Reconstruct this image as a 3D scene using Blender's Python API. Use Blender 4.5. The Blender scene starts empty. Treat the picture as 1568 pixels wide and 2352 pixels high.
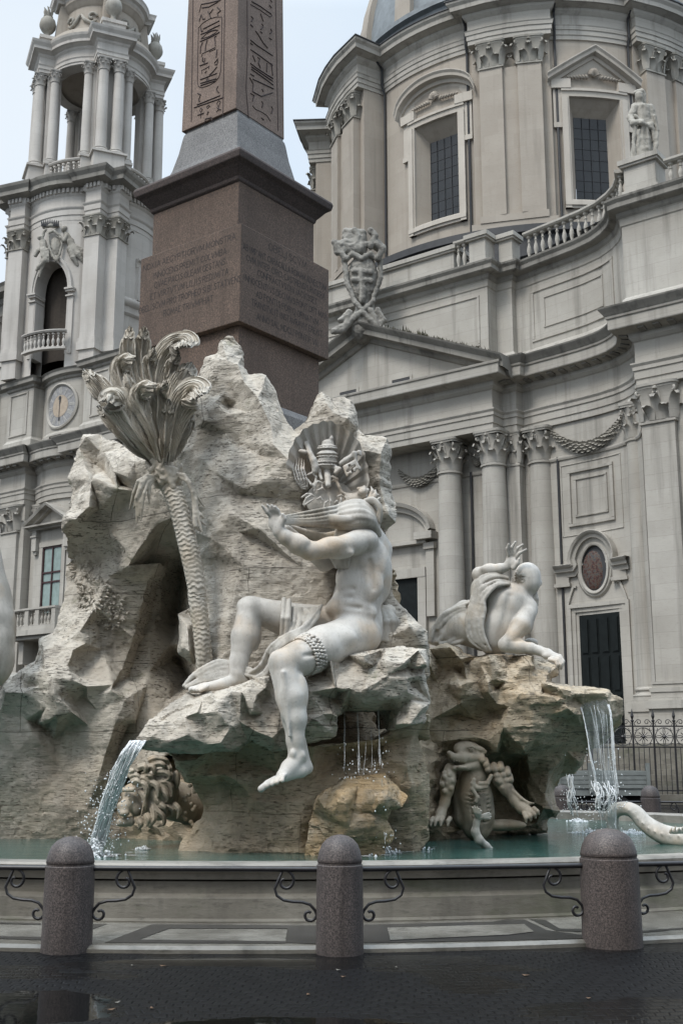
import bpy, bmesh, math, random
import numpy as np
from mathutils import Vector, Matrix, geometry
from math import sin, cos, pi, radians, sqrt, atan2
random.seed(7)
SC = bpy.context.scene
COL = SC.collection

# ------------------------------------------------------------------ camera
CAM_H = 1.61
FPX = 2650.0                      # focal length in pixels of a 1568 x 2352 picture
PITCH = math.atan(559 / FPX)
cam = bpy.data.cameras.new('camera')
cam.sensor_fit = 'VERTICAL'; cam.sensor_height = 22.2
cam.lens = FPX / 2352 * 22.2
cam.clip_start = 0.1; cam.clip_end = 1000
camo = bpy.data.objects.new('camera', cam); COL.objects.link(camo)
camo.location = (0, 0, CAM_H); camo.rotation_euler = (pi / 2 + PITCH, 0, 0)
SC.camera = camo

# ------------------------------------------------------------------ sky, sun, exposure
SUN_EL, SUN_AZ = radians(52), radians(222)      # soft light from upper left, behind the camera
world = bpy.data.worlds.new('World'); SC.world = world
world.use_nodes = True
wn = world.node_tree.nodes; wl = world.node_tree.links
bg = wn['Background']
sky = wn.new('ShaderNodeTexSky'); sky.sky_type = 'NISHITA'; sky.sun_disc = False
sky.sun_elevation = SUN_EL; sky.sun_rotation = SUN_AZ
sky.altitude = 0; sky.air_density = 1.0; sky.dust_density = 4.0; sky.ozone_density = 1.0
hs = wn.new('ShaderNodeHueSaturation'); hs.inputs['Saturation'].default_value = 0.42   # thin cloud veil greys the blue
cl = wn.new('ShaderNodeMix'); cl.data_type = 'RGBA'; cl.inputs[0].default_value = .74    # bright overcast over the blue, lighter overhead
wtc = wn.new('ShaderNodeTexCoord'); wsp = wn.new('ShaderNodeSeparateXYZ'); wl.new(wtc.outputs['Generated'], wsp.inputs[0])
wcn = wn.new('ShaderNodeTexNoise'); wcn.inputs['Scale'].default_value = 2.2; wcn.inputs['Detail'].default_value = 5; wl.new(wtc.outputs['Generated'], wcn.inputs['Vector'])
wr = wn.new('ShaderNodeValToRGB'); wr.color_ramp.elements[0].position = .35; wr.color_ramp.elements[0].color = (5.0, 6.2, 7.5, 1); wr.color_ramp.elements[1].position = .68; wr.color_ramp.elements[1].color = (6.5, 7.15, 7.75, 1)
wl.new(wcn.outputs[0], wr.inputs[0])
wg = wn.new('ShaderNodeMapRange'); wg.inputs['From Min'].default_value = .58; wg.inputs['From Max'].default_value = 1.; wg.inputs['To Min'].default_value = .83; wg.inputs['To Max'].default_value = 3.9; wl.new(wsp.outputs[2], wg.inputs[0])
wm = wn.new('ShaderNodeVectorMath'); wm.operation = 'SCALE'; wl.new(wr.outputs[0], wm.inputs[0]); wl.new(wg.outputs[0], wm.inputs['Scale'])
wl.new(sky.outputs[0], hs.inputs['Color']); wl.new(hs.outputs[0], cl.inputs[6]); wl.new(wm.outputs[0], cl.inputs[7]); wl.new(cl.outputs[2], bg.inputs[0])
bg.inputs[1].default_value = 0.13
sl = bpy.data.lights.new('sun', 'SUN'); sl.energy = 1.5; sl.angle = radians(16); sl.color = (1.0, 0.955, 0.89)
so = bpy.data.objects.new('sun', sl); COL.objects.link(so)
_sd = Vector((sin(SUN_AZ) * cos(SUN_EL), cos(SUN_AZ) * cos(SUN_EL), sin(SUN_EL)))
so.rotation_euler = _sd.to_track_quat('Z', 'Y').to_euler(); so.location = (0, 0, 60)
SC.view_settings.view_transform = 'Standard'; SC.view_settings.look = 'None'
SC.view_settings.exposure = 0.48; SC.view_settings.gamma = 1.0
SC.cycles.max_bounces = 6; SC.cycles.diffuse_bounces = 3; SC.cycles.glossy_bounces = 3
SC.cycles.transmission_bounces = 4; SC.cycles.transparent_max_bounces = 12
SC.cycles.caustics_reflective = False; SC.cycles.caustics_refractive = False
SC.cycles.use_denoising = True

# ------------------------------------------------------------------ measuring: picture point + distance -> place in the world
_cp, _sp = cos(PITCH), sin(PITCH)
def ray(x, y):
    dx = (x - 784) / FPX; dy = (1176 - y) / FPX
    return np.array([dx, _cp - dy * _sp, _sp + dy * _cp])
def P(x, y, Y):
    d = ray(x, y); return np.array([0, 0, CAM_H]) + d * (Y / d[1])
def PZ(x, y, Z):
    d = ray(x, y); return np.array([0, 0, CAM_H]) + d * ((Z - CAM_H) / d[2])
def pxm(Y, z=3.0):                 # metres per picture pixel at distance Y
    return (Y * _cp + (z - CAM_H) * _sp) / FPX

# ------------------------------------------------------------------ objects
def tag(o, label=None, cat=None, group=None, kind=None):
    if label: o['label'] = label
    if cat: o['category'] = cat
    if group: o['group'] = group
    if kind: o['kind'] = kind
    return o
def empty(name, loc, label=None, cat=None, group=None):
    o = bpy.data.objects.new(name, None); COL.objects.link(o); o.location = [float(c) for c in loc]
    o.empty_display_size = 0.3
    return tag(o, label, cat, group)
def root_of(o):
    v = Vector(o.location)
    while o.parent: o = o.parent; v = v + Vector(o.location)
    return v
def mesh_obj(name, verts, faces, mat, parent=None, smooth=False, recalc=False, origin=None):
    """verts in world space; children and origin are corrected so that they stay where they are"""
    off = Vector((0, 0, 0))
    if origin is not None: off = Vector([float(c) for c in origin])
    elif parent is not None: off = root_of(parent)
    v = np.asarray(verts, dtype=np.float64).reshape(-1, 3) - np.array(off)
    me = bpy.data.meshes.new(name)
    if isinstance(faces, np.ndarray):
        nf, k = faces.shape
        me.vertices.add(len(v)); me.vertices.foreach_set('co', v.astype(np.float32).ravel())
        me.loops.add(nf * k); me.loops.foreach_set('vertex_index', faces.astype(np.int32).ravel())
        me.polygons.add(nf); me.polygons.foreach_set('loop_start', np.arange(0, nf * k, k, dtype=np.int32))
        me.update(calc_edges=True)
    else:
        me.from_pydata(v.tolist(), [], faces)
    if recalc:
        bm = bmesh.new(); bm.from_mesh(me); bmesh.ops.remove_doubles(bm, verts=bm.verts, dist=1e-5)
        bmesh.ops.recalc_face_normals(bm, faces=bm.faces); bm.to_mesh(me); bm.free()
    if mat is not None: me.materials.append(mat)
    if smooth is True:
        me.polygons.foreach_set('use_smooth', np.ones(len(me.polygons), dtype=bool))
    elif smooth:
        me.polygons.foreach_set('use_smooth', np.ones(len(me.polygons), dtype=bool))
        me.set_sharp_from_angle(angle=radians(smooth))
    me.validate()
    o = bpy.data.objects.new(name, me); COL.objects.link(o)
    if parent is not None: o.parent = parent
    elif origin is not None: o.location = off
    return o
def copy_tree(o, parent=None):
    c = o.copy(); COL.objects.link(c)
    if parent is not None: c.parent = parent
    for ch in list(o.children): copy_tree(ch, c)
    return c

class MB:
    """collects shapes into one mesh"""
    def __init__(self, f=None): self.v = []; self.f = []; self.T = f
    def add(self, vs, fs):
        b = len(self.v)
        for p in vs: self.v.append(tuple(self.T(*p)) if self.T else tuple(p))
        for q in fs: self.f.append(tuple(b + i for i in q))
    def box(self, a, b):
        x0, y0, z0 = a; x1, y1, z1 = b
        self.add([(x0,y0,z0),(x1,y0,z0),(x1,y1,z0),(x0,y1,z0),(x0,y0,z1),(x1,y0,z1),(x1,y1,z1),(x0,y1,z1)],
                 [(0,3,2,1),(4,5,6,7),(0,1,5,4),(1,2,6,5),(2,3,7,6),(3,0,4,7)])
    def quad(self, *p): self.add(p, [tuple(range(len(p)))])
    def grid(self, rows, closed=False):
        n = len(rows[0]); vs = [p for r in rows for p in r]; fs = []
        for i in range(len(rows) - 1):
            for j in range(n if closed else n - 1):
                k = (j + 1) % n
                fs.append((i*n+j, i*n+k, (i+1)*n+k, (i+1)*n+j))
        self.add(vs, fs)
    def lathe(self, c, prof, n=20, a0=0.0, a1=2*pi, cap=True):
        full = abs(a1 - a0 - 2*pi) < 1e-6
        m = n if full else n + 1
        rows = [[(c[0] + r*cos(a0+(a1-a0)*j/n), c[1] + r*sin(a0+(a1-a0)*j/n), c[2] + z) for j in range(m)] for r, z in prof]
        self.grid(rows, closed=full)
        if cap and full:
            self.add(rows[0], [tuple(range(n))[::-1]]); self.add(rows[-1], [tuple(range(n))])
    def tube(self, pts, r, n=8, cap=True):
        pts = [np.array(p, float) for p in pts]; m = len(pts)
        rr = r if hasattr(r, '__len__') else [r]*m
        up = None; rows = []
        for i, p in enumerate(pts):
            t = pts[min(i+1, m-1)] - pts[max(i-1, 0)]; t /= (np.linalg.norm(t) + 1e-12)
            if up is None:
                up = np.array([0, 0, 1.]) if abs(t[2]) < .9 else np.array([1., 0, 0])
            s = np.cross(t, up); s /= (np.linalg.norm(s) + 1e-12); up = np.cross(s, t)
            rows.append([p + rr[i]*(cos(2*pi*j/n)*s + sin(2*pi*j/n)*up) for j in range(n)])
        self.grid(rows, closed=True)
        if cap:
            self.add(rows[0], [tuple(range(n))]); self.add(rows[-1], [tuple(range(n))[::-1]])
    def prism(self, poly, d0, d1, axis='d'):
        """polygon in (s, z), extruded in d from d0 to d1 (local frame s, d, z)"""
        n = len(poly)
        a = [(s, d0, z) for s, z in poly]; b = [(s, d1, z) for s, z in poly]
        self.add(a + b, [tuple(range(n))[::-1], tuple(range(n, 2*n))] + [(i, (i+1) % n, n+(i+1) % n, n+i) for i in range(n)])
    def sweep(self, path, prof, closed=False, cap=True):
        """path: (s, d) points, prof: (out, z); out is to the left of the path"""
        p = [np.array(q, float) for q in path]; n = len(p); rows = []
        offs = []
        for i in range(n):
            a = p[i-1] if (i > 0 or closed) else None; b = p[(i+1) % n] if (i < n-1 or closed) else None
            t1 = None if a is None else (p[i]-a)/np.linalg.norm(p[i]-a)
            t2 = None if b is None else (b-p[i])/np.linalg.norm(b-p[i])
            if t1 is None: t1 = t2
            if t2 is None: t2 = t1
            n1 = np.array([-t1[1], t1[0]]); n2 = np.array([-t2[1], t2[0]])
            m = n1 + n2; m /= max(np.dot(m, n1), .25); offs.append(m)
        for o, z in prof:
            rows.append([(p[i][0]+offs[i][0]*o, p[i][1]+offs[i][1]*o, z) for i in range(n)])
        self.grid(rows, closed=closed)
        if cap and not closed:
            m = len(prof)
            self.add([r[0] for r in rows], [tuple(range(m))]); self.add([r[-1] for r in rows], [tuple(range(m))[::-1]])
    def rake(self, pts, prof):
        """pts: (s, z) path in the wall plane; prof: (d, z) carried along it, upright"""
        rows = [[(s, d, zb + z) for s, zb in pts] for d, z in prof]
        self.grid(rows)
        m = len(prof)
        self.add([r[0] for r in rows], [tuple(range(m))]); self.add([r[-1] for r in rows], [tuple(range(m))[::-1]])
    def build(self, name, mat, parent=None, smooth=False, recalc=True, origin=None):
        return mesh_obj(name, self.v, self.f, mat, parent, smooth, recalc, origin)

# ------------------------------------------------------------------ materials
def newmat(name):
    m = bpy.data.materials.new(name); m.use_nodes = True
    nt = m.node_tree; return m, nt.nodes, nt.links, nt.nodes['Principled BSDF']
def lin(r, g, b): return (r, g, b, 1)
class NB:
    """small node-building helper"""
    def __init__(s, name):
        s.m, s.n, s.l, s.b = newmat(name)
        s.tc = s.n.new('ShaderNodeTexCoord'); s.co = s.tc.outputs['Object']
    def mapv(s, scale, vec=None, loc=(0,0,0)):
        k = s.n.new('ShaderNodeMapping'); k.inputs['Scale'].default_value = scale; k.inputs['Location'].default_value = loc
        s.l.new(vec or s.co, k.inputs['Vector']); return k.outputs[0]
    def noise(s, scale, detail=4, rough=.55, vec=None, dist=0.0):
        k = s.n.new('ShaderNodeTexNoise'); k.inputs['Scale'].default_value = scale
        k.inputs['Detail'].default_value = detail; k.inputs['Roughness'].default_value = rough
        k.inputs['Distortion'].default_value = dist
        s.l.new(vec or s.co, k.inputs['Vector']); return k.outputs[0]
    def voro(s, scale, vec=None, feat='F1', rnd=1.0):
        k = s.n.new('ShaderNodeTexVoronoi'); k.feature = feat; k.inputs['Scale'].default_value = scale
        k.inputs['Randomness'].default_value = rnd
        s.l.new(vec or s.co, k.inputs['Vector']); return k
    def ramp(s, fac, stops):
        k = s.n.new('ShaderNodeValToRGB'); e = k.color_ramp.elements
        while len(e) < len(stops): e.new(.5)
        for i, (p, c) in enumerate(stops):
            e[i].position = p; e[i].color = c if hasattr(c, '__len__') else (c, c, c, 1)
        s.l.new(fac, k.inputs[0]); return k.outputs[0]
    def mix(s, a, b, fac, mode='MIX'):
        k = s.n.new('ShaderNodeMix'); k.data_type = 'RGBA'; k.blend_type = mode
        for sock, v in ((k.inputs[6], a), (k.inputs[7], b), (k.inputs[0], fac)):
            if hasattr(v, 'is_output'): s.l.new(v, sock)
            else: sock.default_value = v
        return k.outputs[2]
    def math(s, op, a, b=0.0, clamp=False):
        k = s.n.new('ShaderNodeMath'); k.operation = op; k.use_clamp = clamp
        for sock, v in ((k.inputs[0], a), (k.inputs[1], b)):
            if hasattr(v, 'is_output'): s.l.new(v, sock)
            else: sock.default_value = v
        return k.outputs[0]
    def sep(s, vec=None):
        k = s.n.new('ShaderNodeSeparateXYZ'); s.l.new(vec or s.co, k.inputs[0]); return k.outputs
    def bump(s, h, strength=.3, dist=.02, prev=None):
        k = s.n.new('ShaderNodeBump'); k.inputs['Strength'].default_value = strength; k.inputs['Distance'].default_value = dist
        s.l.new(h, k.inputs['Height'])
        if prev is not None: s.l.new(prev, k.inputs['Normal'])
        return k.outputs[0]
    def out(s, col=None, rough=.8, normal=None, spec=.3, metal=0.0):
        b = s.b
        if col is not None:
            if hasattr(col, 'is_output'): s.l.new(col, b.inputs['Base Color'])
            else: b.inputs['Base Color'].default_value = col
        if hasattr(rough, 'is_output'): s.l.new(rough, b.inputs['Roughness'])
        else: b.inputs['Roughness'].default_value = rough
        b.inputs['Specular IOR Level'].default_value = spec; b.inputs['Metallic'].default_value = metal
        if normal is not None: s.l.new(normal, b.inputs['Normal'])
        return s.m

def m_church(name, c1, c2, joint=.62, jstr=.35, streak=.5):
    k = NB(name)
    big = k.noise(.35, 5, .6)
    st = k.noise(1.0, 5, .62, k.mapv((1.6, 1.6, .10)))
    col = k.mix(c1, c2, k.ramp(big, [(.35, 0.0), (.7, 1.0)]))
    dark = tuple(c * .52 for c in c2[:3]) + (1,)
    col = k.mix(col, dark, k.math('MULTIPLY', k.ramp(st, [(.52, 0.0), (.74, 1.0)]), streak))
    o_ = k.sep(); row = k.math('FLOOR', k.math('DIVIDE', o_[2], joint)); cx_ = k.math('FLOOR', k.math('ADD', k.math('MULTIPLY', k.math('SUBTRACT', k.math('MULTIPLY', o_[0], .8), k.math('MULTIPLY', o_[1], .6)), .7), k.math('MULTIPLY', row, .47)))
    cv = k.n.new('ShaderNodeCombineXYZ'); k.l.new(cx_, cv.inputs[0]); k.l.new(row, cv.inputs[1]); wno = k.n.new('ShaderNodeTexWhiteNoise'); k.l.new(cv.outputs[0], wno.inputs['Vector'])
    if joint < 3: col = k.mix(col, tuple(c*.80 for c in c2[:3]) + (1,), k.math('MULTIPLY', wno.outputs[0], .30))
    fine = k.noise(1.0, 6, .7, k.mapv((5, 5, 22)))
    col = k.mix(col, dark, k.ramp(fine, [(.56, 0.0), (.76, .45)]))
    z = k.sep()[2]
    fr = k.math('FRACT', k.math('DIVIDE', z, joint))
    line = k.math('LESS_THAN', fr, .022)
    col = k.mix(col, dark, k.math('MULTIPLY', line, jstr))
    nb = k.bump(fine, .25, .03)
    return k.out(col, .88, nb, .2)
M = {}
M['church'] = m_church('travertine_facade', lin(.435, .412, .372), lin(.335, .313, .276), .62, .4, .85)
M['tower'] = m_church('pale_limewash', lin(.50, .475, .44), lin(.42, .39, .355), .8, .12, .5)
M['stucco'] = m_church('beige_stucco', lin(.385, .345, .295), lin(.325, .285, .24), .9, .1, .5)
M['trim'] = m_church('cream_trim', lin(.48, .44, .385), lin(.40, .36, .31), 5, .0, .5)
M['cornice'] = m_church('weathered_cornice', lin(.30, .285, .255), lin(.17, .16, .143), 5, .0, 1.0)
def m_plain(name, col, rough=.6, var=.3, scale=6, metal=0., spec=.4, bump=.1):
    k = NB(name); nz = k.noise(scale, 5, .6)
    d = tuple(c * (1 - var) for c in col[:3]) + (1,)
    return k.out(k.mix(col, d, k.ramp(nz, [(.35, 0.), (.7, 1.)])), rough, k.bump(nz, bump, .02), spec, metal)
M['lead'] = m_plain('lead_sheet', lin(.20, .22, .23), .55, .35, 2)
M['slate'] = m_plain('dark_flashing', lin(.045, .045, .047), .6, .3, 3)
M['glass'] = m_plain('dark_glass', lin(.018, .020, .022), .12, .3, 1.5, 0, .5, .02)
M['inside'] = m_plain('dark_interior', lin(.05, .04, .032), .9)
M['bronze_door'] = m_plain('dark_green_door', lin(.010, .013, .013), .6, .4, 4, 0, .15)
M['iron'] = m_plain('wrought_iron', lin(.018, .017, .019), .42, .4, 20, .0, .5)
M['pipe'] = m_plain('drain_pipe', lin(.03, .03, .032), .5)
M['redwood'] = m_plain('red_frame', lin(.05, .018, .018), .5)
M['curtain'] = m_plain('pale_green_pane', lin(.24, .31, .29), .25, .25, 3, 0, .5)
# ================================================================== the church
AZ = radians(37.3)
U2 = np.array([cos(AZ), -sin(AZ)]); N2 = np.array([-sin(AZ), -cos(AZ)])
C2 = P(1130, 938, 50.4)[:2]
def W(s, d, z): q = C2 + U2*s + N2*d; return (q[0], q[1], z)
def mir(path): return [(-13.8 - s, d) for s, d in path[::-1]]
AX = -6.9
church = empty('church', W(AX, -3, 0), 'pale baroque stone church behind the fountain, with pedimented front, balustrades and windowed drum', 'church')
def cb(): return MB(W)

WING = [(.72, -.92), (.80, -1.38), (1.5, -1.25), (2.31, -1.14), (3.1, -1.06), (3.76, -.97), (4.4, -.88), (5.04, -.75), (5.7, -.56), (6.21, -.32), (6.7, .02), (7.1, .42), (7.4, .95), (7.62, 1.45)]
RIGHT = [(0, 0), (0, -.9)] + WING + [(7.64, 1.8), (16, 1.83), (16, -6)]
FRONT = mir([(0, 0), (0, -.9)] + WING) + RIGHT
# main entablature
ENT = [(0, 16.1), (0, 16.38), (.05, 16.40), (.05, 16.72), (.10, 16.75), (.10, 16.9), (.17, 17.0), (.17, 17.06), (0, 17.08), (0, 17.95),
       (.06, 18.0), (.16, 18.12), (.18, 18.3), (.24, 18.34), (.78, 18.42), (.80, 18.46), (.80, 18.86), (.86, 18.9), (.88, 18.98)]
e = cb(); e.sweep(FRONT, [(-1.9, 16.1)] + ENT + [(.88, 19.0), (-2.2, 19.05)]); e.build('entablature', M['church'], church)
# cyma on the wings and towers (the pediment replaces it over the portico)
CY = [(.80, 18.98), (.90, 19.0), (.98, 19.12), (1.1, 19.28), (1.12, 19.34), (.9, 19.37), (-1.2, 19.42)]
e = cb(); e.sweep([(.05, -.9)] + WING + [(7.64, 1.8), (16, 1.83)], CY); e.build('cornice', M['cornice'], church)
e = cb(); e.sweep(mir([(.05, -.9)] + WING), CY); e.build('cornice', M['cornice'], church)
# modillion blocks under the corona
e = cb()
def along(path, step, start=0.):
    out = []; acc = start
    for (a, b) in zip(path[:-1], path[1:]):
        a = np.array(a); b = np.array(b); L_ = np.linalg.norm(b-a); t = (b-a)/L_
        while acc < L_: out.append((a + t*acc, t)); acc += step
        acc -= L_
    return out
for q, t in along(RIGHT[:-1], .62, .3) + along(mir([(0, 0), (0, -.9)]), .62, .3):
    nn = np.array([-t[1], t[0]])
    c = q + nn*.42
    for k in range(1):
        a = c - t*.14 - nn*.16; b_ = c + t*.14 - nn*.16; c2 = c + t*.14 + nn*.2; d2 = c - t*.14 + nn*.2
        e.add([(a[0], a[1], 18.27), (b_[0], b_[1], 18.27), (c2[0], c2[1], 18.33), (d2[0], d2[1], 18.33),
               (a[0], a[1], 18.42), (b_[0], b_[1], 18.42), (c2[0], c2[1], 18.42), (d2[0], d2[1], 18.42)],
              [(0,1,2,3), (0,1,5,4), (1,2,6,5), (2,3,7,6), (3,0,4,7)])
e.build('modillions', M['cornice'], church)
# lower wall
WALLR = [(-.9, -1.35), (-.2, -1.35), (.75, -1.45), (1.5, -1.38)] + [(s, d - .12) for s, d in WING[3:]] + [(7.66, 1.6)]
def offset(path, o): return [(s, d + o) for s, d in path]
w = cb(); pth = mir(WALLR)[:-1] + WALLR[0:]
w.sweep(pth, [(0, 0.), (0, 16.15)]);
w.sweep([(7.60, 1.0), (7.64, 1.55), (16, 1.6)], [(0, 0), (0, 16.2)]); pass
wall = w.build('wall', M['church'], church)
# frieze-like band under capitals and string lines on the wing wall
w = cb(); w.sweep([(s, d) for s, d in WALLR[3:-2]], [(0, 14.42), (.06, 14.44), (.09, 14.52), (.09, 14.58), (.02, 14.62)])
w.sweep([(-11, -1.35), (-.3, -1.35)], [(0, 14.42), (.06, 14.44), (.09, 14.52), (.09, 14.58), (.02, 14.62)])
w.build('string_course', M['church'], church)

# ---------------- columns
def capital(m, c, r, h, square=False):
    """Corinthian capital: bell, two rows of leaves, four volutes, curved abacus; r = shaft radius at the neck"""
    cx, cy, z0 = c
    ang0 = -AZ if m.T is None else 0.
    def ring(rad, z, n=20):
        if not square: return [(cx + rad*cos(2*pi*j/n), cy + rad*sin(2*pi*j/n), z) for j in range(n)]
        o = []
        for j in range(n):
            a = 2*pi*j/n + pi/4; k = rad/max(abs(cos(a-pi/4*0)), abs(sin(a)))
            o.append((cx + k*cos(a), cy + k*sin(a), z))
        return o
    bell = [(1.02, -.04), (1.14, -.03), (1.15, .02), (1.03, .04), (.98, .06), (.98, .5), (1.08, .75), (1.25, .86)]
    rows = [ring(r*a, z0 + b*h) for a, b in bell]; m.grid(rows, closed=True)
    def leaf(a, zb, hh, out, wd):
        ca, sa = cos(a), sin(a)
        base = r*1.0/(max(abs(ca), abs(sa)) if square else 1)
        prof = [(0.02, 0, .75), (.06, .35, 1.0), (.12, .7, .95), (.28, .93, .8), (.42, .96, .55), (.46, .84, .3)]
        L_, R_, Cc = [], [], []
        for o, zz, ww in prof:
            rr = base + out*r*o*1.5; x = cx + rr*ca; y = cy + rr*sa; z = zb + zz*hh
            L_.append((x - sa*wd*ww*.5 - ca*.05*r, y + ca*wd*ww*.5 - sa*.05*r, z)); R_.append((x + sa*wd*ww*.5 - ca*.05*r, y - ca*wd*ww*.5 - sa*.05*r, z)); Cc.append((x + ca*.05*r, y + sa*.05*r, z))
        m.grid([L_, Cc, R_])
    nl = 8
    for j in range(nl): leaf(2*pi*(j+.5)/nl, z0 + .05*h, .36*h, 1.0, 2*pi*r/nl*1.0)
    for j in range(nl): leaf(2*pi*j/nl, z0 + .05*h, .62*h, 1.15, 2*pi*r/nl*.9)
    for j in range(4):                       # volutes at the corners
        a = pi/4 + j*pi/2
        ca, sa = cos(a), sin(a); R0 = r*1.25*(1.28 if square else 1.12)
        sp = []
        for t in range(13):
            th = t*.62; q = .19*r*(1 - t/16)
            sp.append((cx + ca*(R0 + q*cos(th+pi/2)), cy + sa*(R0 + q*cos(th+pi/2)), z0 + .8*h + q*1.15*sin(th+pi/2)))
        m.tube([(cx + ca*r*.95, cy + sa*r*.95, z0 + .5*h), (cx + ca*r*1.08, cy + sa*r*1.08, z0 + .72*h)] + sp, [.07*r, .1*r] + [.085*r]*13, 6)
        b = a + pi/4; cb_, sb = cos(b), sin(b); R1 = r*1.22      # rosette on each face
        m.lathe((cx + cb_*R1, cy + sb*R1, z0 + .86*h), [(0.02*r, -.12*r), (.16*r, -.05*r), (.16*r, .07*r), (.02*r, .14*r)], 7)
        for sg in (-1, 1):                   # inner spirals
            bb = b + sg*.22
            m.tube([(cx + cos(bb)*r*1.02, cy + sin(bb)*r*1.02, z0+.55*h), (cx + cos(b+sg*.14)*r*1.18, cy + sin(b+sg*.14)*r*1.18, z0+.78*h), (cx + cos(b+sg*.06)*r*1.2, cy + sin(b+sg*.06)*r*1.2, z0+.74*h)], .06*r, 5)
    ab = []
    k = 1.62*r
    for j in range(4):
        a = pi/4 + j*pi/2
        for t, q in ((-.09, 1.0), (.09, 1.0), (.42, .84), (pi/4, .76), (pi/2-.42, .84)):
            ab.append((k*q*1.06*cos(a+t), k*q*1.06*sin(a+t)))
    for z, q in ((.88, .94), (.93, .96), (.94, 1.), (1., 1.02)):
        pass
    rows = [[(cx + x*q, cy + y*q, z0 + z*h) for x, y in ab] for z, q in ((.87, .93), (.92, .95), (.93, 1.), (1.0, 1.02), (1.0, .2))]
    m.grid(rows, closed=True)

def attic_base(r): return [(1.38*r, 0), (1.38*r, .22*r), (1.36*r, .24*r), (1.42*r, .36*r), (1.36*r, .48*r), (1.22*r, .52*r), (1.16*r, .66*r), (1.2*r, .76*r), (1.28*r, .8*r), (1.28*r, .9*r), (1.12*r, .98*r), (1.02*r, 1.06*r)]
def shaft(r0, r1, z0, z1):
    out = []
    for i in range(9):
        t = i/8; rr = r0 + (r1-r0)*(t**1.8); out.append((rr, z0 + (z1-z0)*t))
    return out
Z_B, Z_C, Z_E = 3.75, 14.5, 16.1
def column(name, s, d, r, parent, zb=Z_B, zc=Z_C, ze=Z_E, mat='church', ped=True):
    m = cb(); m.lathe((s, d, zb), [(a, b) for a, b in attic_base(r)], 28)
    m.lathe((s, d, 0), shaft(r, r*.86, zb+1.06*r, zc), 28); 
    if ped:
        m.box((s-r*1.4, d-r*1.4, 1.2), (s+r*1.4, d+r*1.4, zb-.002))
        m.box((s-r*1.55, d-r*1.55, .0), (s+r*1.55, d+r*1.55, 1.25)); m.box((s-r*1.52, d-r*1.52, zb-.45), (s+r*1.52, d+r*1.52, zb-.12))
    o = m.build(name, M[mat], parent, smooth=35)
    k = cb(); capital(k, (s, d, zc), r*.86, ze-zc); k.build('capital', M[mat], o, smooth=50)
    return o
def pilaster(name, s, d0, wd, dp, parent, zb=Z_B, zc=Z_C, ze=Z_E, mat='church', ped=True, cap_r=None):
    m = cb(); m.box((s-wd/2, d0, zb), (s+wd/2, d0+dp, zc))
    for a, z0, z1 in ((.16, zb, zb+.2), (.2, zb+.2, zb+.36), (.1, zb+.36, zb+.5), (.14, zb+.5, zb+.6)):
        m.box((s-wd/2-a, d0, z0), (s+wd/2+a, d0+dp+a, z1))
    if ped:
        m.box((s-wd/2-.24, d0, 0), (s+wd/2+.24, d0+dp+.24, zb-.003)); m.box((s-wd/2-.36, d0, zb-.42), (s+wd/2+.36, d0+dp+.36, zb-.12)); m.box((s-wd/2-.33, d0, 0), (s+wd/2+.33, d0+dp+.33, 1.1))
    o = m.build(name, M[mat], parent)
    k = cb(); capital(k, (s, d0+dp-wd/2, zc), wd/2*.98, ze-zc, square=True); k.build('capital', M[mat], o, smooth=50)
    return o
cols = [(-.32, -.62, .62), (-2.72, -.62, .62), (-4.2, -.9, .0)]
for s, d, r in [(-.34, -.58, .62), (-2.72, -.62, .62)]:
    column('column', s, d, r, church); column('column', -13.8 - s, d, r, church)
column('column', 1.62, -1.45, .62, church); column('column', 6.62, -.42, .5, church)
pilaster('pilaster', .46, -1.7, .66, .8, church)
pilaster('pilaster', 8.45, 1.6, 1.35, .23, church); pilaster('pilaster', 10.9, 1.6, 1.35, .23, church)
# narrow dark drain pipes beside the columns
for s, d, z0, z1 in ((-1.95, -1.25, 3, 14.6), (2.55, -1.2, 3, 14.6)):
    m = cb(); m.tube([(s, d, z0), (s, d, z1)], .06, 8); m.build('drain_pipe', M['pipe'], church)

# ---------------- pediment
m = cb(); m.prism([(-13.8, 18.9), (.0, 18.9), (AX, 22.0)], -.6, -.02)
tymp = m.build('tympanum', M['church'], church)
def slope(s): return 22.63 - (abs(s - AX) / 7.85) * 3.35
RK = [(0, -.62), (.12, -.58), (.2, -.45), (.22, -.36), (.72, -.30), (.74, -.05), (.82, .02), (.98, .18), (1.02, .26), (.9, .28), (-2.0, .30), (-2.0, -.62)]
m = cb(); m.rake([(s, slope(s) - .28) for s in (AX-7.9, AX, AX+7.9)], RK); m.build('raking_cornice', M['cornice'], church)
for s in (-8.2, -5.0):
    m = cb(); m.box((s-.52, -.3, 19.0), (s+.52, .004, 19.5)); f = m.build('window', M['slate'], church)
    m = cb(); m.box((s-.66, -.3, 19.5), (s+.66, .02, 19.57)); m.box((s-.66, -.3, 19.), (s-.52, .02, 19.5)); m.box((s+.52, -.3, 19.), (s+.66, .02, 19.5)); m.build('frame', M['church'], f)
# moss and weeds on the pediment slope
m = cb()
for i in range(420):
    s = random.uniform(-5.6, .2) if random.random() < .8 else random.uniform(-3.6, -1.8); t = slope(s)
    hgt = random.uniform(.04, .22) * (1.8 if -4.6 < s < -3.2 else 1.); d = random.uniform(-.5, .8)
    a = random.uniform(0, 6.28); x = .05*cos(a); y = .05*sin(a)
    m.add([(s-x, d-y, t-.02), (s+x, d+y, t-.02), (s+random.uniform(-.1, .1), d+random.uniform(-.05, .1), t+hgt)], [(0, 1, 2)])
M['moss'] = m_plain('dry_moss', lin(.055, .05, .028), .9, .5, 9)
m.build('weeds', M['moss'], church, recalc=False)

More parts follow.
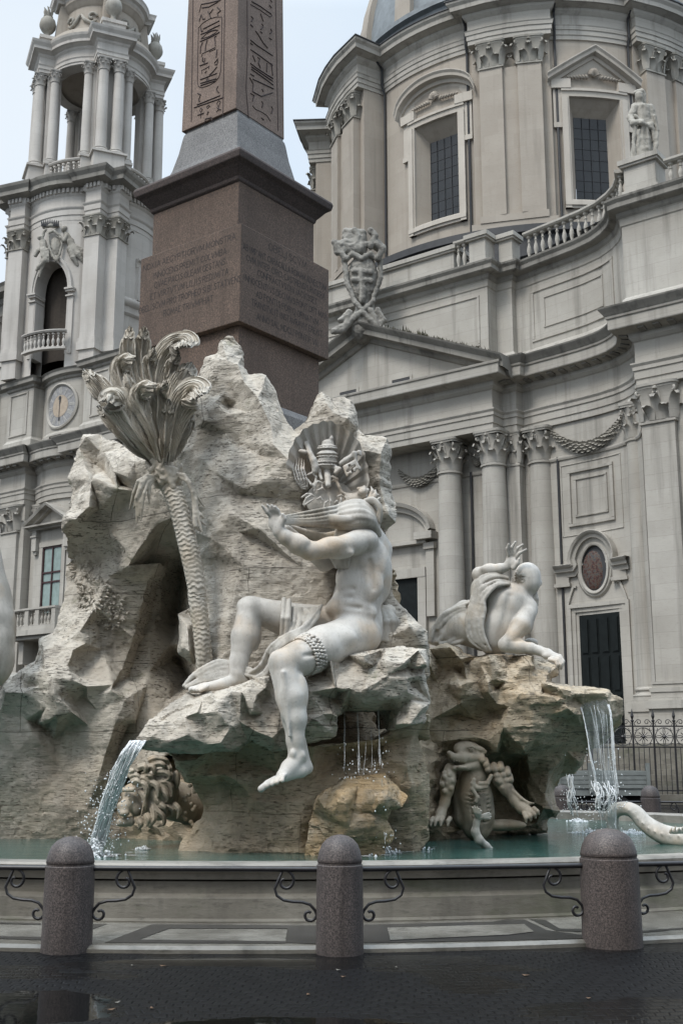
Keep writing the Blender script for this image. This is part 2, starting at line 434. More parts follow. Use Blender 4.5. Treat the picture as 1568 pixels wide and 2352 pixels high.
# ---------------- attic
AT = [(-.95, -1.5), (-.95, -2.35), (-.1, -2.35), (-.1, -2.75), (.5, -2.7), (1.5, -2.5), (2.6, -2.32), (3.76, -2.1), (4.8, -1.75), (5.6, -1.25), (6.2, -.7), (6.6, -.1), (6.85, .55)]
ATR = AT + [(6.9, .56), (15, .6), (15, -8)]
ATF = mir(AT) + ATR
m = cb(); m.sweep(ATF, [(0, 18.9), (.0, 19.3), (.14, 19.34), (.14, 20.3), (.1, 20.4), (0, 20.5), (0, 23.7), (.05, 23.75), (.08, 24.0), (.12, 24.05)]); m.build('attic', M['church'], church)
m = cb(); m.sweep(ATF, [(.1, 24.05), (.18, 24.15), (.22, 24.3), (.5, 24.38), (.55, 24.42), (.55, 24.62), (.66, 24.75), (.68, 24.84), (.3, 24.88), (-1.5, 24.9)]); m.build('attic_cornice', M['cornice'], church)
# sunk panels on the attic
def panel(m, path_fn, s0, s1, z0, z1, wd=.12, pr=.06):
    """raised frame that follows the wall: path_fn(s) -> d"""
    ss = np.linspace(s0, s1, 9)
    pr_ = [(0, 0), (pr, .02), (pr, wd-.02), (0, wd)]
    for zb in (z0, z1-wd): m.sweep([(s, path_fn(s)) for s in ss], [(o, zb+z) for o, z in pr_])
    for s in (s0, s1-wd): m.sweep([(s, path_fn(s)), (s+wd, path_fn(s+wd))], [(-.02, z0+wd), (pr-.005, z0+wd), (pr-.005, z1-wd), (-.02, z1-wd)])
def dof(path):
    xs = [p[0] for p in path]; ys = [p[1] for p in path]
    return lambda s: float(np.interp(s, xs, ys))
fa = dof(AT[3:])
def panels(parent, *specs):
    for sp_ in specs: m = cb(); panel(m, *sp_); m.build('panel_frame', M['church'], parent)
panels(church, (fa, .8, 5.6, 20.8, 23.4, .14), (fa, 1.5, 4.9, 21.35, 22.9, .08, .05), (lambda s: -1.5, -12.4, -1.4, 20.8, 23.4))
# balustrade on the attic
BAL = [(.13, 0), (.13, .08), (.07, .12), (.055, .2), (.10, .34), (.115, .44), (.09, .56), (.05, .66), (.05, .72), (.085, .76), (.05, .8), (.05, .88), (.12, .92), (.12, 1.0)]
def baluster_mesh(h, k=1.0, n=10):
    m = MB(); m.lathe((0, 0, 0), [(r*k, z*h) for r, z in BAL], n); return m
_b0 = {}
def balustrade(parent, path, z, h, step=.42, mat='church', k=1.0, rail=.3, pedestals=()):
    bm = cb(); bm.sweep(path, [(-.2, z), (.2, z), (.2, z+.14), (-.2, z+.14)]); bm.sweep(path, [(-.2, z+h-.17), (.16, z+h-.17), (.24, z+h-.1), (.24, z+h), (-.2, z+h), (-.24, z+h)])
    b = bm.build('balustrade', M[mat], parent)
    key = (round(h, 2), k, mat)
    hh = h - .31
    for q, t in along(path, step, step*.5):
        p = W(q[0], q[1], z+.14)
        if key not in _b0:
            o = baluster_mesh(hh, k).build('baluster', M[mat], None, smooth=40); _b0[key] = o.data; bpy.data.objects.remove(o)
        o = bpy.data.objects.new('baluster', _b0[key]); COL.objects.link(o); o.parent = b
        o.location = Vector(p) - root_of(parent)
    return b
ZB = 24.88
balustrade(church, [(-2.75, -1.62), (-1.95, -1.62)], ZB, 1.62, .34)
bp = [(s, d - .12) for s, d in AT[4:]]; balustrade(church, bp, ZB, 1.62, .42)
balustrade(church, [(8.9, .45), (11.5, .45)], ZB, 1.3, .42)
m = cb()
def ped(m, s0, s1, d0, d1, z0, z1):
    m.box((s0, d0, z0), (s1, d1, z1)); m.box((s0-.1, d0, z0), (s1+.1, d1+.1, z0+.3)); m.box((s0-.13, d0, z1-.32), (s1+.13, d1+.13, z1-.22)); m.box((s0-.2, d0, z1-.22), (s1+.2, d1+.2, z1+.0))
for a_ in ((-1.9, -1.0, -2.4, -1.5, ZB, 26.6), (-.75, -.02, -3.2, -2.4, ZB, 26.6), (-12.8, -2.85, -3, -1.6, ZB, 26.4), (7.15, 8.55, -.4, .72, ZB, 26.6)):
    m = cb(); ped(m, *a_); m.build('pedestal', M['church'], church)
# roof behind the balustrade, dark flashing at the foot of the drum
m = cb(); m.add([(-15, -2.6, 25.6), (1, -3.2, 25.6), (6.5, -1, 25.4), (15, -1, 25.4), (15, -30, 27), (-15, -30, 27)], [(0,1,2,3,4,5)]); m.build('roof', M['slate'], church)

# ---------------- side door with oval window above, wing panel
fw = dof(WALLR[2:-1])
DS0, DS1 = 3.35, 5.35
m = cb()
fr = [(0, 0), (.16, 0), (.16, .1), (.22, .12), (.22, .26), (.3, .3), (.3, .46), (.06, .5), (0, .5)]
def d_at(s): return fw(s)
for s0, sg in ((DS0, -1), (DS1, 1)):
    for a, b, o in ((.0, .14, .12), (.14, .32, .18), (.32, .48, .26)):
        x0, x1 = sorted((s0 + sg*a, s0 + sg*b)); m.box((x0, d_at(s0)-.2, 2.0), (x1, d_at(s0)+o, 7.45+b))
for a, b, o in ((.0, .14, .12), (.14, .32, .18), (.32, .48, .26)):
    m.sweep([(DS0-b+.0, d_at(DS0)), (4.35, d_at(4.35)), (DS1+b, d_at(DS1))], [(-.2, 7.45+a+.001), (o-.002, 7.45+a+.001), (o-.002, 7.45+b), (-.2, 7.45+b)])
door = m.build('door', M['church'], church)
m = cb(); dd = .55
m.add([(DS0, d_at(DS0)+.1, 2), (DS1, d_at(DS1)+.1, 2), (DS1, d_at(DS1)+.1, 7.45), (DS0, d_at(DS0)+.1, 7.45)], [(0,1,2,3)])
m.build('door_recess', M['bronze_door'], door)
m = cb(); ym = (d_at(DS0)+d_at(DS1))/2 + .112
sl_ = (d_at(DS1)-d_at(DS0))/(DS1-DS0)
def dq(s): return d_at(DS0) + (s-DS0)*sl_ + .1
for lf in (0, 1):
    a0 = DS0 + .03 + lf*1.0; 
    for r_ in range(4):
        z0 = 2.1 + (0, 1.05, 2.1, 3.7)[r_]; z1 = 2.1 + (.95, 2.0, 3.6, 5.2)[r_]
        for c_ in (0, 1):
            s0 = a0 + .05 + c_*.47; s1 = s0 + .38
            for ins, pr in ((0, .02), (.05, .06), (.12, .03)):
                m.add([(s0+ins, dq(s0)+pr, z0+ins), (s1-ins, dq(s1)+pr, z0+ins), (s1-ins, dq(s1)+pr, z1-ins), (s0+ins, dq(s0)+pr, z1-ins),
                       (s0+ins, dq(s0), z0+ins), (s1-ins, dq(s1), z0+ins), (s1-ins, dq(s1), z1-ins), (s0+ins, dq(s0), z1-ins)],
                      [(0,1,2,3), (0,1,5,4), (1,2,6,5), (2,3,7,6), (3,0,4,7)])
m.build('door_leaf', M['bronze_door'], door)
# surround with oval
SO, ZO = 4.2, 9.42
m = cb()
def lin_d(s): return fw(s)
def wall_frame(m, pts, prof, closed=False):
    """moulding in the wall surface along (s, z) points; prof: (side, out)"""
    n = len(pts); rows = []
    p = [np.array(q, float) for q in pts]
    for sd_, o in prof:
        r_ = []
        for i in range(n):
            a = p[i-1] if (i > 0 or closed) else p[i]; b = p[(i+1) % n] if (i < n-1 or closed) else p[i]
            t = (b-a)/np.linalg.norm(b-a); nn = np.array([-t[1], t[0]])
            q = p[i] + nn*sd_; r_.append((q[0], lin_d(q[0]) + o, q[1]))
        rows.append(r_)
    m.grid(rows, closed=closed)
ov = [(SO + .62*cos(t), ZO + .98*sin(t)) for t in np.linspace(0, 2*pi, 40, endpoint=False)]
wall_frame(m, ov, [(.0, -.12), (0, .16), (-.06, .2), (-.12, .2), (-.14, .12), (-.22, .12), (-.28, .05), (-.3, -.02)], True)
hood = [(2.3, 9.5), (3.22, 9.5), (3.3, 9.62)] + [(SO + 1.0*cos(t), 9.6 + 1.25*sin(t)) for t in np.linspace(pi*.93, pi*.07, 18)] + [(5.1, 9.62), (5.18, 9.5), (5.95, 9.5)]
wall_frame(m, hood, [(-.34, -.02), (-.34, .14), (-.14, .18), (-.12, .3), (.02, .34), (.06, .44), (.16, .5), (.18, .48), (.2, -.02)])
for s in (2.6, 5.45):
    m.box((s-.3, fw(s)-.2, 8.9), (s+.32, fw(s)+.16, 9.2)); m.box((s-.36, fw(s)-.2, 8.75), (s+.38, fw(s)+.22, 8.9))
low = [(2.75, 7.3), (2.75, 8.0), (2.85, 8.3), (3.05, 8.75), (3.25, 8.75)]
wall_frame(m, low, [(-.1, -.02), (-.1, .1), (.0, .1), (.0, -.02)])
wall_frame(m, [(5.75, 7.3), (5.75, 8.0), (5.65, 8.3), (5.45, 8.75), (5.25, 8.75)], [(.1, -.02), (.1, .1), (.0, .1), (.0, -.02)])
m.build('surround', M['church'], church, smooth=40)
ow = cb(); ow.add([(s, lin_d(s) + .03, z) for s, z in ov], [tuple(range(40))]); ovo = ow.build('oval_window', M['slate'], church)
k = NB('painted_medallion'); cz = k.noise(9, 4, .6); colr = k.ramp(cz, [(.36, lin(.03, .022, .02)), (.45, lin(.075, .026, .022)), (.52, lin(.10, .082, .062)), (.6, lin(.03, .036, .05)), (.68, lin(.12, .10, .078))])
M['medal'] = k.out(colr, .6)
ow = cb()
rows = [[(SO - .06 + .5*q*cos(t), lin_d(SO) + .06 + .1*sqrt(1-q*q), ZO - .08 + .84*q*sin(t)) for t in np.linspace(0, 2*pi, 28, endpoint=False)] for q in (1., .85, .6, .3, .02)]
ow.grid(rows, True); ow.build('painted_oval', M['medal'], ovo, smooth=True)
panels(church, (fw, 2.65, 5.75, 10.95, 14.2, .06, .035), (fw, 3.0, 5.35, 11.35, 13.9, .16, .1), (fw, 3.35, 5.0, 11.75, 13.5, .1, .06))
# central door, mostly behind the rock
m = cb(); m.box((-4.95, -1.4, 2), (-4.5, -1.12, 9.9)); m.box((-9.3, -1.4, 2), (-8.85, -1.12, 9.9)); m.box((-9.3, -1.4, 9.9), (-4.5, -1.1, 10.35))
for s in (-4.25, -9.55): m.box((s-.22, -1.4, 8), (s+.22, -1.15, 11.2)); m.box((s-.3, -1.4, 11.2), (s+.3, -1.05, 11.5))
m.box((-9.4, -1.4, 11.5), (-4.4, -1.0, 11.65)); m.box((-4.9, -1.4, 11.65), (-3.9, -.75, 12.0)); m.box((-9.9, -1.4, 11.65), (-8.9, -.75, 12.0))
cd = m.build('door', M['church'], church)
pts_ = [(AX + 2.75*cos(t), 12.0 + 1.6*sin(t)) for t in np.linspace(pi*.98, pi*.02, 24)]
m = cb()
rows = [[(s + (s-AX)/2.75*o, -1.35 + q, z + (z-11.5)/2*o) for s, z in pts_] for o, q in ((-.32, 0), (-.3, .2), (-.1, .25), (-.05, .42), (.12, .5), (.14, 0))]
m.grid(rows); m.build('arch_hood', M['church'], cd, smooth=40)
m = cb(); m.box((-8.85, -1.39, 2), (-4.95, -1.28, 9.9)); m.build('door_leaf', M['bronze_door'], cd)
# garlands between capitals
M['carved'] = m_church('carved_stone', lin(.37, .35, .31), lin(.24, .222, .19), 9, 0, .8)
def garland(p0, p1, sag, dpt, r=.16):
    m = cb()
    for i in range(27):
        t = i/26; s = p0[0]+(p1[0]-p0[0])*t; z = p0[1]+(p1[1]-p0[1])*t - sag*(1-(2*t-1)**2); d = dpt(s) + .12
        rr = r*(.65+.5*sin(pi*t))
        for kx in range(5):
            a = kx*1.257+i*.7; sx = .3*rr; c = (s + .02*cos(a), d + rr*.62*cos(a), z + rr*.85*sin(a))
            m.add([(c[0]-rr*.62, c[1], c[2]), (c[0], c[1]+rr*.36, c[2]+rr*.34), (c[0]+rr*.62, c[1], c[2]), (c[0], c[1]+rr*.36, c[2]-rr*.34), (c[0], c[1]-rr*.3, c[2])], [(0,1,2), (0,2,3), (0,1,4), (1,2,4), (2,3,4), (3,0,4)])
    return m.build('garland', M['carved'], church)
garland((2.35, 15.75), (6.1, 15.75), 1.0, fw, .22); garland((-6.0, 15.2), (-3.4, 15.5), .8, lambda s: -1.35, .2); garland((-1.95, 15.5), (-1.15, 15.5), .5, lambda s: -1.35, .15)
# ================================================================== drum and dome
RD = 11.6
DC = C2 + U2*AX - N2*18.7 + np.array([-.25, 0])
def WD(s, d, z):
    a = AZ - s / RD; r = RD + d
    return (DC[0] - r*sin(a), DC[1] - r*cos(a), z)
def db(): return MB(WD)
DEG = RD * pi / 180
def arc(s0, s1, d, n=None):
    n = n or max(2, int(abs(s1-s0) / .5)); return [(s0 + (s1-s0)*i/n, d) for i in range(n+1)]
wins = [0, 45*DEG]
piers = [-67.5*DEG - .8, -22.5*DEG - 1.9, 22.5*DEG, 67.5*DEG]; PJ = [3.2, 1.9, .7, .7]
ow_, zw0, zw1 = 1.45, 31.1, 37.3
m = db(); edges = [-110*DEG] + [e for w_ in wins for e in (w_ - ow_, w_ + ow_)] + [115*DEG]
for a, b in zip(edges[0::2], edges[1::2]): m.sweep(arc(a, b, 0), [(0, 27), (0, 41)], cap=False)
for w_ in wins:
    m.sweep(arc(w_ - ow_, w_ + ow_, 0), [(0, 27), (0, zw0)], cap=False); m.sweep(arc(w_ - ow_, w_ + ow_, 0), [(0, zw1), (0, 41)], cap=False)
    gi = .85; hw = 1.02; g0, g1 = zw0 + .35, zw1 - .75      # splayed reveal
    o = [(w_-ow_, 0, zw0), (w_+ow_, 0, zw0), (w_+ow_, 0, zw1), (w_-ow_, 0, zw1)]; i_ = [(w_-hw, -gi, g0), (w_+hw, -gi, g0), (w_+hw, -gi, g1), (w_-hw, -gi, g1)]
    m.add(o + i_, [(0,1,5,4), (1,2,6,5), (2,3,7,6), (3,0,4,7)])
drum = m.build('drum', M['stucco'], church)
for wi, w_ in enumerate(wins):
    m = db()
    for s0, s1 in ((w_-ow_-.42, w_-ow_), (w_+ow_, w_+ow_+.42)):
        m.box((s0, -.3, zw0-.5), (s1, .16, zw1)); m.box((s0+.1*(s0 > w_), -.3, zw0-.5), (s1-.1*(s0 < w_), .24, zw1))
    m.sweep(arc(w_-ow_-.42, w_+ow_+.42, 0), [(-.3, zw1), (.16, zw1), (.18, zw1+.3), (.26, zw1+.3), (.26, zw1+.45), (-.3, zw1+.45)])
    m.sweep(arc(w_-ow_-.42, w_+ow_+.42, 0), [(-.3, zw0-.5), (.18, zw0-.5), (.18, zw0-.35), (.28, zw0-.35), (.28, zw0-.1), (.18, zw0-.1), (.16, zw0), (-.3, zw0)])
    for sg in (-1, 1):                       # ears and hanging consoles
        s0, s1 = sorted((w_ + sg*(ow_+.42), w_ + sg*(ow_+.85))); m.box((s0, -.2, zw1-1.7), (s1, .13, zw1+.6)); m.box((s0-.02, -.2, zw1-1.9), (s1+.02, .2, zw1-1.6))
        s0, s1 = sorted((w_ + sg*(ow_-.1), w_ + sg*(ow_+.95))); m.box((s0, -.2, zw1+.45), (s1, .3, zw1+1.0))
    zt = zw1 + 1.0; hwid = ow_ + 1.15
    ss = np.linspace(-hwid, hwid, 25)
    if wi == 0: hz = [1.62 * (1 - (x/hwid)**2)**.5 * .98 if abs(x) < hwid else 0 for x in ss]
    else: hz = [1.75 * (1 - abs(x)/hwid) for x in ss]
    if wi == 0: hz = [max(h_ - .0, 0) * .95 for h_ in hz]
    m.rake([(w_ + x, zt + h_) for x, h_ in zip(ss, hz)], [(-.1, -.42), (.2, -.40), (.24, -.2), (.55, -.15), (.58, .02), (.68, .14), (.68, .2), (-.1, .24)])
    m.add([(w_ + x, .1, zt + h_ - .2) for x, h_ in zip(ss, hz)] + [(w_+hwid*.8, .1, zt-.4), (w_-hwid*.8, .1, zt-.4)], [tuple(range(27))])
    f = m.build('window', M['trim'], church)
    m = db(); m.add([(w_-hw, -gi+.05, g0), (w_+hw, -gi+.05, g0), (w_+hw, -gi+.05, g1), (w_-hw, -gi+.05, g1)], [(0,1,2,3)]); m.build('pane', M['glass'], f)
    m = db()
    for j in range(1, 4): x = w_ - hw + 2*hw*j/4; m.box((x-.014, -gi+.05, g0), (x+.014, -gi+.075, g1))
    for j in range(1, 8): z = g0 + (g1-g0)*j/8; m.box((w_-hw, -gi+.05, z-.014), (w_+hw, -gi+.072, z+.014))
    m.build('lattice', M['iron'], f)
    m = db()                                 # carved shell and sprays in the pediment
    for j in range(9):
        a = pi*(j+.5)/9; m.tube([(w_, .16, zt+.25), (w_+.22*cos(a), .3, zt+.3+.26*sin(a)), (w_+.34*cos(a), .2, zt+.32+.42*sin(a))], [.05, .09, .05], 5)
    for sg in (-1, 1):
        for j in range(7): x = .35 + j*.17; m.tube([(w_+sg*x, .14, zt+.12), (w_+sg*(x+.16), .24, zt+.3-.02*j)], [.1, .05], 5)
    m.build('shell_carving', M['stucco'], f, smooth=True)
for p_, pj in zip(piers, PJ):
    m = db(); px = pj - .7
    m.box((p_-2.15, -.3, 27), (p_+2.15, .22+px, 40.9))
    for c_ in (-1.02, 1.02): m.box((p_+c_-.62, .0, 30.3), (p_+c_+.62, .62+px, 39.2))
    m.box((p_-2.2, -.2, 27), (p_+2.2, .75+px, 29.9)); m.box((p_-1.75, 0, 29.9), (p_+1.75, .72+px, 30.3)); m.box((p_-.45, 0, 30.3), (p_+.45, .4+px, 39.2))
    o = m.build('pilaster_pair', M['stucco'], church)
    for c_ in (-1.02, 1.02):
        k = db(); capital(k, (p_+c_, px, 39.2), .6, 1.65, square=True); k.build('capital', M['carved'], o, smooth=50)
# entablature of the drum, breaking forward over each pair
dp = []
for i, p_ in enumerate(piers):
    a0 = piers[i-1] + 2.2 if i else -110*DEG
    dp += arc(a0, p_ - 2.2, .1) + [(p_-2.2, PJ[i])] + arc(p_-2.2, p_+2.2, PJ[i], 4)[1:] + [(p_+2.2, .1)]
dp += arc(piers[-1]+2.2, 115*DEG, .1)[1:]
dp2 = [dp[0]]
for q in dp[1:]:
    if abs(q[0]-dp2[-1][0]) + abs(q[1]-dp2[-1][1]) > .01: dp2.append(q)
m = db(); m.sweep(dp2, [(-1, 40.85), (0, 40.85), (0, 41.1), (.05, 41.12), (.05, 41.4), (.1, 41.42), (.12, 41.62), (.16, 41.68), (.0, 41.72), (0, 42.35), (.08, 42.42), (.2, 42.55), (.22, 42.7), (.7, 42.8), (.72, 43.05), (.85, 43.2), (.88, 43.32)]); m.build('drum_entablature', M['church'], church)
m = db(); m.sweep(dp2, [(.86, 43.3), (.93, 43.34), (.93, 43.4), (-1.5, 43.9)]); m.build('gutter', M['slate'], church)
for s in (piers[1]+2.45, piers[2]-2.45, piers[2]+2.45, piers[3]-2.4):
    m = db(); m.tube([(s, .12, 29), (s, .12, 40.7), (s, .3, 41.2), (s, .3, 42.4), (s, .75, 42.8)], .075, 7); m.build('drain_pipe', M['pipe'], church)
m = MB(); prof = [(RD+.3, 43.4), (RD+.3, 44.2), (RD+.6, 44.3), (RD+.6, 44.6), (RD+.1, 44.7)] + [(RD*.99*cos(t), 44.7 + 14*sin(t)) for t in np.linspace(0, 1.45, 14)]
m.lathe((DC[0], DC[1], 0), prof, 72); m.build('dome', M['lead'], church, smooth=30)
for i in range(16):
    a = AZ - (i*22.5 - 180 + 11.25) * pi/180; rows = []
    for t in np.linspace(0, 1.4, 12):
        r = RD*.99*cos(t); z = 44.7 + 14*sin(t); w_ = .55*cos(t) + .1
        ca, sa = -sin(a), -cos(a); tx, ty = -sa, ca
        rows.append([(DC[0]+ca*(r-.1)-tx*w_, DC[1]+sa*(r-.1)-ty*w_, z), (DC[0]+ca*(r+.3)-tx*w_, DC[1]+sa*(r+.3)-ty*w_, z), (DC[0]+ca*(r+.34), DC[1]+sa*(r+.34), z), (DC[0]+ca*(r+.3)+tx*w_, DC[1]+sa*(r+.3)+ty*w_, z), (DC[0]+ca*(r-.1)+tx*w_, DC[1]+sa*(r-.1)+ty*w_, z)])
    m = MB(); m.grid(rows); m.build('dome_rib', M['stucco'], church)
m = db(); m.sweep(arc(-60*DEG, 90*DEG, 1.2), [(-1.5, 29.2), (.6, 29.0), (.6, 28.6), (.3, 28.5), (.3, 27)]); m.build('drum_skirt', M['slate'], church)

# ================================================================== bell tower
TC = np.array([-15.4, 66.5]); TZ = radians(22)
E1 = np.array([cos(TZ), -sin(TZ)]); E2 = np.array([-sin(TZ), -cos(TZ)])
TG = 1.05
def WT(a, b, z): q = (TC + E1*a + E2*b)*TG; return (q[0], q[1], CAM_H + (z - CAM_H)*TG)
def tb(): return MB(WT)
tower = empty('bell_tower', WT(0, 0, 0), 'tall pale bell tower with open columned top, clock and arched balcony, left of the obelisk', 'bell tower')
# base: pilasters, convex window bay, entablature running on from the church front
BC, BH = -27.7, 2.3
bay = [(BC + x, 1.95 + .62*(1-(x/BH)**2)) for x in np.linspace(-BH, BH, 13)]
TB = [(-32.4, -6), (-32.4, 2.75)] + [(BC-BH-.02, 2.75)] + bay + [(BC+BH+.02, 2.75), (-21.4, 2.75), (-21.4, -3)]
m = cb(); m.sweep(TB, [(-.9, 16.1)] + ENT + [(.88, 19.0), (-2.2, 19.05)]); m.build('entablature', M['church'], tower)
m = cb(); m.sweep(TB, CY); m.build('cornice', M['cornice'], tower)
e = cb()
for q, t in along(TB[1:-1], .62, .3):
    nn = np.array([-t[1], t[0]]); a, b_ = q + nn*.26 - t*.14, q + nn*.62 + t*.14
    c4 = [q+nn*.26-t*.14, q+nn*.26+t*.14, q+nn*.66+t*.14, q+nn*.66-t*.14]
    e.add([(c[0], c[1], 18.3) for c in c4] + [(c[0], c[1], 18.42) for c in c4], [(0,1,2,3), (0,1,5,4), (1,2,6,5), (2,3,7,6), (3,0,4,7)])
e.build('modillions', M['cornice'], tower)
m = cb(); m.sweep(offset(TB, -.12), [(0, 0), (0, 16.2)])
m.sweep(offset(TB, -.25), [(0, 19.3), (.14, 19.34), (.14, 20.1), (.06, 20.2), (0, 20.3), (0, 23.4)])
m.build('wall', M['church'], tower)
m = cb(); m.sweep(offset(TB, -.25), [(0, 23.35), (.1, 23.42), (.12, 23.55), (.34, 23.65), (.36, 23.85), (.46, 23.95), (-.2, 24.05), (-2.5, 24.1)]); m.build('attic_cornice', M['cornice'], tower)
panels(tower, *[(lambda s: 2.5, s0, s1, 20.5, 23.2, .12, .07) for s0, s1 in ((-32.2, -30.5), (-24.8, -23.2), (-22.9, -21.6))])
for s in (-31.2, -24.2): pilaster('pilaster', s, 2.6, 1.5, .22, tower, cap_r=.7)
for s in (BC-BH+.5, BC+BH-.45): pilaster('pilaster', s, 1.85, .75, .3, tower)
fb = dof(bay)
# clock
m = cb(); CZ, CR = 21.78, 1.42
fb2 = lambda s: fb(s) - .25
def disc_ring(m, r0, r1, o0, o1, n=48):
    rows = [[(BC + r*cos(t), fb2(BC + r*cos(t)) + o, CZ + r*1.0*sin(t)) for t in np.linspace(0, 2*pi, n, endpoint=False)] for r, o in ((r1, 0), (r1, o1), (r1-.1, o1+.04), (r0+.04, o0+.04), (r0, .02))]
    m.grid(rows, True)
disc_ring(m, CR-.2, CR, .05, .1); ck = m.build('clock', M['church'], tower, smooth=40)
M['dial_blue'] = m_plain('faded_blue_dial', lin(.28, .275, .275), .7, .35, 7); M['dial_tan'] = m_plain('ochre_dial', lin(.40, .325, .25), .7, .25, 5)
def disc(r, o, mat, nm, n=40):
    m = cb(); pts = [(BC + q*r*cos(t), fb2(BC + q*r*cos(t)) + o, CZ + q*r*sin(t)) for q in (1, .5) for t in np.linspace(0, 2*pi, n, endpoint=False)]
    m.add(pts + [(BC, fb2(BC) + o, CZ)], [(i, (i+1) % n, n+(i+1) % n, n+i) for i in range(n)] + [(n+i, n+(i+1) % n, 2*n) for i in range(n)]); return m.build(nm, M[mat], ck)
disc(CR-.18, .02, 'dial_blue', 'dial'); disc(.68, .035, 'dial_tan', 'dial_centre')
m = cb()
ROM = ['XII', 'I', 'II', 'III', 'IIII', 'V', 'VI', 'VII', 'VIII', 'IX', 'X', 'XI']
M['numeral'] = m_plain('pale_numeral', lin(.52, .50, .46), .7)
def stroke(m, p, q, w_, off):
    (x0, y0), (x1, y1) = p, q; L_ = math.hypot(x1-x0, y1-y0); nx, ny = -(y1-y0)/L_*w_, (x1-x0)/L_*w_
    m.add([(BC+x, fb2(BC+x)+off, CZ+y) for x, y in ((x0-nx, y0-ny), (x0+nx, y0+ny), (x1+nx, y1+ny), (x1-nx, y1-ny))], [(0,1,2,3)])
for h_, t_ in enumerate(ROM):
    a = pi/2 - h_*pi/6; wd = {'I': .06, 'V': .15, 'X': .15}; tot = sum(wd[c] for c in t_); x = -tot/2
    def tp(u_, v_): rr = .74 + v_*.42; return (rr*cos(a) + u_*sin(a), rr*sin(a) - u_*cos(a))
    for c in t_:
        x0, x1 = x, x + wd[c]; mid = (x0+x1)/2
        if c == 'I': stroke(m, tp(mid, 0), tp(mid, 1), .016, .034)
        elif c == 'V': stroke(m, tp(mid, 0), tp(x0+.01, 1), .016, .034); stroke(m, tp(mid, 0), tp(x1-.01, 1), .012, .034)
        else: stroke(m, tp(x0+.01, 0), tp(x1-.01, 1), .016, .034); stroke(m, tp(x1-.01, 0), tp(x0+.01, 1), .012, .034)
        x += wd[c]
m.build('numerals', M['numeral'], ck, recalc=False)
m = cb(); stroke(m, (.0, -.75), (.0, .5), .025, .055); stroke(m, (-.1, .5), (.1, .5), .1, .055); stroke(m, (0, -.7), (.0, -.9), .06, .055); stroke(m, (-.0, 0), (.1, .55), .03, .058); m.build('hands', M['iron'], ck, recalc=False)
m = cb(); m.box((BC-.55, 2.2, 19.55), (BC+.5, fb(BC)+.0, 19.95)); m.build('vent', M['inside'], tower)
# window of the bay
WX = -27.25
m = cb()
for sg in (-1, 1):
    s0, s1 = sorted((WX + sg*.85, WX + sg*1.15)); m.box((s0, 1.6, 9.5), (s1, 2.72, 13.3)); s0, s1 = sorted((WX + sg*1.2, WX + sg*1.6)); m.box((s0, 1.6, 9.5), (s1, 2.66, 13.5)); m.box((s0, 1.6, 13.1), (s1, 2.95, 14.3)); m.box((s0+.06, 1.6, 12.9), (s1-.06, 2.84, 13.1)); m.box((s0-.05, 1.6, 13.9), (s1+.05, 3.02, 14.0))
m.box((WX-1.15, 1.6, 13.3), (WX+1.15, 2.74, 13.6)); m.box((WX-1.2, 1.6, 13.6), (WX+1.2, 2.65, 14.3))
pts = [(WX-1.9, 14.35), (WX, 15.45), (WX+1.9, 14.35)]
m.rake(pts, [(1.6, -.02), (3.0, 0), (3.05, .1), (3.35, .14), (3.42, .3), (1.6, .34)]); m.rake([(WX-1.9, 14.3), (WX+1.9, 14.3)], [(1.6, 0), (3.0, 0), (3.05, .1), (3.35, .13), (3.36, .22), (1.6, .24)])
m.add([(WX-1.8, 2.75, 14.3), (WX+1.8, 2.75, 14.3), (WX, 2.75, 15.5)], [(0,1,2)])
wn_ = m.build('window', M['church'], tower)
m = cb(); m.box((WX-.85, 1.6, 9.5), (WX+.85, 2.60, 13.3)); m.build('pane', M['curtain'], wn_)
m = cb()
for x in (-.85, -.04, .77): m.box((WX+x, 2.3, 9.5), (WX+x+.085, 2.67, 13.3))
for z in (9.6, 11.2, 11.75, 13.2): m.box((WX-.85, 2.3, z), (WX+.85, 2.665, z+.09))
m.build('frame', M['redwood'], wn_)
m = cb(); m.box((WX-2.2, 1.5, 8.1), (WX+2.2, 4.05, 8.4)); m.box((WX-2.1, 1.5, 8.4), (WX+2.1, 3.95, 8.55)); m.box((WX-2.0, 1.5, 7.9), (WX+2.0, 3.8, 8.1))
for x in (-2.05, -.55, .35, 1.75): m.box((WX+x, 3.55, 8.5), (WX+x+.32, 3.93, 9.5))
m.box((WX-1.6, 2, 6.6), (WX-1.2, 3.4, 7.9)); m.box((WX+1.2, 2, 6.6), (WX+1.6, 3.4, 7.9))
m.build('balcony', M['church'], tower)
balustrade(tower, [(WX-2.1, 3.74), (WX+2.1, 3.74)], 8.5, 1.12, .3, k=.8)

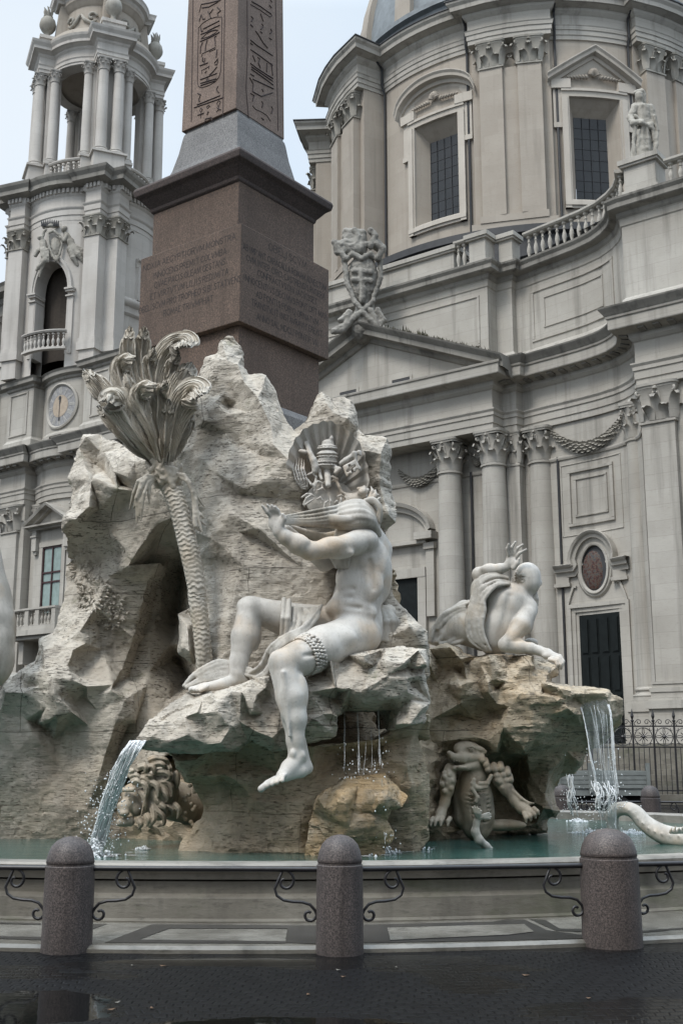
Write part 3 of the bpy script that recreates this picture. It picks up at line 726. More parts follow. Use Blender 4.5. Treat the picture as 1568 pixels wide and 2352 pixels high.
# ---- arch storey
KP, HS = 3.04, .5
def plan(k, h, r, n=9):
    """closed outline: stepped corner piers with curved bays between, clockwise"""
    out = []
    for q in range(4):
        c, s = cos(-q*pi/2), sin(-q*pi/2)
        a0 = k - .38 - h
        pts = [(-a0 + 2*a0*i/(n-1), 0) for i in range(n)]
        pts = [(x, sqrt(r*r - x*x)) for x, _ in pts]
        pts += [(a0, k+.38+h), (k-.38+h, k+.38+h), (k-.38+h, k-.38+h), (k+.38+h, k-.38+h), (k+.38+h, a0)]
        out += [(x*c - y*s, x*s + y*c) for x, y in pts]
    return out
z0, z1, z2 = 24.05, 31.0, 32.25
m = tb()
for sx in (-1, 1):
    for sy in (-1, 1):
        for t in (-.38, .38):
            cx, cy = sx*(KP + t), sy*(KP - t)
            m.box((cx-HS, cy-HS, 22.95), (cx+HS, cy+HS, z1)); m.box((cx-HS-.12, cy-HS-.12, z0), (cx+HS+.12, cy+HS+.12, z0+.5)); m.box((cx-HS-.07, cy-HS-.07, z0+.5), (cx+HS+.07, cy+HS+.07, z0+.72)); m.box((cx-HS, cy-HS, z1), (cx+HS, cy+HS, z2+.1))
        m.box((sx*KP-1.1, sy*KP-1.1, z0), (sx*KP+.55 if sx > 0 else sx*KP+1.1, sy*KP+.55 if sy > 0 else sy*KP+1.1, z2)) if False else None
pr = m.build('corner_pier', M['tower'], tower)
for sx in (-1, 1):
    for sy in (-1, 1):
        for t in (-.38, .38):
            if sx < 0 and sy < 0: continue
            k = tb(); capital(k, (sx*(KP + t), sy*(KP - t), z1), HS, z2-z1, square=True); k.build('capital', M['carved'], pr, smooth=50)
# curved bay walls with arched openings
def bay_wall(q, hw, zs, rise, sill, tname):
    c, s = cos(-q*pi/2), sin(-q*pi/2)
    def R_(x, y, z): return WT(x*c - y*s, x*s + y*c, z)
    m = MB(R_); r0, r1 = 4.0, 3.1; a0 = 2.9
    def yy(x, r): return sqrt(max(r*r - x*x, .01))
    def top(x): return zs + rise*sqrt(max(0, 1-(x/hw)**2))
    n = 16; xs = np.linspace(-hw, hw, n+1)
    for r in (r0, r1):
        for x0, x1 in ((-a0, -hw), (hw, a0)): m.grid([[(x, yy(x, r), z) for x in np.linspace(x0, x1, 4)] for z in (22.9, z2+.1)])
        m.grid([[(x, yy(x, r), z2+.1) for x in xs], [(x, yy(x, r), top(x)) for x in xs]])
        if sill > z0: m.grid([[(x, yy(x, r), z0-.3) for x in xs], [(x, yy(x, r), sill) for x in xs]])
    inn = [(-hw, sill)] + [(x, top(x)) for x in xs] + [(hw, sill)]
    m.grid([[(x, yy(x, r0), z) for x, z in inn], [(x, yy(x, r1), z) for x, z in inn]])
    o = m.build('bay_wall', M['tower'], tower)
    m = MB(R_)
    if rise > .1:                            # archivolt and imposts
        pts = [(hw*cos(t), zs + rise*sin(t)) for t in np.linspace(pi, 0, 20)]
        rows = [[(x*(1+o_), yy(x*(1+o_), r0) + q_, zs + (z-zs)*(1+o_*.9)) for x, z in pts] for o_, q_ in ((0, -.02), (0, .08), (.12, .1), (.13, .16), (.24, .18), (.26, -.02))]
        m.grid(rows)
        for sg in (-1, 1):
            x0, x1 = sorted((sg*(hw-.06), sg*(hw+.36))); y0 = yy(x1 if sg > 0 else -x0, r0)
            for za, zb, o_ in ((-.5, -.42, .1), (-.22, -.1, .12), (-.1, .0, .2)): m.box((x0-o_*.4, r1-.1, zs+za), (x1+o_*.4, y0+.12+o_, zs+zb))
            m.box((x0, r1-.1, z0), (x1, y0+.1, zs-.5))
    else:
        m.sweep([(x, yy(x, r0)) for x in np.linspace(-hw-.35, hw+.35, 9)], [(0, zs), (.1, zs), (.12, zs+.3), (.25, zs+.4), (.25, zs+.5), (0, zs+.52)])
        for sg in (-1, 1): x0, x1 = sorted((sg*hw, sg*(hw+.3))); m.box((x0, 3, sill), (x1, yy(hw+.3, r0)+.2, zs))
        m.sweep([(x, yy(x, r0)) for x in np.linspace(-2.1, 2.1, 11)], [(0, sill-.5), (.1, sill-.45), (.2, sill-.3), (.2, sill-.12), (.1, sill), (0, sill)])
        m.sweep([(x, yy(x, r0)) for x in np.linspace(-2.1, 2.1, 11)], [(0, sill-1.1), (.08, sill-1.05), (.14, sill-.95), (0, sill-.93)])
    m.build('arch_moulding', M['trim'] if False else M['tower'], o, smooth=40)
bay_wall(0, 1.15, 28.0, 1.75, z0, 'a'); bay_wall(1, .7, 30.0, 0.001, 27.9, 'b'); bay_wall(2, .9, 28., 1.2, z0, 'c'); bay_wall(3, .9, 28, 1.2, z0, 'd')
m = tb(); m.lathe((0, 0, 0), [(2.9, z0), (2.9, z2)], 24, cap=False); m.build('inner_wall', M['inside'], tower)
# balcony of the arch, bulging forward
def arcT(r, a0, a1, n=14): return [(r*sin(a), r*cos(a)) for a in np.linspace(a0, a1, n)]
_w = W
def balu_T(path, z, h, step, k):
    bm = tb(); bm.sweep(path, [(-.15, z), (.15, z), (.15, z+.12), (-.15, z+.12)]); bm.sweep(path, [(-.15, z+h-.14), (.14, z+h-.14), (.2, z+h-.06), (.2, z+h), (-.18, z+h)])
    b = bm.build('balustrade', M['tower'], tower); hh = h - .26; key = (round(h, 2), k, 'tower')
    for q, t in along(path, step, step*.5):
        if key not in _b0:
            o = baluster_mesh(hh, k).build('baluster', M['tower'], None, smooth=40); _b0[key] = o.data; bpy.data.objects.remove(o)
        o = bpy.data.objects.new('baluster', _b0[key]); COL.objects.link(o); o.parent = b; o.location = Vector(WT(q[0], q[1], z+.12)) - root_of(tower)
balu_T([(x, 4.15 + .35*(1-(x/1.5)**2)) for x in np.linspace(-1.45, 1.45, 11)], z0+.1, 1.15, .3, .85)
# entablature with dentils
PL = plan(KP, HS, 4.0)
m = tb(); m.sweep(PL, [(-1, z2), (0.02, z2), (.02, z2+.3), (.07, z2+.33), (.07, z2+.65), (.14, z2+.75), (.16, z2+.82), (.02, z2+.84), (.02, z2+1.5), (.1, z2+1.6), (.12, z2+1.66), (.12, z2+1.95), (.3, z2+2.0)], closed=True); m.build('entablature', M['tower'], tower)
m = tb(); m.sweep(PL, [(.12, z2+1.95), (.34, z2+2.0), (.62, z2+2.06), (.64, z2+2.3), (.8, z2+2.5), (.84, z2+2.6), (.86, z2+2.66), (-1.2, z2+2.95)], closed=True); m.build('cornice', M['cornice'], tower)
m = tb()
for q, t in along(PL + PL[:1], .26, .1):
    nn = np.array([-t[1], t[0]]); c4 = [q+nn*.1-t*.075, q+nn*.1+t*.075, q+nn*.26+t*.075, q+nn*.26-t*.075]
    m.add([(c[0], c[1], z2+1.68) for c in c4] + [(c[0], c[1], z2+1.94) for c in c4], [(0,1,2,3), (0,1,5,4), (1,2,6,5), (2,3,7,6), (3,0,4,7)])
m.build('dentils', M['tower'], tower, recalc=False)
# ---- open belfry
zp, zc0, zc1, ze = 34.9, 36.7, 42.2, 42.95
def ring_plan(r, rp, hw, n=8):
    """ring with rectangular projections over the four piers, clockwise"""
    out = []
    for q in range(4):
        pa = pi/4 - q*pi/2                   # pier direction (standard angle)
        half = math.asin(hw/r)
        for i in range(n+1):
            a = pa + pi/2 - half - (pi/2 - 2*half)*i/n; out.append((r*cos(a), r*sin(a)))
        ux, uy = cos(pa), sin(pa); tx, ty = sin(pa), -cos(pa)
        out += [(ux*rp - tx*hw, uy*rp - ty*hw), (ux*rp + tx*hw, uy*rp + ty*hw)]
    return out
m = tb(); m.lathe((0, 0, 0), [(3.7, zp-.2), (3.7, zp+.1), (.1, zp+.1)], 32, cap=False); m.build('belfry_floor', M['tower'], tower)
RP = ring_plan(3.15, 3.92, .92)
m = tb(); m.sweep(RP, [(-.75, ze), (0, ze), (0, ze+.2), (.05, ze+.22), (.05, ze+.42), (.1, ze+.5), (.0, ze+.52), (0, ze+1.0), (.08, ze+1.1), (.1, ze+1.2), (.28, ze+1.3), (.42, ze+1.34), (.42, ze+1.52), (.54, ze+1.72), (.58, ze+1.86), (-1.5, ze+2.1)], closed=True); m.build('belfry_entablature', M['tower'], tower)
m = tb(); m.lathe((0, 0, 0), [(3.2, ze+.02), (2.2, ze+.4), (.05, ze+.6)], 32, cap=False); m.build('ceiling', M['stucco'], tower, smooth=True)
for q in range(4):
    pa = pi/4 - q*pi/2; ux, uy = cos(pa), sin(pa); tx, ty = sin(pa), -cos(pa)
    def RP_(a, b, z, ux=ux, uy=uy, tx=tx, ty=ty): return WT(tx*a + ux*b, ty*a + uy*b, z)
    m = MB(RP_); m.box((-.78, 2.5, zc0), (.78, 3.35, ze)); m.box((-.98, 2.75, zc0), (.98, 3.1, ze))
    m.box((-.92, 2.3, zp), (.92, 4.2, zc0-.1)); m.box((-1.05, 2.3, zc0-.12), (1.05, 4.34, zc0)); m.box((-1.5, 2.3, zp), (1.5, 3.3, zc0-.12)); m.box((-1.58, 2.3, zc0-.14), (1.58, 3.4, zc0-.01))
    m.box((-.7, 2.9, ze+1.9), (.7, 3.9, ze+2.65)); m.box((-.78, 2.9, ze+2.5), (.78, 3.98, ze+2.72))
    pier = m.build('belfry_pier', M['tower'], tower)
    for a, b, r in ((-.46, 3.75, .34), (.46, 3.75, .34), (-1.22, 2.95, .3), (1.22, 2.95, .3)):
        m = MB(RP_); m.lathe((a, b, zc0), [(x, z) for x, z in attic_base(r)], 18); m.lathe((a, b, 0), shaft(r, r*.85, zc0+r, zc1), 18); capital(m, (a, b, zc1), r*.87, ze-zc1); m.build('column', M['tower'], pier, smooth=35)
    m = MB(RP_); c_ = (0, 3.45, ze+2.72)
    m.lathe(c_, [(.36, 0), (.36, .12), (.2, .2), (.15, .5), (.2, .6), (.36, .75), (.5, 1.0), (.52, 1.2), (.45, 1.5), (.28, 1.7), (.3, 1.78), (.2, 1.85)], 18)
    for j in range(7):
        a = j*.9; m.tube([(c_[0]+.14*cos(a), c_[1]+.14*sin(a), c_[2]+1.8), (c_[0]+.24*cos(a), c_[1]+.24*sin(a), c_[2]+2.1), (c_[0]+.3*cos(a+.4), c_[1]+.3*sin(a+.4), c_[2]+2.35)], [.1, .08, .02], 5)
    m.tube([(c_[0], c_[1], c_[2]+1.8), (c_[0], c_[1], c_[2]+2.5)], [.15, .03], 6)
    m.build('urn', M['carved'], pier, smooth=50)
for q in range(4):
    a0 = pi/2*q; balu_T(arcT(3.3, a0 - .36, a0 + .36, 9), zp+.1, 1.55, .34, 1.05)
# upper drum and concave lead cap
m = tb(); m.lathe((0, 0, 0), [(3.5, 44.9), (3.4, 45.3), (2.5, 45.7), (2.35, 45.9), (2.3, 47.6), (2.42, 47.7), (2.5, 47.9), (2.6, 48.0), (2.62, 48.3)], 40, cap=False)
for q in range(4):
    pa = pi/4 - q*pi/2; ux, uy = cos(pa), sin(pa); tx, ty = sin(pa), -cos(pa)
    b_ = len(m.v)
    for a, c, z in ((-.55, 2.2, 45.3), (.55, 2.2, 45.3), (.55, 3.05, 45.3), (-.55, 3.05, 45.3), (-.45, 2.2, 48.3), (.45, 2.2, 48.3), (.45, 2.75, 48.3), (-.45, 2.75, 48.3)): m.v.append(WT(tx*a+ux*c, ty*a+uy*c, z))
    m.f += [tuple(b_+i for i in f) for f in ((0,1,5,4), (1,2,6,5), (2,3,7,6), (3,0,4,7), (4,5,6,7))]
m.build('upper_drum', M['stucco'], tower, smooth=30)
RP2 = ring_plan(2.62, 2.95, .6)
m = tb(); m.sweep(RP2, [(-.5, 48.2), (.0, 48.2), (.06, 48.35), (.25, 48.45), (.28, 48.65), (.34, 48.8), (-.6, 49)], closed=True); m.build('upper_cornice', M['tower'], tower)
m = tb(); m.lathe((0, 0, 0), [(2.7, 48.85), (2.1, 49.4), (1.5, 50.4), (1.2, 51.5), (1.05, 53.2), (1.3, 53.5), (.4, 54.5)], 32); m.build('cap_roof', M['lead'], tower, smooth=30)
m = tb()
for q in range(4):                           # scrolled swags on the upper drum
    for sg in (-1, 1):
        pts = []
        for t in np.linspace(0, 1, 14):
            th = t*5.2; r_ = .34*(1-t*.75)
            a = (q*pi/2) + sg*(.42 - .16*sin(0) + (r_*cos(th))/2.45 - .1); pts.append((2.42*sin(a), 2.42*cos(a), 46.75 + r_*sin(th)))
        m.tube(pts, .09, 5)
        pts = [(2.42*sin(q*pi/2+sg*x), 2.42*cos(q*pi/2+sg*x), z) for x, z in ((.45, 46.5), (.3, 46.3), (.12, 46.6), (.02, 47.0))]; m.tube(pts, [.06, .12, .14, .06], 6)
m.build('scrollwork', M['carved'], tower, smooth=True)

# ================================================================== palace beyond the tower
PB = C2 + U2*(-36.0) - N2*1.0
def WP(s, d, z): q = np.array([-22.2, 75.0]) + U2*s + N2*d; return (q[0], q[1], z)
pal = empty('palace', WP(-6, -3, 0), 'grey palace with pilasters and tiled eaves at the far left behind the bell tower', 'building')
m = MB(WP); m.box((-16, -8, 0), (1.5, 0, 33)); 
for s in (-14, -10, -6, -2.2, 1): m.box((s-.55, -.1, 26.8), (s+.55, .3, 31)); m.box((s-.7, -.1, 31), (s+.7, .5, 31.4)); m.box((s-.7, -.1, 10), (s+.7, .4, 25.8))
m.build('wall', M['church'], pal)
m = MB(WP); m.sweep([(-16, 0), (1.5, 0)], [(0, 31.4), (.3, 31.5), (.35, 32.2), (.5, 32.3), (.6, 32.6), (1.2, 32.75), (1.25, 33.1), (1.4, 33.3), (-.5, 33.35)]); m.sweep([(-16, 0), (1.5, 0)], [(0, 25.9), (.3, 26), (.5, 26.2), (.6, 26.5), (.0, 26.7)]); m.build('cornice', M['cornice'], pal)
m = MB(WP); m.add([(-16, 1.4, 33.3), (1.5, 1.4, 33.3), (1.5, -6, 36), (-16, -6, 36)], [(0,1,2,3)]); m.build('roof', M['slate'], pal)
for s in (-12, -8, -4.1, -.6):
    m = MB(WP); m.box((s-.6, -.2, 27.3), (s+.6, .02, 30.3)); m.build('window', M['inside'], pal)
# ================================================================== street, fountain basin, bollards
def m_granite(name, c1, c2, c3, scale=60, rough=.75, streak=.3, spec=.3):
    k = NB(name); v = k.noise(scale, 2, .8); big = k.noise(1.3, 5, .6); st = k.noise(1., 5, .6, k.mapv((5, 5, .35)))
    col = k.ramp(v, [(.34, c1), (.5, c2), (.66, c3)])
    col = k.mix(col, tuple(c*.5 for c in c2[:3]) + (1,), k.math('MULTIPLY', k.ramp(big, [(.42, 0.), (.7, 1.)]), .55))
    col = k.mix(col, tuple(c*.42 for c in c2[:3]) + (1,), k.math('MULTIPLY', k.ramp(st, [(.5, 0.), (.72, 1.)]), streak))
    return k.out(col, rough, k.bump(v, .25, .006), spec)
M['granite'] = m_granite('red_granite', lin(0.0650, 0.0494, 0.0398), lin(0.1144, 0.0819, 0.0643), lin(0.1755, 0.1196, 0.0913), 42)
M['granite_grey'] = m_granite('grey_granite', lin(0.1013, 0.0985, 0.0972), lin(0.1688, 0.1647, 0.1620), lin(0.2362, 0.2295, 0.2228), 42)
M['granite_shaft'] = m_granite('rose_granite', lin(0.1170, 0.0884, 0.0725), lin(0.1885, 0.1404, 0.1147), lin(0.2600, 0.1924, 0.1544), 42)
M['bollard_a'] = m_granite('bollard_granite', lin(0.0312, 0.0270, 0.0260), lin(0.0749, 0.0634, 0.0603), lin(0.1456, 0.1196, 0.1092), 75, .5, .8)
M['bollard_b'] = m_granite('bollard_red_granite', lin(0.0304, 0.0264, 0.0248), lin(0.0784, 0.0640, 0.0592), lin(0.1440, 0.1160, 0.1040), 75, .5, .9)
M['engraved'] = m_plain('engraved_letters', lin(.050, .038, .034), .8)
M['glyph'] = m_plain('engraved_glyphs', lin(.05, .034, .032), .8)
def m_basin(name, c1, c2, wet=.45, algae=.0):
    k = NB(name); big = k.noise(1.1, 6, .65); f = k.noise(1., 6, .7, k.mapv((6, 6, 22))); st = k.noise(1., 4, .6, k.mapv((3, 3, .5)))
    col = k.mix(c1, c2, k.ramp(big, [(.36, 0.), (.66, 1.)])); d = tuple(c*.4 for c in c2[:3]) + (1,)
    col = k.mix(col, d, k.ramp(f, [(.54, 0.), (.74, .7)])); col = k.mix(col, d, k.math('MULTIPLY', k.ramp(st, [(.5, 0.), (.72, 1.)]), .6))
    if algae: col = k.mix(col, lin(.05, .06, .025), k.math('MULTIPLY', k.ramp(k.noise(.9, 6, .7, k.mapv((1, 1, 2.5), loc=(3, 1, 0))), [(.5, 0.), (.7, 1.)]), algae))
    return k.out(col, wet, k.bump(f, .3, .02), .4)
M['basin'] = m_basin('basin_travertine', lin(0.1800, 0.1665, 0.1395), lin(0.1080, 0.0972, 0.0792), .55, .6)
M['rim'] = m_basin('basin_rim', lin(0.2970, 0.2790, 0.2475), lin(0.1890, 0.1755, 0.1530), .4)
M['marble_pave'] = m_basin('wet_marble', lin(0.1950, 0.1833, 0.1599), lin(0.1092, 0.1014, 0.0858), .25)
M['dark_pave'] = m_plain('wet_dark_slab', lin(.035, .034, .034), .22, .4, 3, 0, .5, .05)

# cobbles: wet basalt setts with puddles
k = NB('wet_basalt_setts')
warp = k.noise(.55, 3, .5); 
va = k.n.new('ShaderNodeVectorMath'); va.operation = 'SCALE'; k.l.new(k.noise(.8, 2, .5), va.inputs[0]); va.inputs['Scale'].default_value = .35
tcn = k.n.new('ShaderNodeTexNoise'); tcn.inputs['Scale'].default_value = .6; k.l.new(k.co, tcn.inputs['Vector'])
ad = k.n.new('ShaderNodeVectorMath'); ad.operation = 'MULTIPLY_ADD'; k.l.new(tcn.outputs['Color'], ad.inputs[0]); ad.inputs[1].default_value = (.5, .5, 0); k.l.new(k.co, ad.inputs[2])
br = k.n.new('ShaderNodeTexBrick'); br.offset = .5; br.inputs['Scale'].default_value = 1; br.inputs['Brick Width'].default_value = .105; br.inputs['Row Height'].default_value = .095; br.inputs['Mortar Size'].default_value = .014; br.inputs['Mortar Smooth'].default_value = .9
br.inputs['Color1'].default_value = (.35, .35, .35, 1); br.inputs['Color2'].default_value = (1, 1, 1, 1); br.inputs['Mortar'].default_value = (.1, .1, .1, 1)
k.l.new(ad.outputs[0], br.inputs['Vector'])
stone = k.noise(16, 4, .6)
pud = k.noise(.42, 3, .45, k.mapv((1, 1.9, 1), loc=(4.3, 2.2, 0)))
pm = k.ramp(pud, [(.53, 0.), (.56, 1.)])
pool = None
for cx, cy, rx, ry in ((-.8, 9.72, 1.15, .2), (-2.15, 8.0, .8, .6), (-.35, 7.45, 1.0, .32)):
    sx = k.sep(); dx = k.math('DIVIDE', k.math('SUBTRACT', sx[0], cx), rx); dy = k.math('DIVIDE', k.math('SUBTRACT', sx[1], cy), ry)
    r2 = k.math('ADD', k.math('MULTIPLY', dx, dx), k.math('MULTIPLY', dy, dy)); r2 = k.math('ADD', r2, k.math('MULTIPLY', k.math('SUBTRACT', k.noise(3, 3, .6), .5), 1.2))
    e = k.ramp(r2, [(.75, 1.), (.95, 0.)]); pool = e if pool is None else k.math('MAXIMUM', pool, e)
pm = k.math('MAXIMUM', k.math('MULTIPLY', pm, .55), pool)
col = k.mix(lin(.0015, .0015, .0017), lin(.0075, .0075, .008), br.outputs['Color'])
col = k.mix(col, lin(.0045, .0045, .005), k.ramp(stone, [(.4, 0.), (.65, .6)]))
col = k.mix(col, lin(.004, .004, .004), pm)
h = k.math('ADD', br.outputs['Color'], k.math('MULTIPLY', stone, .5))
bn = k.n.new('ShaderNodeBump'); bn.inputs['Distance'].default_value = .018
k.l.new(h, bn.inputs['Height']); k.l.new(k.math('SUBTRACT', .75, k.math('MULTIPLY', pm, .74)), bn.inputs['Strength'])
M['setts'] = k.out(col, k.math('SUBTRACT', .42, k.math('MULTIPLY', pm, .38)), bn.outputs[0], .11)
m = MB(); m.box((-260, -20, -.3), (260, 420, 0)); tag(m.build('ground', M['setts']), kind='structure')

# fallen leaves and bits of litter on the wet stone
BX, BY, BA, BB = -1.0, 17.6, 8.6, 6.08
def ell(da, n=120): return [(BX + (BA+da)*cos(-2*pi*i/n), BY + (BB+da)*sin(-2*pi*i/n)) for i in range(n)]
# apron: stone step with inlaid pattern round the basin
m = MB(); m.sweep(ell(0), [(-.6, -.1), (-.6, .055), (1.36, .055), (1.41, .03), (1.41, -.1)], closed=True); tag(m.build('pavement', M['marble_pave']), kind='structure')
def onz(pts, Z): return [tuple(PZ(x, y, Z)[:2]) + (Z,) for x, y in pts]
def z3(cx, cy): return (cx*.5, 1837.6 + cy*.5)          # measured in two enlarged strips of the photograph
def z4(cx, cy): return (784 + cx*.5, 1837.6 + cy*.5)
m = MB()
for f, poly in ((z3, [(480, 655), (700, 570), (1460, 576), (1455, 660), (1310, 655), (1320, 590), (780, 588), (640, 640), (1310, 648), (1310, 658)]),
                (z3, [(415, 570), (495, 568), (430, 590), (415, 590)]), (z3, [(0, 560), (190, 565), (190, 572), (0, 567)]), (z3, [(0, 625), (192, 628), (190, 642), (0, 636)]),
                (z4, [(101, 572), (224, 569), (698, 558), (750, 548), (838, 548), (943, 597), (1128, 622), (1128, 634), (979, 640), (171, 655), (101, 655)]),
                (z4, [(860, 545), (935, 550), (1000, 590), (1120, 592), (1120, 605), (985, 600)]), (z4, [(1380, 600), (1568, 585), (1568, 592), (1380, 609)])):
    pts = onz([f(*p) for p in poly], .0596)
    m.add(pts, [tuple(range(len(pts)))])
tag(m.build('paving_inlay', M['dark_pave'], recalc=False), kind='structure')
m = MB(); pts = onz([z4(x*1.7546-4, y*1.7565-548.5) for x, y in ((122, 646), (480, 636), (505, 656), (440, 664), (130, 678))], .0636); m.add(pts, [tuple(range(5))]); tag(m.build('paving_panel', M['marble_pave'], recalc=False), kind='structure')

# basin wall and rim
basin = empty('fountain_basin', (BX, BY, 0), 'broad low oval travertine basin holding the green fountain water', 'fountain basin')
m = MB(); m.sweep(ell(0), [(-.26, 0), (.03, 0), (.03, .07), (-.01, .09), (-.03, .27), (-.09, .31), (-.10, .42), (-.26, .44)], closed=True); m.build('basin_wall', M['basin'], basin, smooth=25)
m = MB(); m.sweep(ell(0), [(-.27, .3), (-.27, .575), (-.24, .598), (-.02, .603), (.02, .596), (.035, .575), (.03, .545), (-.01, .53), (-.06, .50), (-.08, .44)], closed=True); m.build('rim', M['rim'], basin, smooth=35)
# water
k = NB('green_water')
w1 = k.noise(1., 4, .55, k.mapv((2.2, 5.5, 1))); w2 = k.noise(1., 3, .5, k.mapv((9, 20, 1)))
big = k.noise(.5, 3, .5)
hgt = k.math('ADD', w1, k.math('MULTIPLY', w2, .35))
wc = k.mix(lin(.026, .070, .060), lin(.050, .115, .100), k.ramp(big, [(.35, 0.), (.7, 1.)]))
M['water'] = k.out(wc, .07, k.bump(hgt, .35, .05), .5)
m = MB(); e_ = ell(-.2, 96); m.add([(x, y, .45) for x, y in e_], [tuple(range(96))]); tag(m.build('water', M['water']), kind='structure')

# ------------------------------------------------------------------ bollards
BOLL = [(0.00, 0), (1.0, 0), (1.0, .72), (1.0, .74), (.955, .748), (.955, .762), (.985, .77), (.97, .80), (.90, .86), (.78, .92), (.6, .96), (.35, .99), (.1, 1.0)]
def bollard(x, ybot, ytop, wpx, mat, label, name='stone_bollard', Y=None):
    p = PZ(x, ybot, .0) if Y is None else P(x, ybot, Y); r = wpx/2*pxm(p[1], 1.0)/1.0; Yc = p[1] - r*.15
    top = P(x, ytop, Yc)[2]
    o = empty(name, (p[0]*Yc/p[1], Yc, 0), label, 'bollard', 'stone bollards around the fountain')
    c = (o.location.x, o.location.y, 0)
    m = MB(); m.lathe(c, [(a*r*(1.03 - .03*b), b*top) for a, b in BOLL[1:6]], 40); m.build('shaft', mat, o, smooth=40)
    m = MB(); m.lathe(c, [(a*r, b*top) for a, b in BOLL[5:]], 40); m.build('dome', mat, o, smooth=60)
    return o, r, top
bL, rL, tL = bollard(153, 2183, 1921, 110, M['bollard_a'], 'grey granite bollard with domed top, leftmost of the three in front of the basin')
bC, rC, tC = bollard(780, 2188, 1917, 104, M['bollard_a'], 'slim dark granite bollard with domed top, the middle one before the basin')
bR, rR, tR = bollard(1406, 2170, 1903, 130, M['bollard_b'], 'thick reddish granite bollard with domed top, in front of the serpent tail')
bF, rF, tF = bollard(1495, 1880, 1804, 44, M['bollard_a'], 'small dark bollard behind the basin, in front of the iron fence', Y=24.6)
bG, rG, tG = bollard(1290, 1880, 1802, 46, M['bollard_a'], 'dark bollard behind the basin, beside the parked flatbed truck', Y=24.6)
def railing(p0, r0, p1, r1, label, ends=(1, 1), z=.668, k_=1.0):
    p0 = np.array(p0, float)[:2]; p1 = np.array(p1, float)[:2]; t = (p1-p0)/np.linalg.norm(p1-p0)
    a = p0 + t*r0*.8; b = p1 - t*r1*.8
    o = empty('iron_railing', (*(a+b)/2, 0), label, 'railing', 'iron railings between the bollards')
    m = MB(); m.tube([(*a, z), (*b, z)], .023*k_, 10); m.build('bar', M['iron'], o, smooth=50)
    for e_, s in zip(ends, (1, -1)):
        if not e_: continue
        q = (p0 + t*r0) if s > 0 else (p1 - t*r1)
        def pt(u_, v_): return (*(q + t*s*u_*k_), z - v_*k_)
        pts = []
        for i in range(16):                  # upper volute
            th = i/15*4.6; r_ = .022 + .063*i/15
            pts.append((.27 + r_*cos(2.6 - th + 4.6 - 2.0)*1.0, .105 + r_*sin(-(2.6 - th + 2.6))))
        up = [(.27 + (.02+.075*i/17)*cos(1.2 - i*.36), .10 - (.02+.075*i/17)*sin(1.2 - i*.36)) for i in range(18)]
        # continue into the sweep down to the bollard and the lower volute
        mid = [(.355, .16), (.335, .215), (.28, .25), (.2, .262), (.12, .265), (.055, .285), (.015, .33)]
        lo = [(.062 - (.062 - .045*i/13)*cos(i*.42), .365 + (.062 - .045*i/13)*sin(i*.42)) for i in range(14)]
        pts = [pt(*p) for p in up + mid + lo]
        m = MB(); m.tube(pts, .0125*k_, 8); m.build('scroll', M['iron'], o, smooth=60)
    return o
railing(bL.location, rL, bC.location, rC, 'black iron rail with scrolled ends between the left and middle bollards')
railing(bC.location, rC, bR.location, rR, 'black iron rail with scrolled ends between the middle and right bollards')
railing((bL.location.x-2.4, bL.location.y+.25, 0), rL, bL.location, rL, 'black iron rail running out of the picture left of the leftmost bollard', (0, 1))
railing(bR.location, rR, (bR.location.x+2.4, bR.location.y+.55, 0), rR, 'black iron rail running out of the picture right of the thick red bollard', (1, 0))
railing(bG.location, rG, bF.location, rF, 'distant iron rail between two bollards behind the basin, below the flatbed truck')
railing(bF.location, rF, (bF.location.x+2.3, bF.location.y-.6, 0), rF, 'distant iron rail at the right edge in front of the iron fence', (1, 0))

# ------------------------------------------------------------------ obelisk
OA = radians(37)
oL = np.array([-cos(OA), sin(OA)]); oR = np.array([sin(OA), cos(OA)])
OY = 17.6
obel = empty('obelisk', (-1.74, OY, 4.0), 'tall red granite obelisk with carved signs on a stepped, inscribed pedestal', 'obelisk')
def zo(y, s): return P(550, y, OY - s*.70)[2]
def sq(s, z, ox): O = np.array([ox, OY]); return [(*(O + s/2*(-oL - oR)), z), (*(O + s/2*(-oL + oR)), z), (*(O + s/2*(oL + oR)), z), (*(O + s/2*(oL - oR)), z)]
def stack(name, prof, mat, parent=obel, smooth=False, ox=-1.74):
    m = MB(); rows = [sq(s, z, ox) for s, z in prof]; m.grid(rows, closed=True); m.add(rows[0], [(0,1,2,3)]); m.add(rows[-1], [(0,1,2,3)])
    o = m.build(name, mat, parent)
    bv = o.modifiers.new('bevel', 'BEVEL'); bv.width = .012; bv.segments = 2; bv.limit_method = 'ANGLE'
    return o
SB = 2.16
zi0, zi1, zc0_, zc1_ = zo(737, SB), 9.45, 10.27, 10.64
zpl = zo(905, 1.95)
stack('plinth', [(2.3, zpl-1.2), (2.3, zpl-.12), (2.24, zpl-.08), (2.16, zpl-.02), (2.02, zpl+.03)], M['granite_grey'], ox=-1.73)
stack('lower_block', [(1.94, zpl-1), (1.94, zi0)], M['granite'], ox=-1.72)
stack('pedestal', [(SB, zi0), (SB, zi1)], M['granite'], ox=-1.72)
stack('upper_block', [(1.86, zi1), (1.86, zc0_)], M['granite'], ox=-1.76)
hz_ = zc1_ - zc0_
M['granite_dark'] = m_granite('soot_granite', lin(0.0427, 0.0361, 0.0342), lin(0.0712, 0.0551, 0.0503), lin(0.1092, 0.0808, 0.0712), 42)  # darker tone of the pedestal granite, for the cornice
stack('cornice', [(1.86, zc0_-.03), (1.92, zc0_), (1.94, zc0_+.05), (2.05, zc0_+.12), (2.15, zc0_+hz_*.5), (2.19, zc0_+hz_*.55), (2.30, zc0_+hz_*.66), (2.34, zc1_-.03), (2.3, zc1_+.02)], M['granite_dark'], ox=-1.77)
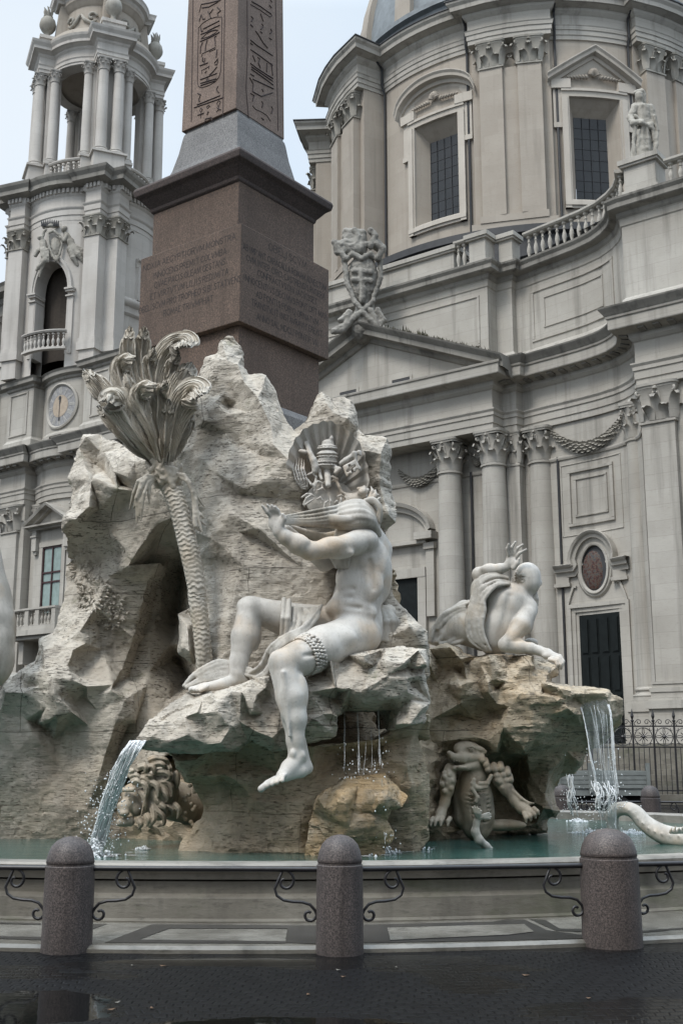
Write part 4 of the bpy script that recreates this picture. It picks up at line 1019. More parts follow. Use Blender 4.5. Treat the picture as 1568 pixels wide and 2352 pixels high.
stack('flared_base', [(1.78, zc1_), (1.62, 10.78), (1.44, 11.03), (1.30, 11.35), (1.22, 11.62), (1.19, 11.69), (1.15, 11.72), (1.15, 11.8)], M['granite_grey'], ox=-1.785)
zs0, zs1, S0_, S1_ = 11.76, 21.0, 1.21, .98
OSH = -1.81
stack('shaft', [(S0_, zs0), (S1_, zs1), (.02, zs1+1.1)], M['granite_shaft'], ox=OSH)
def face_pt(x, y, s0, z0_, s1, z1_, side, off=.002, ox=OSH):
    """point of an obelisk face behind a picture point; the face may taper"""
    d = ray(x, y); nrm = -oR if side == 'L' else -oL           # outward normal of the left / right face
    n3 = np.array([*(nrm), ((s0 - s1)/2)/(z1_ - z0_)]); p0 = np.array([*(np.array([ox, OY]) + nrm*(s0/2 + off)), z0_]); o = np.array([0, 0, CAM_H])
    return o + d*(np.dot(p0 - o, n3)/np.dot(d, n3))
def g6(cx, cy): return (408.4 + cx*.165, cy*.165)
GL = [[(215,0),(190,1700)], [(655,0),(630,1610)], [(230,1500),(630,1360)], [(270,1460),(590,1330)],
      [(300,170),(330,60),(440,40),(600,0)], [(340,110),(440,95),(570,20)], [(420,160),(440,200),(490,130)], [(440,200),(460,250)], [(550,100),(600,150),(550,190),(560,215)], [(300,300),(330,200),(350,270),(380,260)],
      [(290,390),(350,320),(440,265),(540,235),(615,235),(610,700),(600,980),(570,1080),(520,1140),(430,1190),(340,1220),(290,1205),(275,1150),(280,800),(290,390)],
      [(320,380),(330,440),(350,430)], [(355,405),(460,350),(580,290)], [(420,430),(500,390),(585,350)], [(320,480),(420,440),(540,415)], [(325,540),(400,470),(500,420),(560,420),(520,460),(430,510),(325,540)], [(310,580),(430,530),(580,450)],
      [(345,590),(320,660),(315,745)], [(410,560),(390,640),(385,705)], [(330,790),(345,745),(420,710),(520,660),(530,680),(440,720)], [(550,690),(535,800)], [(540,500),(510,520),(520,560),(525,640)],
      [(350,800),(345,850),(370,860),(380,810)], [(310,915),(420,875)], [(365,860),(370,900)], [(340,1030),(330,980),(380,960),(440,920),(430,960)], [(380,1020),(400,990)], [(510,880),(560,820),(550,900),(520,900)], [(440,1050),(500,990),(545,930)],
      [(315,1110),(545,1020)], [(400,1100),(410,1140),(430,1130),(420,1090)], [(320,1160),(430,1125),(540,1095)], [(320,1190),(520,1125)], [(560,1200),(540,1250),(570,1290)], [(280,1300),(320,1320),(290,1400),(310,1410)],
      [(400,1490),(430,1465),(450,1475),(420,1510),(405,1500)], [(415,1560),(430,1555),(410,1600)], [(325,1560),(305,1540),(320,1505),(345,1520),(325,1560),(320,1640)], [(280,1605),(365,1575)], [(560,1480),(545,1440),(570,1400),(595,1420),(570,1480),(575,1520),(540,1560)], [(550,1500),(595,1530)],
      [(370,1720),(390,1655),(470,1635),(480,1680)]]
GR = [[(965,0),(970,740),(950,1240),(985,1640)], [(1360,0),(1395,1820)],
      [(1010,60),(1130,130),(1280,235),(1310,220),(1290,180)], [(1030,20),(1150,90),(1290,190)], [(1150,190),(1190,300)], [(1290,0),(1310,30)], [(1270,70),(1305,110)], [(1020,230),(1050,260),(1020,300)], [(1010,340),(1045,375)], [(1170,330),(1190,370),(1150,410)], [(1145,440),(1175,460)], [(1290,400),(1310,440),(1280,470)], [(1270,530),(1305,550)],
      [(1080,430),(1130,500),(1190,600),(1250,670)], [(1010,555),(1100,630),(1320,775)], [(1010,600),(1040,625)], [(1015,690),(1130,770),(1320,910)], [(1040,770),(1080,860)], [(1110,800),(1140,820),(1120,880),(1150,950)], [(1010,880),(1100,950),(1325,1095)], [(1025,930),(1130,1000),(1320,1130)], [(1240,880),(1235,1000)], [(1300,880),(1320,1050)],
      [(1020,960),(1160,1060),(1325,1180)], [(1010,1030),(1060,1060)], [(1040,1100),(1130,1140),(1330,1235)], [(1000,1080),(1050,1170),(1040,1280)], [(1050,1280),(1160,1340),(1320,1290)], [(1010,1300),(1060,1330),(1040,1410)], [(1170,1240),(1190,1280)], [(1170,1410),(1185,1450),(1170,1500)], [(1300,1480),(1320,1520),(1300,1580)], [(1040,1470),(1080,1520),(1170,1560),(1240,1610),(1290,1690)], [(1160,1640),(1195,1670)]]
def glyphs(lines, side):
    m = MB()
    for ln in lines:
        w_ = .014 if len(ln) > 4 or abs(ln[0][1]-ln[-1][1]) > 900 else .02
        pts = [face_pt(*g6(*p), S0_, zs0, S1_, zs1, side, .001) for p in ln]
        m.tube(pts, w_*.6, 5)
    o = m.build('hieroglyphs', M['glyph'], obel, recalc=False)
glyphs(GL, 'L'); glyphs(GR, 'R')
# inscriptions: set line by line on the two faces of the pedestal
def g5(cx, cy): return (299.5 + cx*.2995, 530.9 + cy*.2995)
TXT_L = [('NOXIA AEGYPTIORVM MONSTRA', (100, 300), (805, 70)), ('INNOCENS PREMIT COLVMBA', (175, 370), (735, 172)), ('QVAE PACIS OLEAM GESTANS', (185, 435), (725, 258)), ('ET VIRTVTVM LILIIS REDIMITA', (155, 522), (750, 335)), ('OBELISCVM PRO TROPHEO SIBI STATVENS', (66, 630), (845, 390)), ('ROMAE TRIVMPHAT', (255, 648), (635, 545))]
TXT_R = [('OBELISCVM', (1060, 150), (1350, 280)), ('AB IMP ANT CARACALLA ROMAM ADVECTVM', (865, 160), (1500, 440)), ('CVM INTER CIRCI CASTRENSIS RVDERA', (890, 245), (1490, 505)), ('CONFRACTVS DIV IACVISSET', (975, 355), (1430, 550)), ('INNOCENTIVS DECIMVS PONT OPT MAX', (870, 395), (1505, 660)), ('AD FONTIS FORIQ ORNATVM', (965, 520), (1440, 710)), ('TRANSTVLIT INSTAVRAVIT EREXIT', (930, 580), (1470, 800)), ('ANNO SAL MDCLI PONTIF VII', (970, 690), (1440, 870))]
# narrow Roman capitals drawn as strokes on a 4 x 6 grid
GLY = {'A': '02 26 46;13 33', 'B': '', }
FONT = {'A': [[(0,0),(2,6),(4,0)],[(.8,2),(3.2,2)]], 'B': [[(0,0),(0,6),(2.6,6),(3.2,5),(2.6,3.2),(0,3.2)],[(2.6,3.2),(3.6,1.7),(2.6,0),(0,0)]], 'C': [[(4,5),(2.6,6),(.8,5),(0,3),(.8,1),(2.6,0),(4,1)]], 'D': [[(0,0),(0,6),(2,6),(3.7,4.5),(3.7,1.5),(2,0),(0,0)]],
 'E': [[(3.2,6),(0,6),(0,0),(3.2,0)],[(0,3.2),(2.4,3.2)]], 'F': [[(3.2,6),(0,6),(0,0)],[(0,3.2),(2.4,3.2)]], 'G': [[(4,5),(2.6,6),(.8,5),(0,3),(.8,1),(2.6,0),(4,1),(4,2.6)]], 'H': [[(0,0),(0,6)],[(3.8,0),(3.8,6)],[(0,3.1),(3.8,3.1)]], 'I': [[(.5,0),(.5,6)]],
 'L': [[(0,6),(0,0),(3,0)]], 'M': [[(0,0),(.5,6),(2.5,1),(4.5,6),(5,0)]], 'N': [[(0,0),(0,6),(4,0),(4,6)]], 'O': [[(2.2,0),(.6,1),(0,3),(.6,5),(2.2,6),(3.8,5),(4.4,3),(3.8,1),(2.2,0)]], 'P': [[(0,0),(0,6),(2.6,6),(3.4,4.7),(2.6,3.1),(0,3.1)]], 'Q': [[(2.2,0),(.6,1),(0,3),(.6,5),(2.2,6),(3.8,5),(4.4,3),(3.8,1),(2.2,0)],[(2.2,.2),(4.6,-1.4)]],
 'R': [[(0,0),(0,6),(2.6,6),(3.4,4.7),(2.6,3.1),(0,3.1)],[(1.6,3.1),(3.8,0)]], 'S': [[(3.2,5.2),(2,6),(.5,5.4),(.4,4.2),(1.7,3.2),(3,2.2),(3.2,.9),(1.8,0),(.2,.9)]], 'T': [[(2,0),(2,6)],[(0,6),(4,6)]], 'V': [[(0,6),(2,0),(4,6)]], 'X': [[(0,6),(4,0)],[(0,0),(4,6)]], 'Y': [[(0,6),(2,3),(4,6)],[(2,3),(2,0)]]}
def inscription(lines, side):
    m = MB()
    for t, a, b in lines:
        pa = face_pt(*g5(*a), SB, zi0, SB, zi1, side, .0012, -1.72); pb = face_pt(*g5(*b), SB, zi0, SB, zi1, side, .0012, -1.72)
        up = np.array([0, 0, 1.]); pb[2] = pa[2] = (pa[2] + pb[2])/2; ex = (pb - pa)
        wd = [(.7 if c == 'I' else .45 if c == ' ' else max(p[0] for s in FONT[c] for p in s)/4 + .28) for c in t]; tot = sum(wd) - .28; x = 0.
        hh = .098 if t != 'OBELISCVM' else .112
        nr = -oR if side == 'L' else -oL
        for c, w_ in zip(t, wd):
            if c != ' ':
                for s in FONT[c]:
                    q = [pa + ex*((x + px_/4)/tot) + up*(py_/6*hh) for px_, py_ in s]
                    for (p0, p1) in zip(q[:-1], q[1:]):
                        d = p1 - p0; L_ = np.linalg.norm(d)
                        if L_ < 1e-6: continue
                        d /= L_; n_ = np.cross(d, np.array([*nr, 0])); n_ *= .0072
                        p0_, p1_ = p0 - d*.004, p1 + d*.004
                        m.add([p0_ - n_, p1_ - n_, p1_ + n_, p0_ + n_], [(0,1,2,3)])
            x += w_
    m.build('inscription', M['engraved'], obel, recalc=False)
inscription(TXT_L, 'L'); inscription(TXT_R, 'R')

# ------------------------------------------------------------------ church steps and iron fence
m = MB(W)
for i in range(11): m.box((-30, -3 - i*.002, -.01), (16 - i*.003, 5.5 - i*.33, .2 + i*.185))
tag(m.build('church_steps', M['basin']), 'long worn stone steps rising to the church doors behind the iron fence', 'steps')
FY = 40.0
fence = empty('iron_fence', (9.5, FY, .2), 'black wrought iron fence with spear tops and ring panels in front of the church', 'fence')
m = MB(); m.box((5.5, FY-.3, 0), (16, FY+.25, .32)); m.build('kerb', M['basin'], fence)
m = MB()
for z in (.42, 1.86, 2.56): m.box((5.6, FY-.02, z), (16, FY+.02, z+.045))
m.build('rail', M['iron'], fence)
x0f = P(1450, 1640, FY)[0]; pit = .708
nb = 0
for i in range(-5, 7):
    x = x0f + i*pit
    m = MB(); m.box((x-.028, FY-.028, .3), (x+.028, FY+.028, 2.75)); m.lathe((x, FY, 2.72), [(.03, 0), (.06, .03), (.06, .06), (.025, .09), (.06, .2), (.045, .28), (.005, .45)], 8); m.build('spear_post', M['iron'], fence)
    cx, cz = x + pit/2, 2.23
    m = MB(); m.tube([(cx + .3*cos(t), FY, cz + .3*sin(t)) for t in np.linspace(0, 2*pi, 25)], .016, 6)
    for q in range(4):
        a = q*pi/2; m.tube([(cx + r*cos(a+o), FY, cz + r*sin(a+o)) for r, o in ((.04, 0), (.14, -.25), (.25, -.12), (.29, 0), (.25, .12), (.14, .25), (.04, 0))], .014, 5)
        a += pi/4; m.tube([(cx + .05*cos(a), FY, cz + .05*sin(a)), (cx + .2*cos(a), FY, cz + .2*sin(a))], .015, 5)
        for sg in (-1, 1): m.tube([(cx + .36*cos(a) + .05*sg*cos(a+pi/2), FY, cz + .36*sin(a) + .05*sg*sin(a+pi/2)), (cx + .31*cos(a), FY, cz + .31*sin(a))], .012, 5)
    m.lathe((cx, FY, cz-.05), [(.05, 0), (.07, .05), (.05, .1)], 8); m.build('ring_panel', M['iron'], fence)
    m = MB()
    for sg in (-1, 1):
        m.tube([(cx + sg*(.14 + (.03+.07*(1-t))*cos(t*7)), FY, 2.72 + (.03+.07*(1-t))*sin(t*7)) for t in np.linspace(0, 1, 16)] , .014, 5)
        m.tube([(cx + sg*.26, FY, 2.6), (cx + sg*.3, FY, 2.68), (cx + sg*.24, FY, 2.74)], .014, 5)
    m.build('scroll_crest', M['iron'], fence)
    for j in range(1, 4):
        xb = x + pit*j/4; m = MB(); m.tube([(xb, FY, .3), (xb, FY, 1.88)], .014, 6); m.build('bar', M['iron'], fence)

# ------------------------------------------------------------------ parked flatbed truck behind the basin
truck = empty('flatbed_truck', (5.4, 30.6, 0), 'small silver flatbed truck parked behind the fountain, seen through the falling water', 'truck')
M['silver'] = m_plain('silver_paint', lin(.36, .37, .38), .35, .2, 4, .3, .5); M['bedgrey'] = m_plain('grey_dropside', lin(.20, .215, .205), .5, .3, 5); M['tyre'] = m_plain('tyre_rubber', lin(.014, .014, .014), .8); M['lamp_red'] = m_plain('red_lamp', lin(.18, .02, .018), .3)
tx0, ty0 = 7.72, 30.6
m = MB(); m.box((tx0-2.3, ty0-.75, .62), (tx0, ty0+.8, .78))
for i in range(4): m.box((tx0-2.28, ty0-.78, .8 + i*.105), (tx0-.02, ty0-.74, .89 + i*.105))
m.box((tx0-2.28, ty0-.755, .78), (tx0-.02, ty0-.745, 1.22)); m.box((tx0-2.28, ty0+.75, .78), (tx0-.02, ty0+.79, 1.22)); m.box((tx0-.04, ty0-.74, .78), (tx0, ty0+.78, 1.22))
for x in (tx0-2.3, tx0-1.5, tx0-.05): m.box((x, ty0-.8, .7), (x+.09, ty0-.73, 1.42))
m.build('flatbed', M['bedgrey'], truck)
m = MB(); b_ = [(tx0-4.2, .45), (tx0-4.25, .95), (tx0-3.9, 1.12), (tx0-3.45, 1.72), (tx0-2.55, 1.78), (tx0-2.4, 1.6), (tx0-2.38, .45)]
n_ = len(b_); m.add([(x, ty0-.72, z) for x, z in b_] + [(x, ty0+.76, z) for x, z in b_], [tuple(range(n_))[::-1], tuple(range(n_, 2*n_))] + [(i, (i+1) % n_, n_+(i+1) % n_, n_+i) for i in range(n_)])
cab = m.build('cab', M['silver'], truck)
m = MB(); m.add([(x, ty0-.726, z) for x, z in ((tx0-3.65, 1.16), (tx0-3.35, 1.62), (tx0-2.65, 1.66), (tx0-2.6, 1.16))], [(0,1,2,3)]); m.build('side_window', M['glass'], cab)
m = MB(); m.box((tx0-2.36, ty0-.745, .98), (tx0-2.5, ty0-.74, 1.02)); m.build('handle', M['tyre'], cab)
m = MB(); m.box((tx0-2.3, ty0-.5, .42), (tx0-.1, ty0+.5, .6)); m.build('chassis', M['tyre'], truck)
for x in (tx0-3.6, tx0-.75):
    for y in (ty0-.72, ty0+.62):
        m = MB(lambda a, b, c, x=x, y=y: (x + a, y + c, .31 + b)); m.lathe((0, 0, 0), [(.2, 0), (.3, 0), (.31, .04), (.31, .14), (.3, .18), (.2, .18)], 24); wl_ = m.build('wheel', M['tyre'], truck, smooth=40)
        m = MB(lambda a, b, c, x=x, y=y: (x + a, y + c, .31 + b)); m.lathe((0, 0, 0), [(.05, -.005), (.19, .02), (.19, .1)], 20); m.build('rim', M['silver'], wl_, smooth=40)
for y in (ty0-.6, ty0+.6):
    m = MB(); m.box((tx0-.002, y-.1, .64), (tx0+.03, y+.1, .74)); m.build('tail_light', M['lamp_red'], truck)

# scattered leaves on the wet stones
M['leaf'] = m_plain('fallen_leaf', lin(.11, .06, .028), .6, .5, 30); M['leaf2'] = m_plain('pale_scrap', lin(.13, .12, .10), .6, .3, 30)
lr = random.Random(21)
for i in range(11):
    x, y = lr.uniform(20, 1540), lr.uniform(2215, 2345); c = PZ(x, y, .0); a = lr.uniform(0, 6.3); s_ = lr.uniform(.012, .028); m = MB()
    q = [(c[0] + s_*r_*cos(a+t), c[1] + s_*r_*sin(a+t)*1.2, .006 + z) for t, r_, z in ((0, 1.3, .006), (1.0, .7, .0), (2.2, .6, .004), (3.14, 1.1, .008), (4.2, .6, 0), (5.3, .7, .004))]
    m.add(q + [(c[0], c[1], .012)], [(j, (j+1) % 6, 6) for j in range(6)])
    o = m.build('fallen_leaf', M['leaf' if i % 3 else 'leaf2'], origin=c, recalc=False)
    tag(o, 'tiny leaf or scrap lying flat on the dark wet paving in front of the bollards', 'leaf', 'leaves and scraps scattered on the paving')
# ================================================================== carved travertine rock of the fountain
def _h(ix, iy, iz, seed):
    n = (ix.astype(np.int64)*374761393 + iy.astype(np.int64)*668265263 + iz.astype(np.int64)*2147483647 + seed*1274126177) & 0x7fffffff
    n = ((n ^ (n >> 13))*1274126177) & 0x7fffffff
    return ((n ^ (n >> 16)) & 0xffff)/65535.0
def vnoise(p, seed=0):
    i = np.floor(p).astype(np.int64); f = p - i; f = f*f*(3-2*f); r = 0
    for dx in (0, 1):
        for dy in (0, 1):
            for dz in (0, 1):
                w = (f[:, 0] if dx else 1-f[:, 0])*(f[:, 1] if dy else 1-f[:, 1])*(f[:, 2] if dz else 1-f[:, 2])
                r = r + w*_h(i[:, 0]+dx, i[:, 1]+dy, i[:, 2]+dz, seed)
    return r*2-1
def fbm(p, o=4, seed=0, g=.5):
    r = 0; a = 1.
    for k in range(o): r = r + a*vnoise(p*(2.03**k) + k*17.3, seed+k); a *= g
    return r
def facets(p, scale, seed=0):
    """chipped stone: each cell of a jittered lattice is one tilted plane"""
    q = p*scale; i0 = np.floor(q).astype(np.int64); best = np.full(len(p), 1e9); out = np.zeros(len(p))
    for dx in (-1, 0, 1):
        for dy in (-1, 0, 1):
            for dz in (-1, 0, 1):
                c = i0 + np.array([dx, dy, dz]); j = np.stack([_h(c[:, 0], c[:, 1], c[:, 2], seed+k) for k in range(3)], 1)
                v = q - (c + j); d = (v**2).sum(1)
                t = np.stack([_h(c[:, 0], c[:, 1], c[:, 2], seed+7+k)-.5 for k in range(3)], 1)
                val = (v*t).sum(1)*2 + (_h(c[:, 0], c[:, 1], c[:, 2], seed+13)-.5)
                m = d < best; best[m] = d[m]; out[m] = val[m]
    return out
def m_rock(name, c1, c2, c3, wet=0., seam=True, pore=1., algae=0., rough=.85):
    k = NB(name); big = k.noise(.9, 6, .65); mid = k.noise(3.2, 6, .62)
    col = k.mix(c1, c2, k.ramp(big, [(.38, 0.), (.62, 1.)])); col = k.mix(col, c3, k.ramp(mid, [(.48, 0.), (.7, .85)]))
    dk = tuple(c*.26 for c in c2[:3]) + (1,)
    lay = k.noise(1., 6, .72, k.mapv((2.2, 2.2, 17))); pr = k.noise(1., 3, .6, k.mapv((11, 11, 64)))
    pores = k.math('MULTIPLY', k.ramp(pr, [(.58, 0.), (.64, 1.)]), k.ramp(k.noise(1.1, 4, .6), [(.40, .15), (.6, 1.)]))
    col = k.mix(col, dk, k.math('MULTIPLY', pores, .9*pore)); lm = k.ramp(k.noise(.75, 4, .6, k.mapv((1, 1, 1), loc=(4, 8, 2))), [(.36, .12), (.62, 1.)]); col = k.mix(col, dk, k.math('MULTIPLY', k.math('MULTIPLY', k.ramp(lay, [(.54, 0.), (.76, .8)]), pore), lm))
    st = k.noise(1., 5, .6, k.mapv((2.6, 2.6, .22), loc=(5, 0, 0))); col = k.mix(col, dk, k.math('MULTIPLY', k.ramp(st, [(.53, 0.), (.74, .75)]), .8))
    s = k.sep(); hgt = k.math('ADD', lay, k.math('MULTIPLY', pores, -1.1))
    hgt = k.math('ADD', hgt, k.math('MULTIPLY', k.noise(26, 4, .7), .35))
    if seam:                                  # joints between the big blocks
        zz = k.math('ADD', s[2], k.math('MULTIPLY', k.math('SUBTRACT', k.noise(.8, 3, .6), .5), .16)); fr = k.math('FRACT', k.math('DIVIDE', k.math('ADD', zz, .42), 1.03))
        ln = k.math('LESS_THAN', fr, .013)
        xx = k.math('ADD', k.math('ADD', s[0], k.math('MULTIPLY', s[1], .35)), k.math('MULTIPLY', k.math('FLOOR', k.math('DIVIDE', k.math('ADD', zz, .42), 1.03)), .77)); fx = k.math('FRACT', k.math('DIVIDE', k.math('ADD', xx, k.math('MULTIPLY', k.math('SUBTRACT', k.noise(1.2, 3, .6), .5), .12)), 1.75))
        ln = k.math('MAXIMUM', ln, k.math('LESS_THAN', fx, .007)); ln = k.math('MULTIPLY', ln, k.ramp(k.noise(.7, 3, .5, k.mapv((1, 1, 1), loc=(9, 3, 2))), [(.42, 0.), (.55, .6)]))
        col = k.mix(col, tuple(c*.16 for c in c2[:3]) + (1,), ln); hgt = k.math('SUBTRACT', hgt, k.math('MULTIPLY', ln, 1.5))
    # water-stained zone near the basin: ochre lime and brown algae, ragged upper edge
    zz = k.math('ADD', s[2], k.math('MULTIPLY', k.math('SUBTRACT', k.noise(1.1, 5, .65), .5), 1.3)); low = k.ramp(k.math('DIVIDE', zz, 4.0), [(.20, 1.), (.50, 0.)])
    och = k.mix(lin(.30, .22, .13), lin(.165, .12, .078), k.ramp(k.noise(1.7, 5, .6), [(.4, 0.), (.62, 1.)])); col = k.mix(col, och, k.math('MULTIPLY', low, .42))
    alg = k.ramp(k.noise(1.3, 6, .7, k.mapv((1, 1, .6), loc=(2, 7, 1))), [(.50, 0.), (.68, 1.)]); col = k.mix(col, lin(.07, .058, .042), k.math('MULTIPLY', k.math('MULTIPLY', alg, low), .42))
    if algae:
        ag = k.ramp(k.noise(1.9, 5, .65, k.mapv((1, 1, 1.6), loc=(7, 1, 4))), [(.62, 0.), (.74, 1.)]); col = k.mix(col, lin(.07, .085, .025), k.math('MULTIPLY', ag, algae))
    return k.out(col, k.math('SUBTRACT', rough, k.math('MULTIPLY', low, .28)), k.bump(hgt, .8, .035), .3)
M['rock'] = m_rock('travertine_rock', lin(.53, .49, .425), lin(.39, .35, .295), lin(.48, .43, .36), algae=.5)
M['rock_wet'] = m_rock('wet_stained_rock', lin(.52, .44, .335), lin(.36, .30, .22), lin(.47, .36, .235), algae=.35, rough=.7)
M['ochre'] = m_rock('ochre_limed_rock', lin(.50, .36, .20), lin(.38, .29, .18), lin(.50, .45, .36), seam=False, rough=.45)
RC = {'d': (0, 0, 1.), 'r1': (122.5, 952.8, .25), 'r2': (408.4, 748.7, .33333), 'r3': (0, 1293.1, .3125), 'r4': (313.1, 1463.3, .3125), 'r5': (667, 1395.2, .3125), 'r6': (952.8, 1429.3, .3472)}
def pt(t):
    """(strip, x, y, distance): measured in one of the enlarged strips of the photograph"""
    c, x, y, Y = t; ox, oy, k_ = RC[c]; return P(ox + x*k_, oy + y*k_, Y*1.1), (ox + x*k_, oy + y*k_)
def sub_tri(V, F, n):
    for _ in range(n):
        E = np.sort(np.concatenate([F[:, [0, 1]], F[:, [1, 2]], F[:, [2, 0]]]), 1); key = E[:, 0].astype(np.int64)*(len(V)+1) + E[:, 1]
        u, inv = np.unique(key, return_inverse=True); e0 = u // (len(V)+1); e1 = u % (len(V)+1)
        mid = (V[e0] + V[e1])/2; nf = len(F); m0, m1, m2 = inv[:nf]+len(V), inv[nf:2*nf]+len(V), inv[2*nf:]+len(V)
        V = np.concatenate([V, mid]); F = np.concatenate([np.stack([F[:, 0], m0, m2], 1), np.stack([m0, F[:, 1], m1], 1), np.stack([m2, m1, F[:, 2]], 1), np.stack([m0, m1, m2], 1)])
    return V, F
def split_long(V, F, lim):
    """split the longest edges until no edge is longer than lim"""
    for _ in range(14):
        E = np.sort(np.concatenate([F[:, [0, 1]], F[:, [1, 2]], F[:, [2, 0]]]), 1); L_ = np.linalg.norm(V[E[:, 0]] - V[E[:, 1]], axis=1); nf = len(F)
        l3 = np.stack([L_[:nf], L_[nf:2*nf], L_[2*nf:]], 1); mx = l3.argmax(1); need = l3.max(1) > lim
        if not need.any(): break
        # rotate so that edge 0-1 is the longest
        R_ = np.stack([F[np.arange(nf), mx], F[np.arange(nf), (mx+1) % 3], F[np.arange(nf), (mx+2) % 3]], 1)
        A = np.sort(R_[:, :2], 1); key = A[:, 0].astype(np.int64)*(len(V)+1) + A[:, 1]
        u, inv = np.unique(key[need], return_inverse=True); e0 = u // (len(V)+1); e1 = u % (len(V)+1)
        # an edge may only be split when it is the longest (or a long one) of both triangles: split others too
        allk = [np.sort(F[:, [a, b]], 1) for a, b in ((0, 1), (1, 2), (2, 0))]; allk = [k_[:, 0].astype(np.int64)*(len(V)+1) + k_[:, 1] for k_ in allk]
        pos = {}
        idx = [np.searchsorted(u, k_) for k_ in allk]; hit = [(i < len(u)) & (u[np.minimum(i, len(u)-1)] == k_) for i, k_ in zip(idx, allk)]
        nv = len(V); V = np.concatenate([V, (V[e0] + V[e1])/2]); out = []
        h = np.stack(hit, 1); ii = np.stack(idx, 1) + nv; cnt = h.sum(1)
        out.append(F[cnt == 0])
        for e in range(3):
            s = (cnt == 1) & h[:, e]; a, b, c = F[s, e], F[s, (e+1) % 3], F[s, (e+2) % 3]; m = ii[s, e]
            out += [np.stack([a, m, c], 1), np.stack([m, b, c], 1)]
            s = (cnt == 2) & ~h[:, e]; a, b, c = F[s, e], F[s, (e+1) % 3], F[s, (e+2) % 3]; m1, m2 = ii[s, (e+1) % 3], ii[s, (e+2) % 3]
            out += [np.stack([a, b, m1], 1), np.stack([a, m1, m2], 1), np.stack([m2, m1, c], 1)]
        s = cnt == 3; a, b, c = F[s, 0], F[s, 1], F[s, 2]; m0, m1, m2 = ii[s, 0], ii[s, 1], ii[s, 2]
        out += [np.stack([a, m0, m2], 1), np.stack([m0, b, m1], 1), np.stack([m2, m1, c], 1), np.stack([m0, m1, m2], 1)]
        F = np.concatenate(out)
    return V, F
rockroot = empty('fountain_rock', (-1.2, 16.5, .3), 'rugged travertine rock mass with grotto and ledges rising from the fountain basin', 'rock')
def rock_layer(name, bnd, inner, thick, mat, cell=.045, amp=(.045, .035, .012), seed=0, shrink=.85, ridges=(), soft=3):
    pts = [pt(t) for t in bnd + list(inner)]; w3 = [p[0] for p in pts]; p2 = [Vector(p[1]) for p in pts]; nb = len(bnd)
    edges = [(i, (i+1) % nb) for i in range(nb)] + list(ridges)
    v2, _, f2, orig, _, _ = geometry.delaunay_2d_cdt(p2, edges, [list(range(nb))], 1, 1e-4)
    src = np.array([[p.x, p.y] for p in p2]); V = []
    for i, v in enumerate(v2):
        if orig[i]: V.append(w3[orig[i][0]])
        else:
            d = np.linalg.norm(src - np.array(v), axis=1); j = np.argsort(d)[:3]; w = 1/(d[j]+1e-3); V.append(P(v.x, v.y, float(sum(w3[q][1]*a for q, a in zip(j, w))/w.sum())))
    V = np.array(V); F = []
    for f in f2:
        for k_ in range(1, len(f)-1): F.append((f[0], f[k_], f[k_+1]))
    F = np.array(F)
    # sides and back: the outline is carried straight back and drawn in a little
    emap = {}
    for a, b, c in F:
        for e in ((a, b), (b, c), (c, a)): emap[e] = 1
    rim = [e for e in emap if (e[1], e[0]) not in emap]
    cen = V.mean(0); n0 = len(V); rv = sorted({i for e in rim for i in e}); loc = {v: n0 + i for i, v in enumerate(rv)}
    back = V[rv].copy(); back[:, 0] = cen[0] + (back[:, 0]-cen[0])*shrink; back[:, 2] = cen[2] + (back[:, 2]-cen[2])*(1-(1-shrink)*.5); back[:, 1] = np.maximum(back[:, 1] + thick*.5, cen[1] + thick)
    V = np.concatenate([V, back]); sd_ = []
    for a, b in rim: sd_ += [(b, a, loc[a]), (b, loc[a], loc[b])]
    F = np.concatenate([F, np.array(sd_)])
    V, F = split_long(V, F, cell)
    E = np.unique(np.sort(np.concatenate([F[:, [0, 1]], F[:, [1, 2]], F[:, [2, 0]]]), 1), axis=0); V0 = V.copy()
    for _ in range(soft):                     # worn edges
        acc = np.zeros_like(V); w = np.zeros(len(V)); np.add.at(acc, E[:, 0], V[E[:, 1]]); np.add.at(acc, E[:, 1], V[E[:, 0]]); np.add.at(w, E[:, 0], 1); np.add.at(w, E[:, 1], 1)
        V = .5*V + .5*acc/w[:, None]
    V = .72*V + .28*V0
    # normals, displacement
    def vnorm():
        fn = np.cross(V[F[:, 1]]-V[F[:, 0]], V[F[:, 2]]-V[F[:, 0]]); vn = np.zeros_like(V)
        for k_ in range(3): np.add.at(vn, F[:, k_], fn)
        return vn/(np.linalg.norm(vn, axis=1, keepdims=True)+1e-9)
    vn = vnorm()
    if (vn[:, 1].mean()) > 0: F = F[:, ::-1]; vn = -vn
    a0, a1, a2 = amp
    q = V + .06*np.stack([fbm(V*2.3, 3, 5), fbm(V*2.3+9, 3, 6), fbm(V*2.3+4, 3, 8)], 1)
    d = a0*facets(q, 2.4, seed) + a0*.45*facets(q, 6.5, seed+40) + a0*.4*fbm(V*1.6+seed, 3, 71)
    bed = fbm(V*np.array([.8, .8, 6.0]) + seed, 4, 21+seed); msk = np.clip(.25 + 1.3*(fbm(V*.75+3, 3, 31)+.15), .1, 1.3)
    d = d + a1*np.sign(bed)*np.abs(bed)**.6*msk
    thin = fbm(V*np.array([2.2, 2.2, 21.]) + seed, 3, 81); d = d - a2*1.6*np.clip(thin-.25, 0, 1)*msk + a2*fbm(V*13, 3, 51)
    V = V + vn*d[:, None]
    return mesh_obj(name, V, F, mat, rockroot, smooth=30)

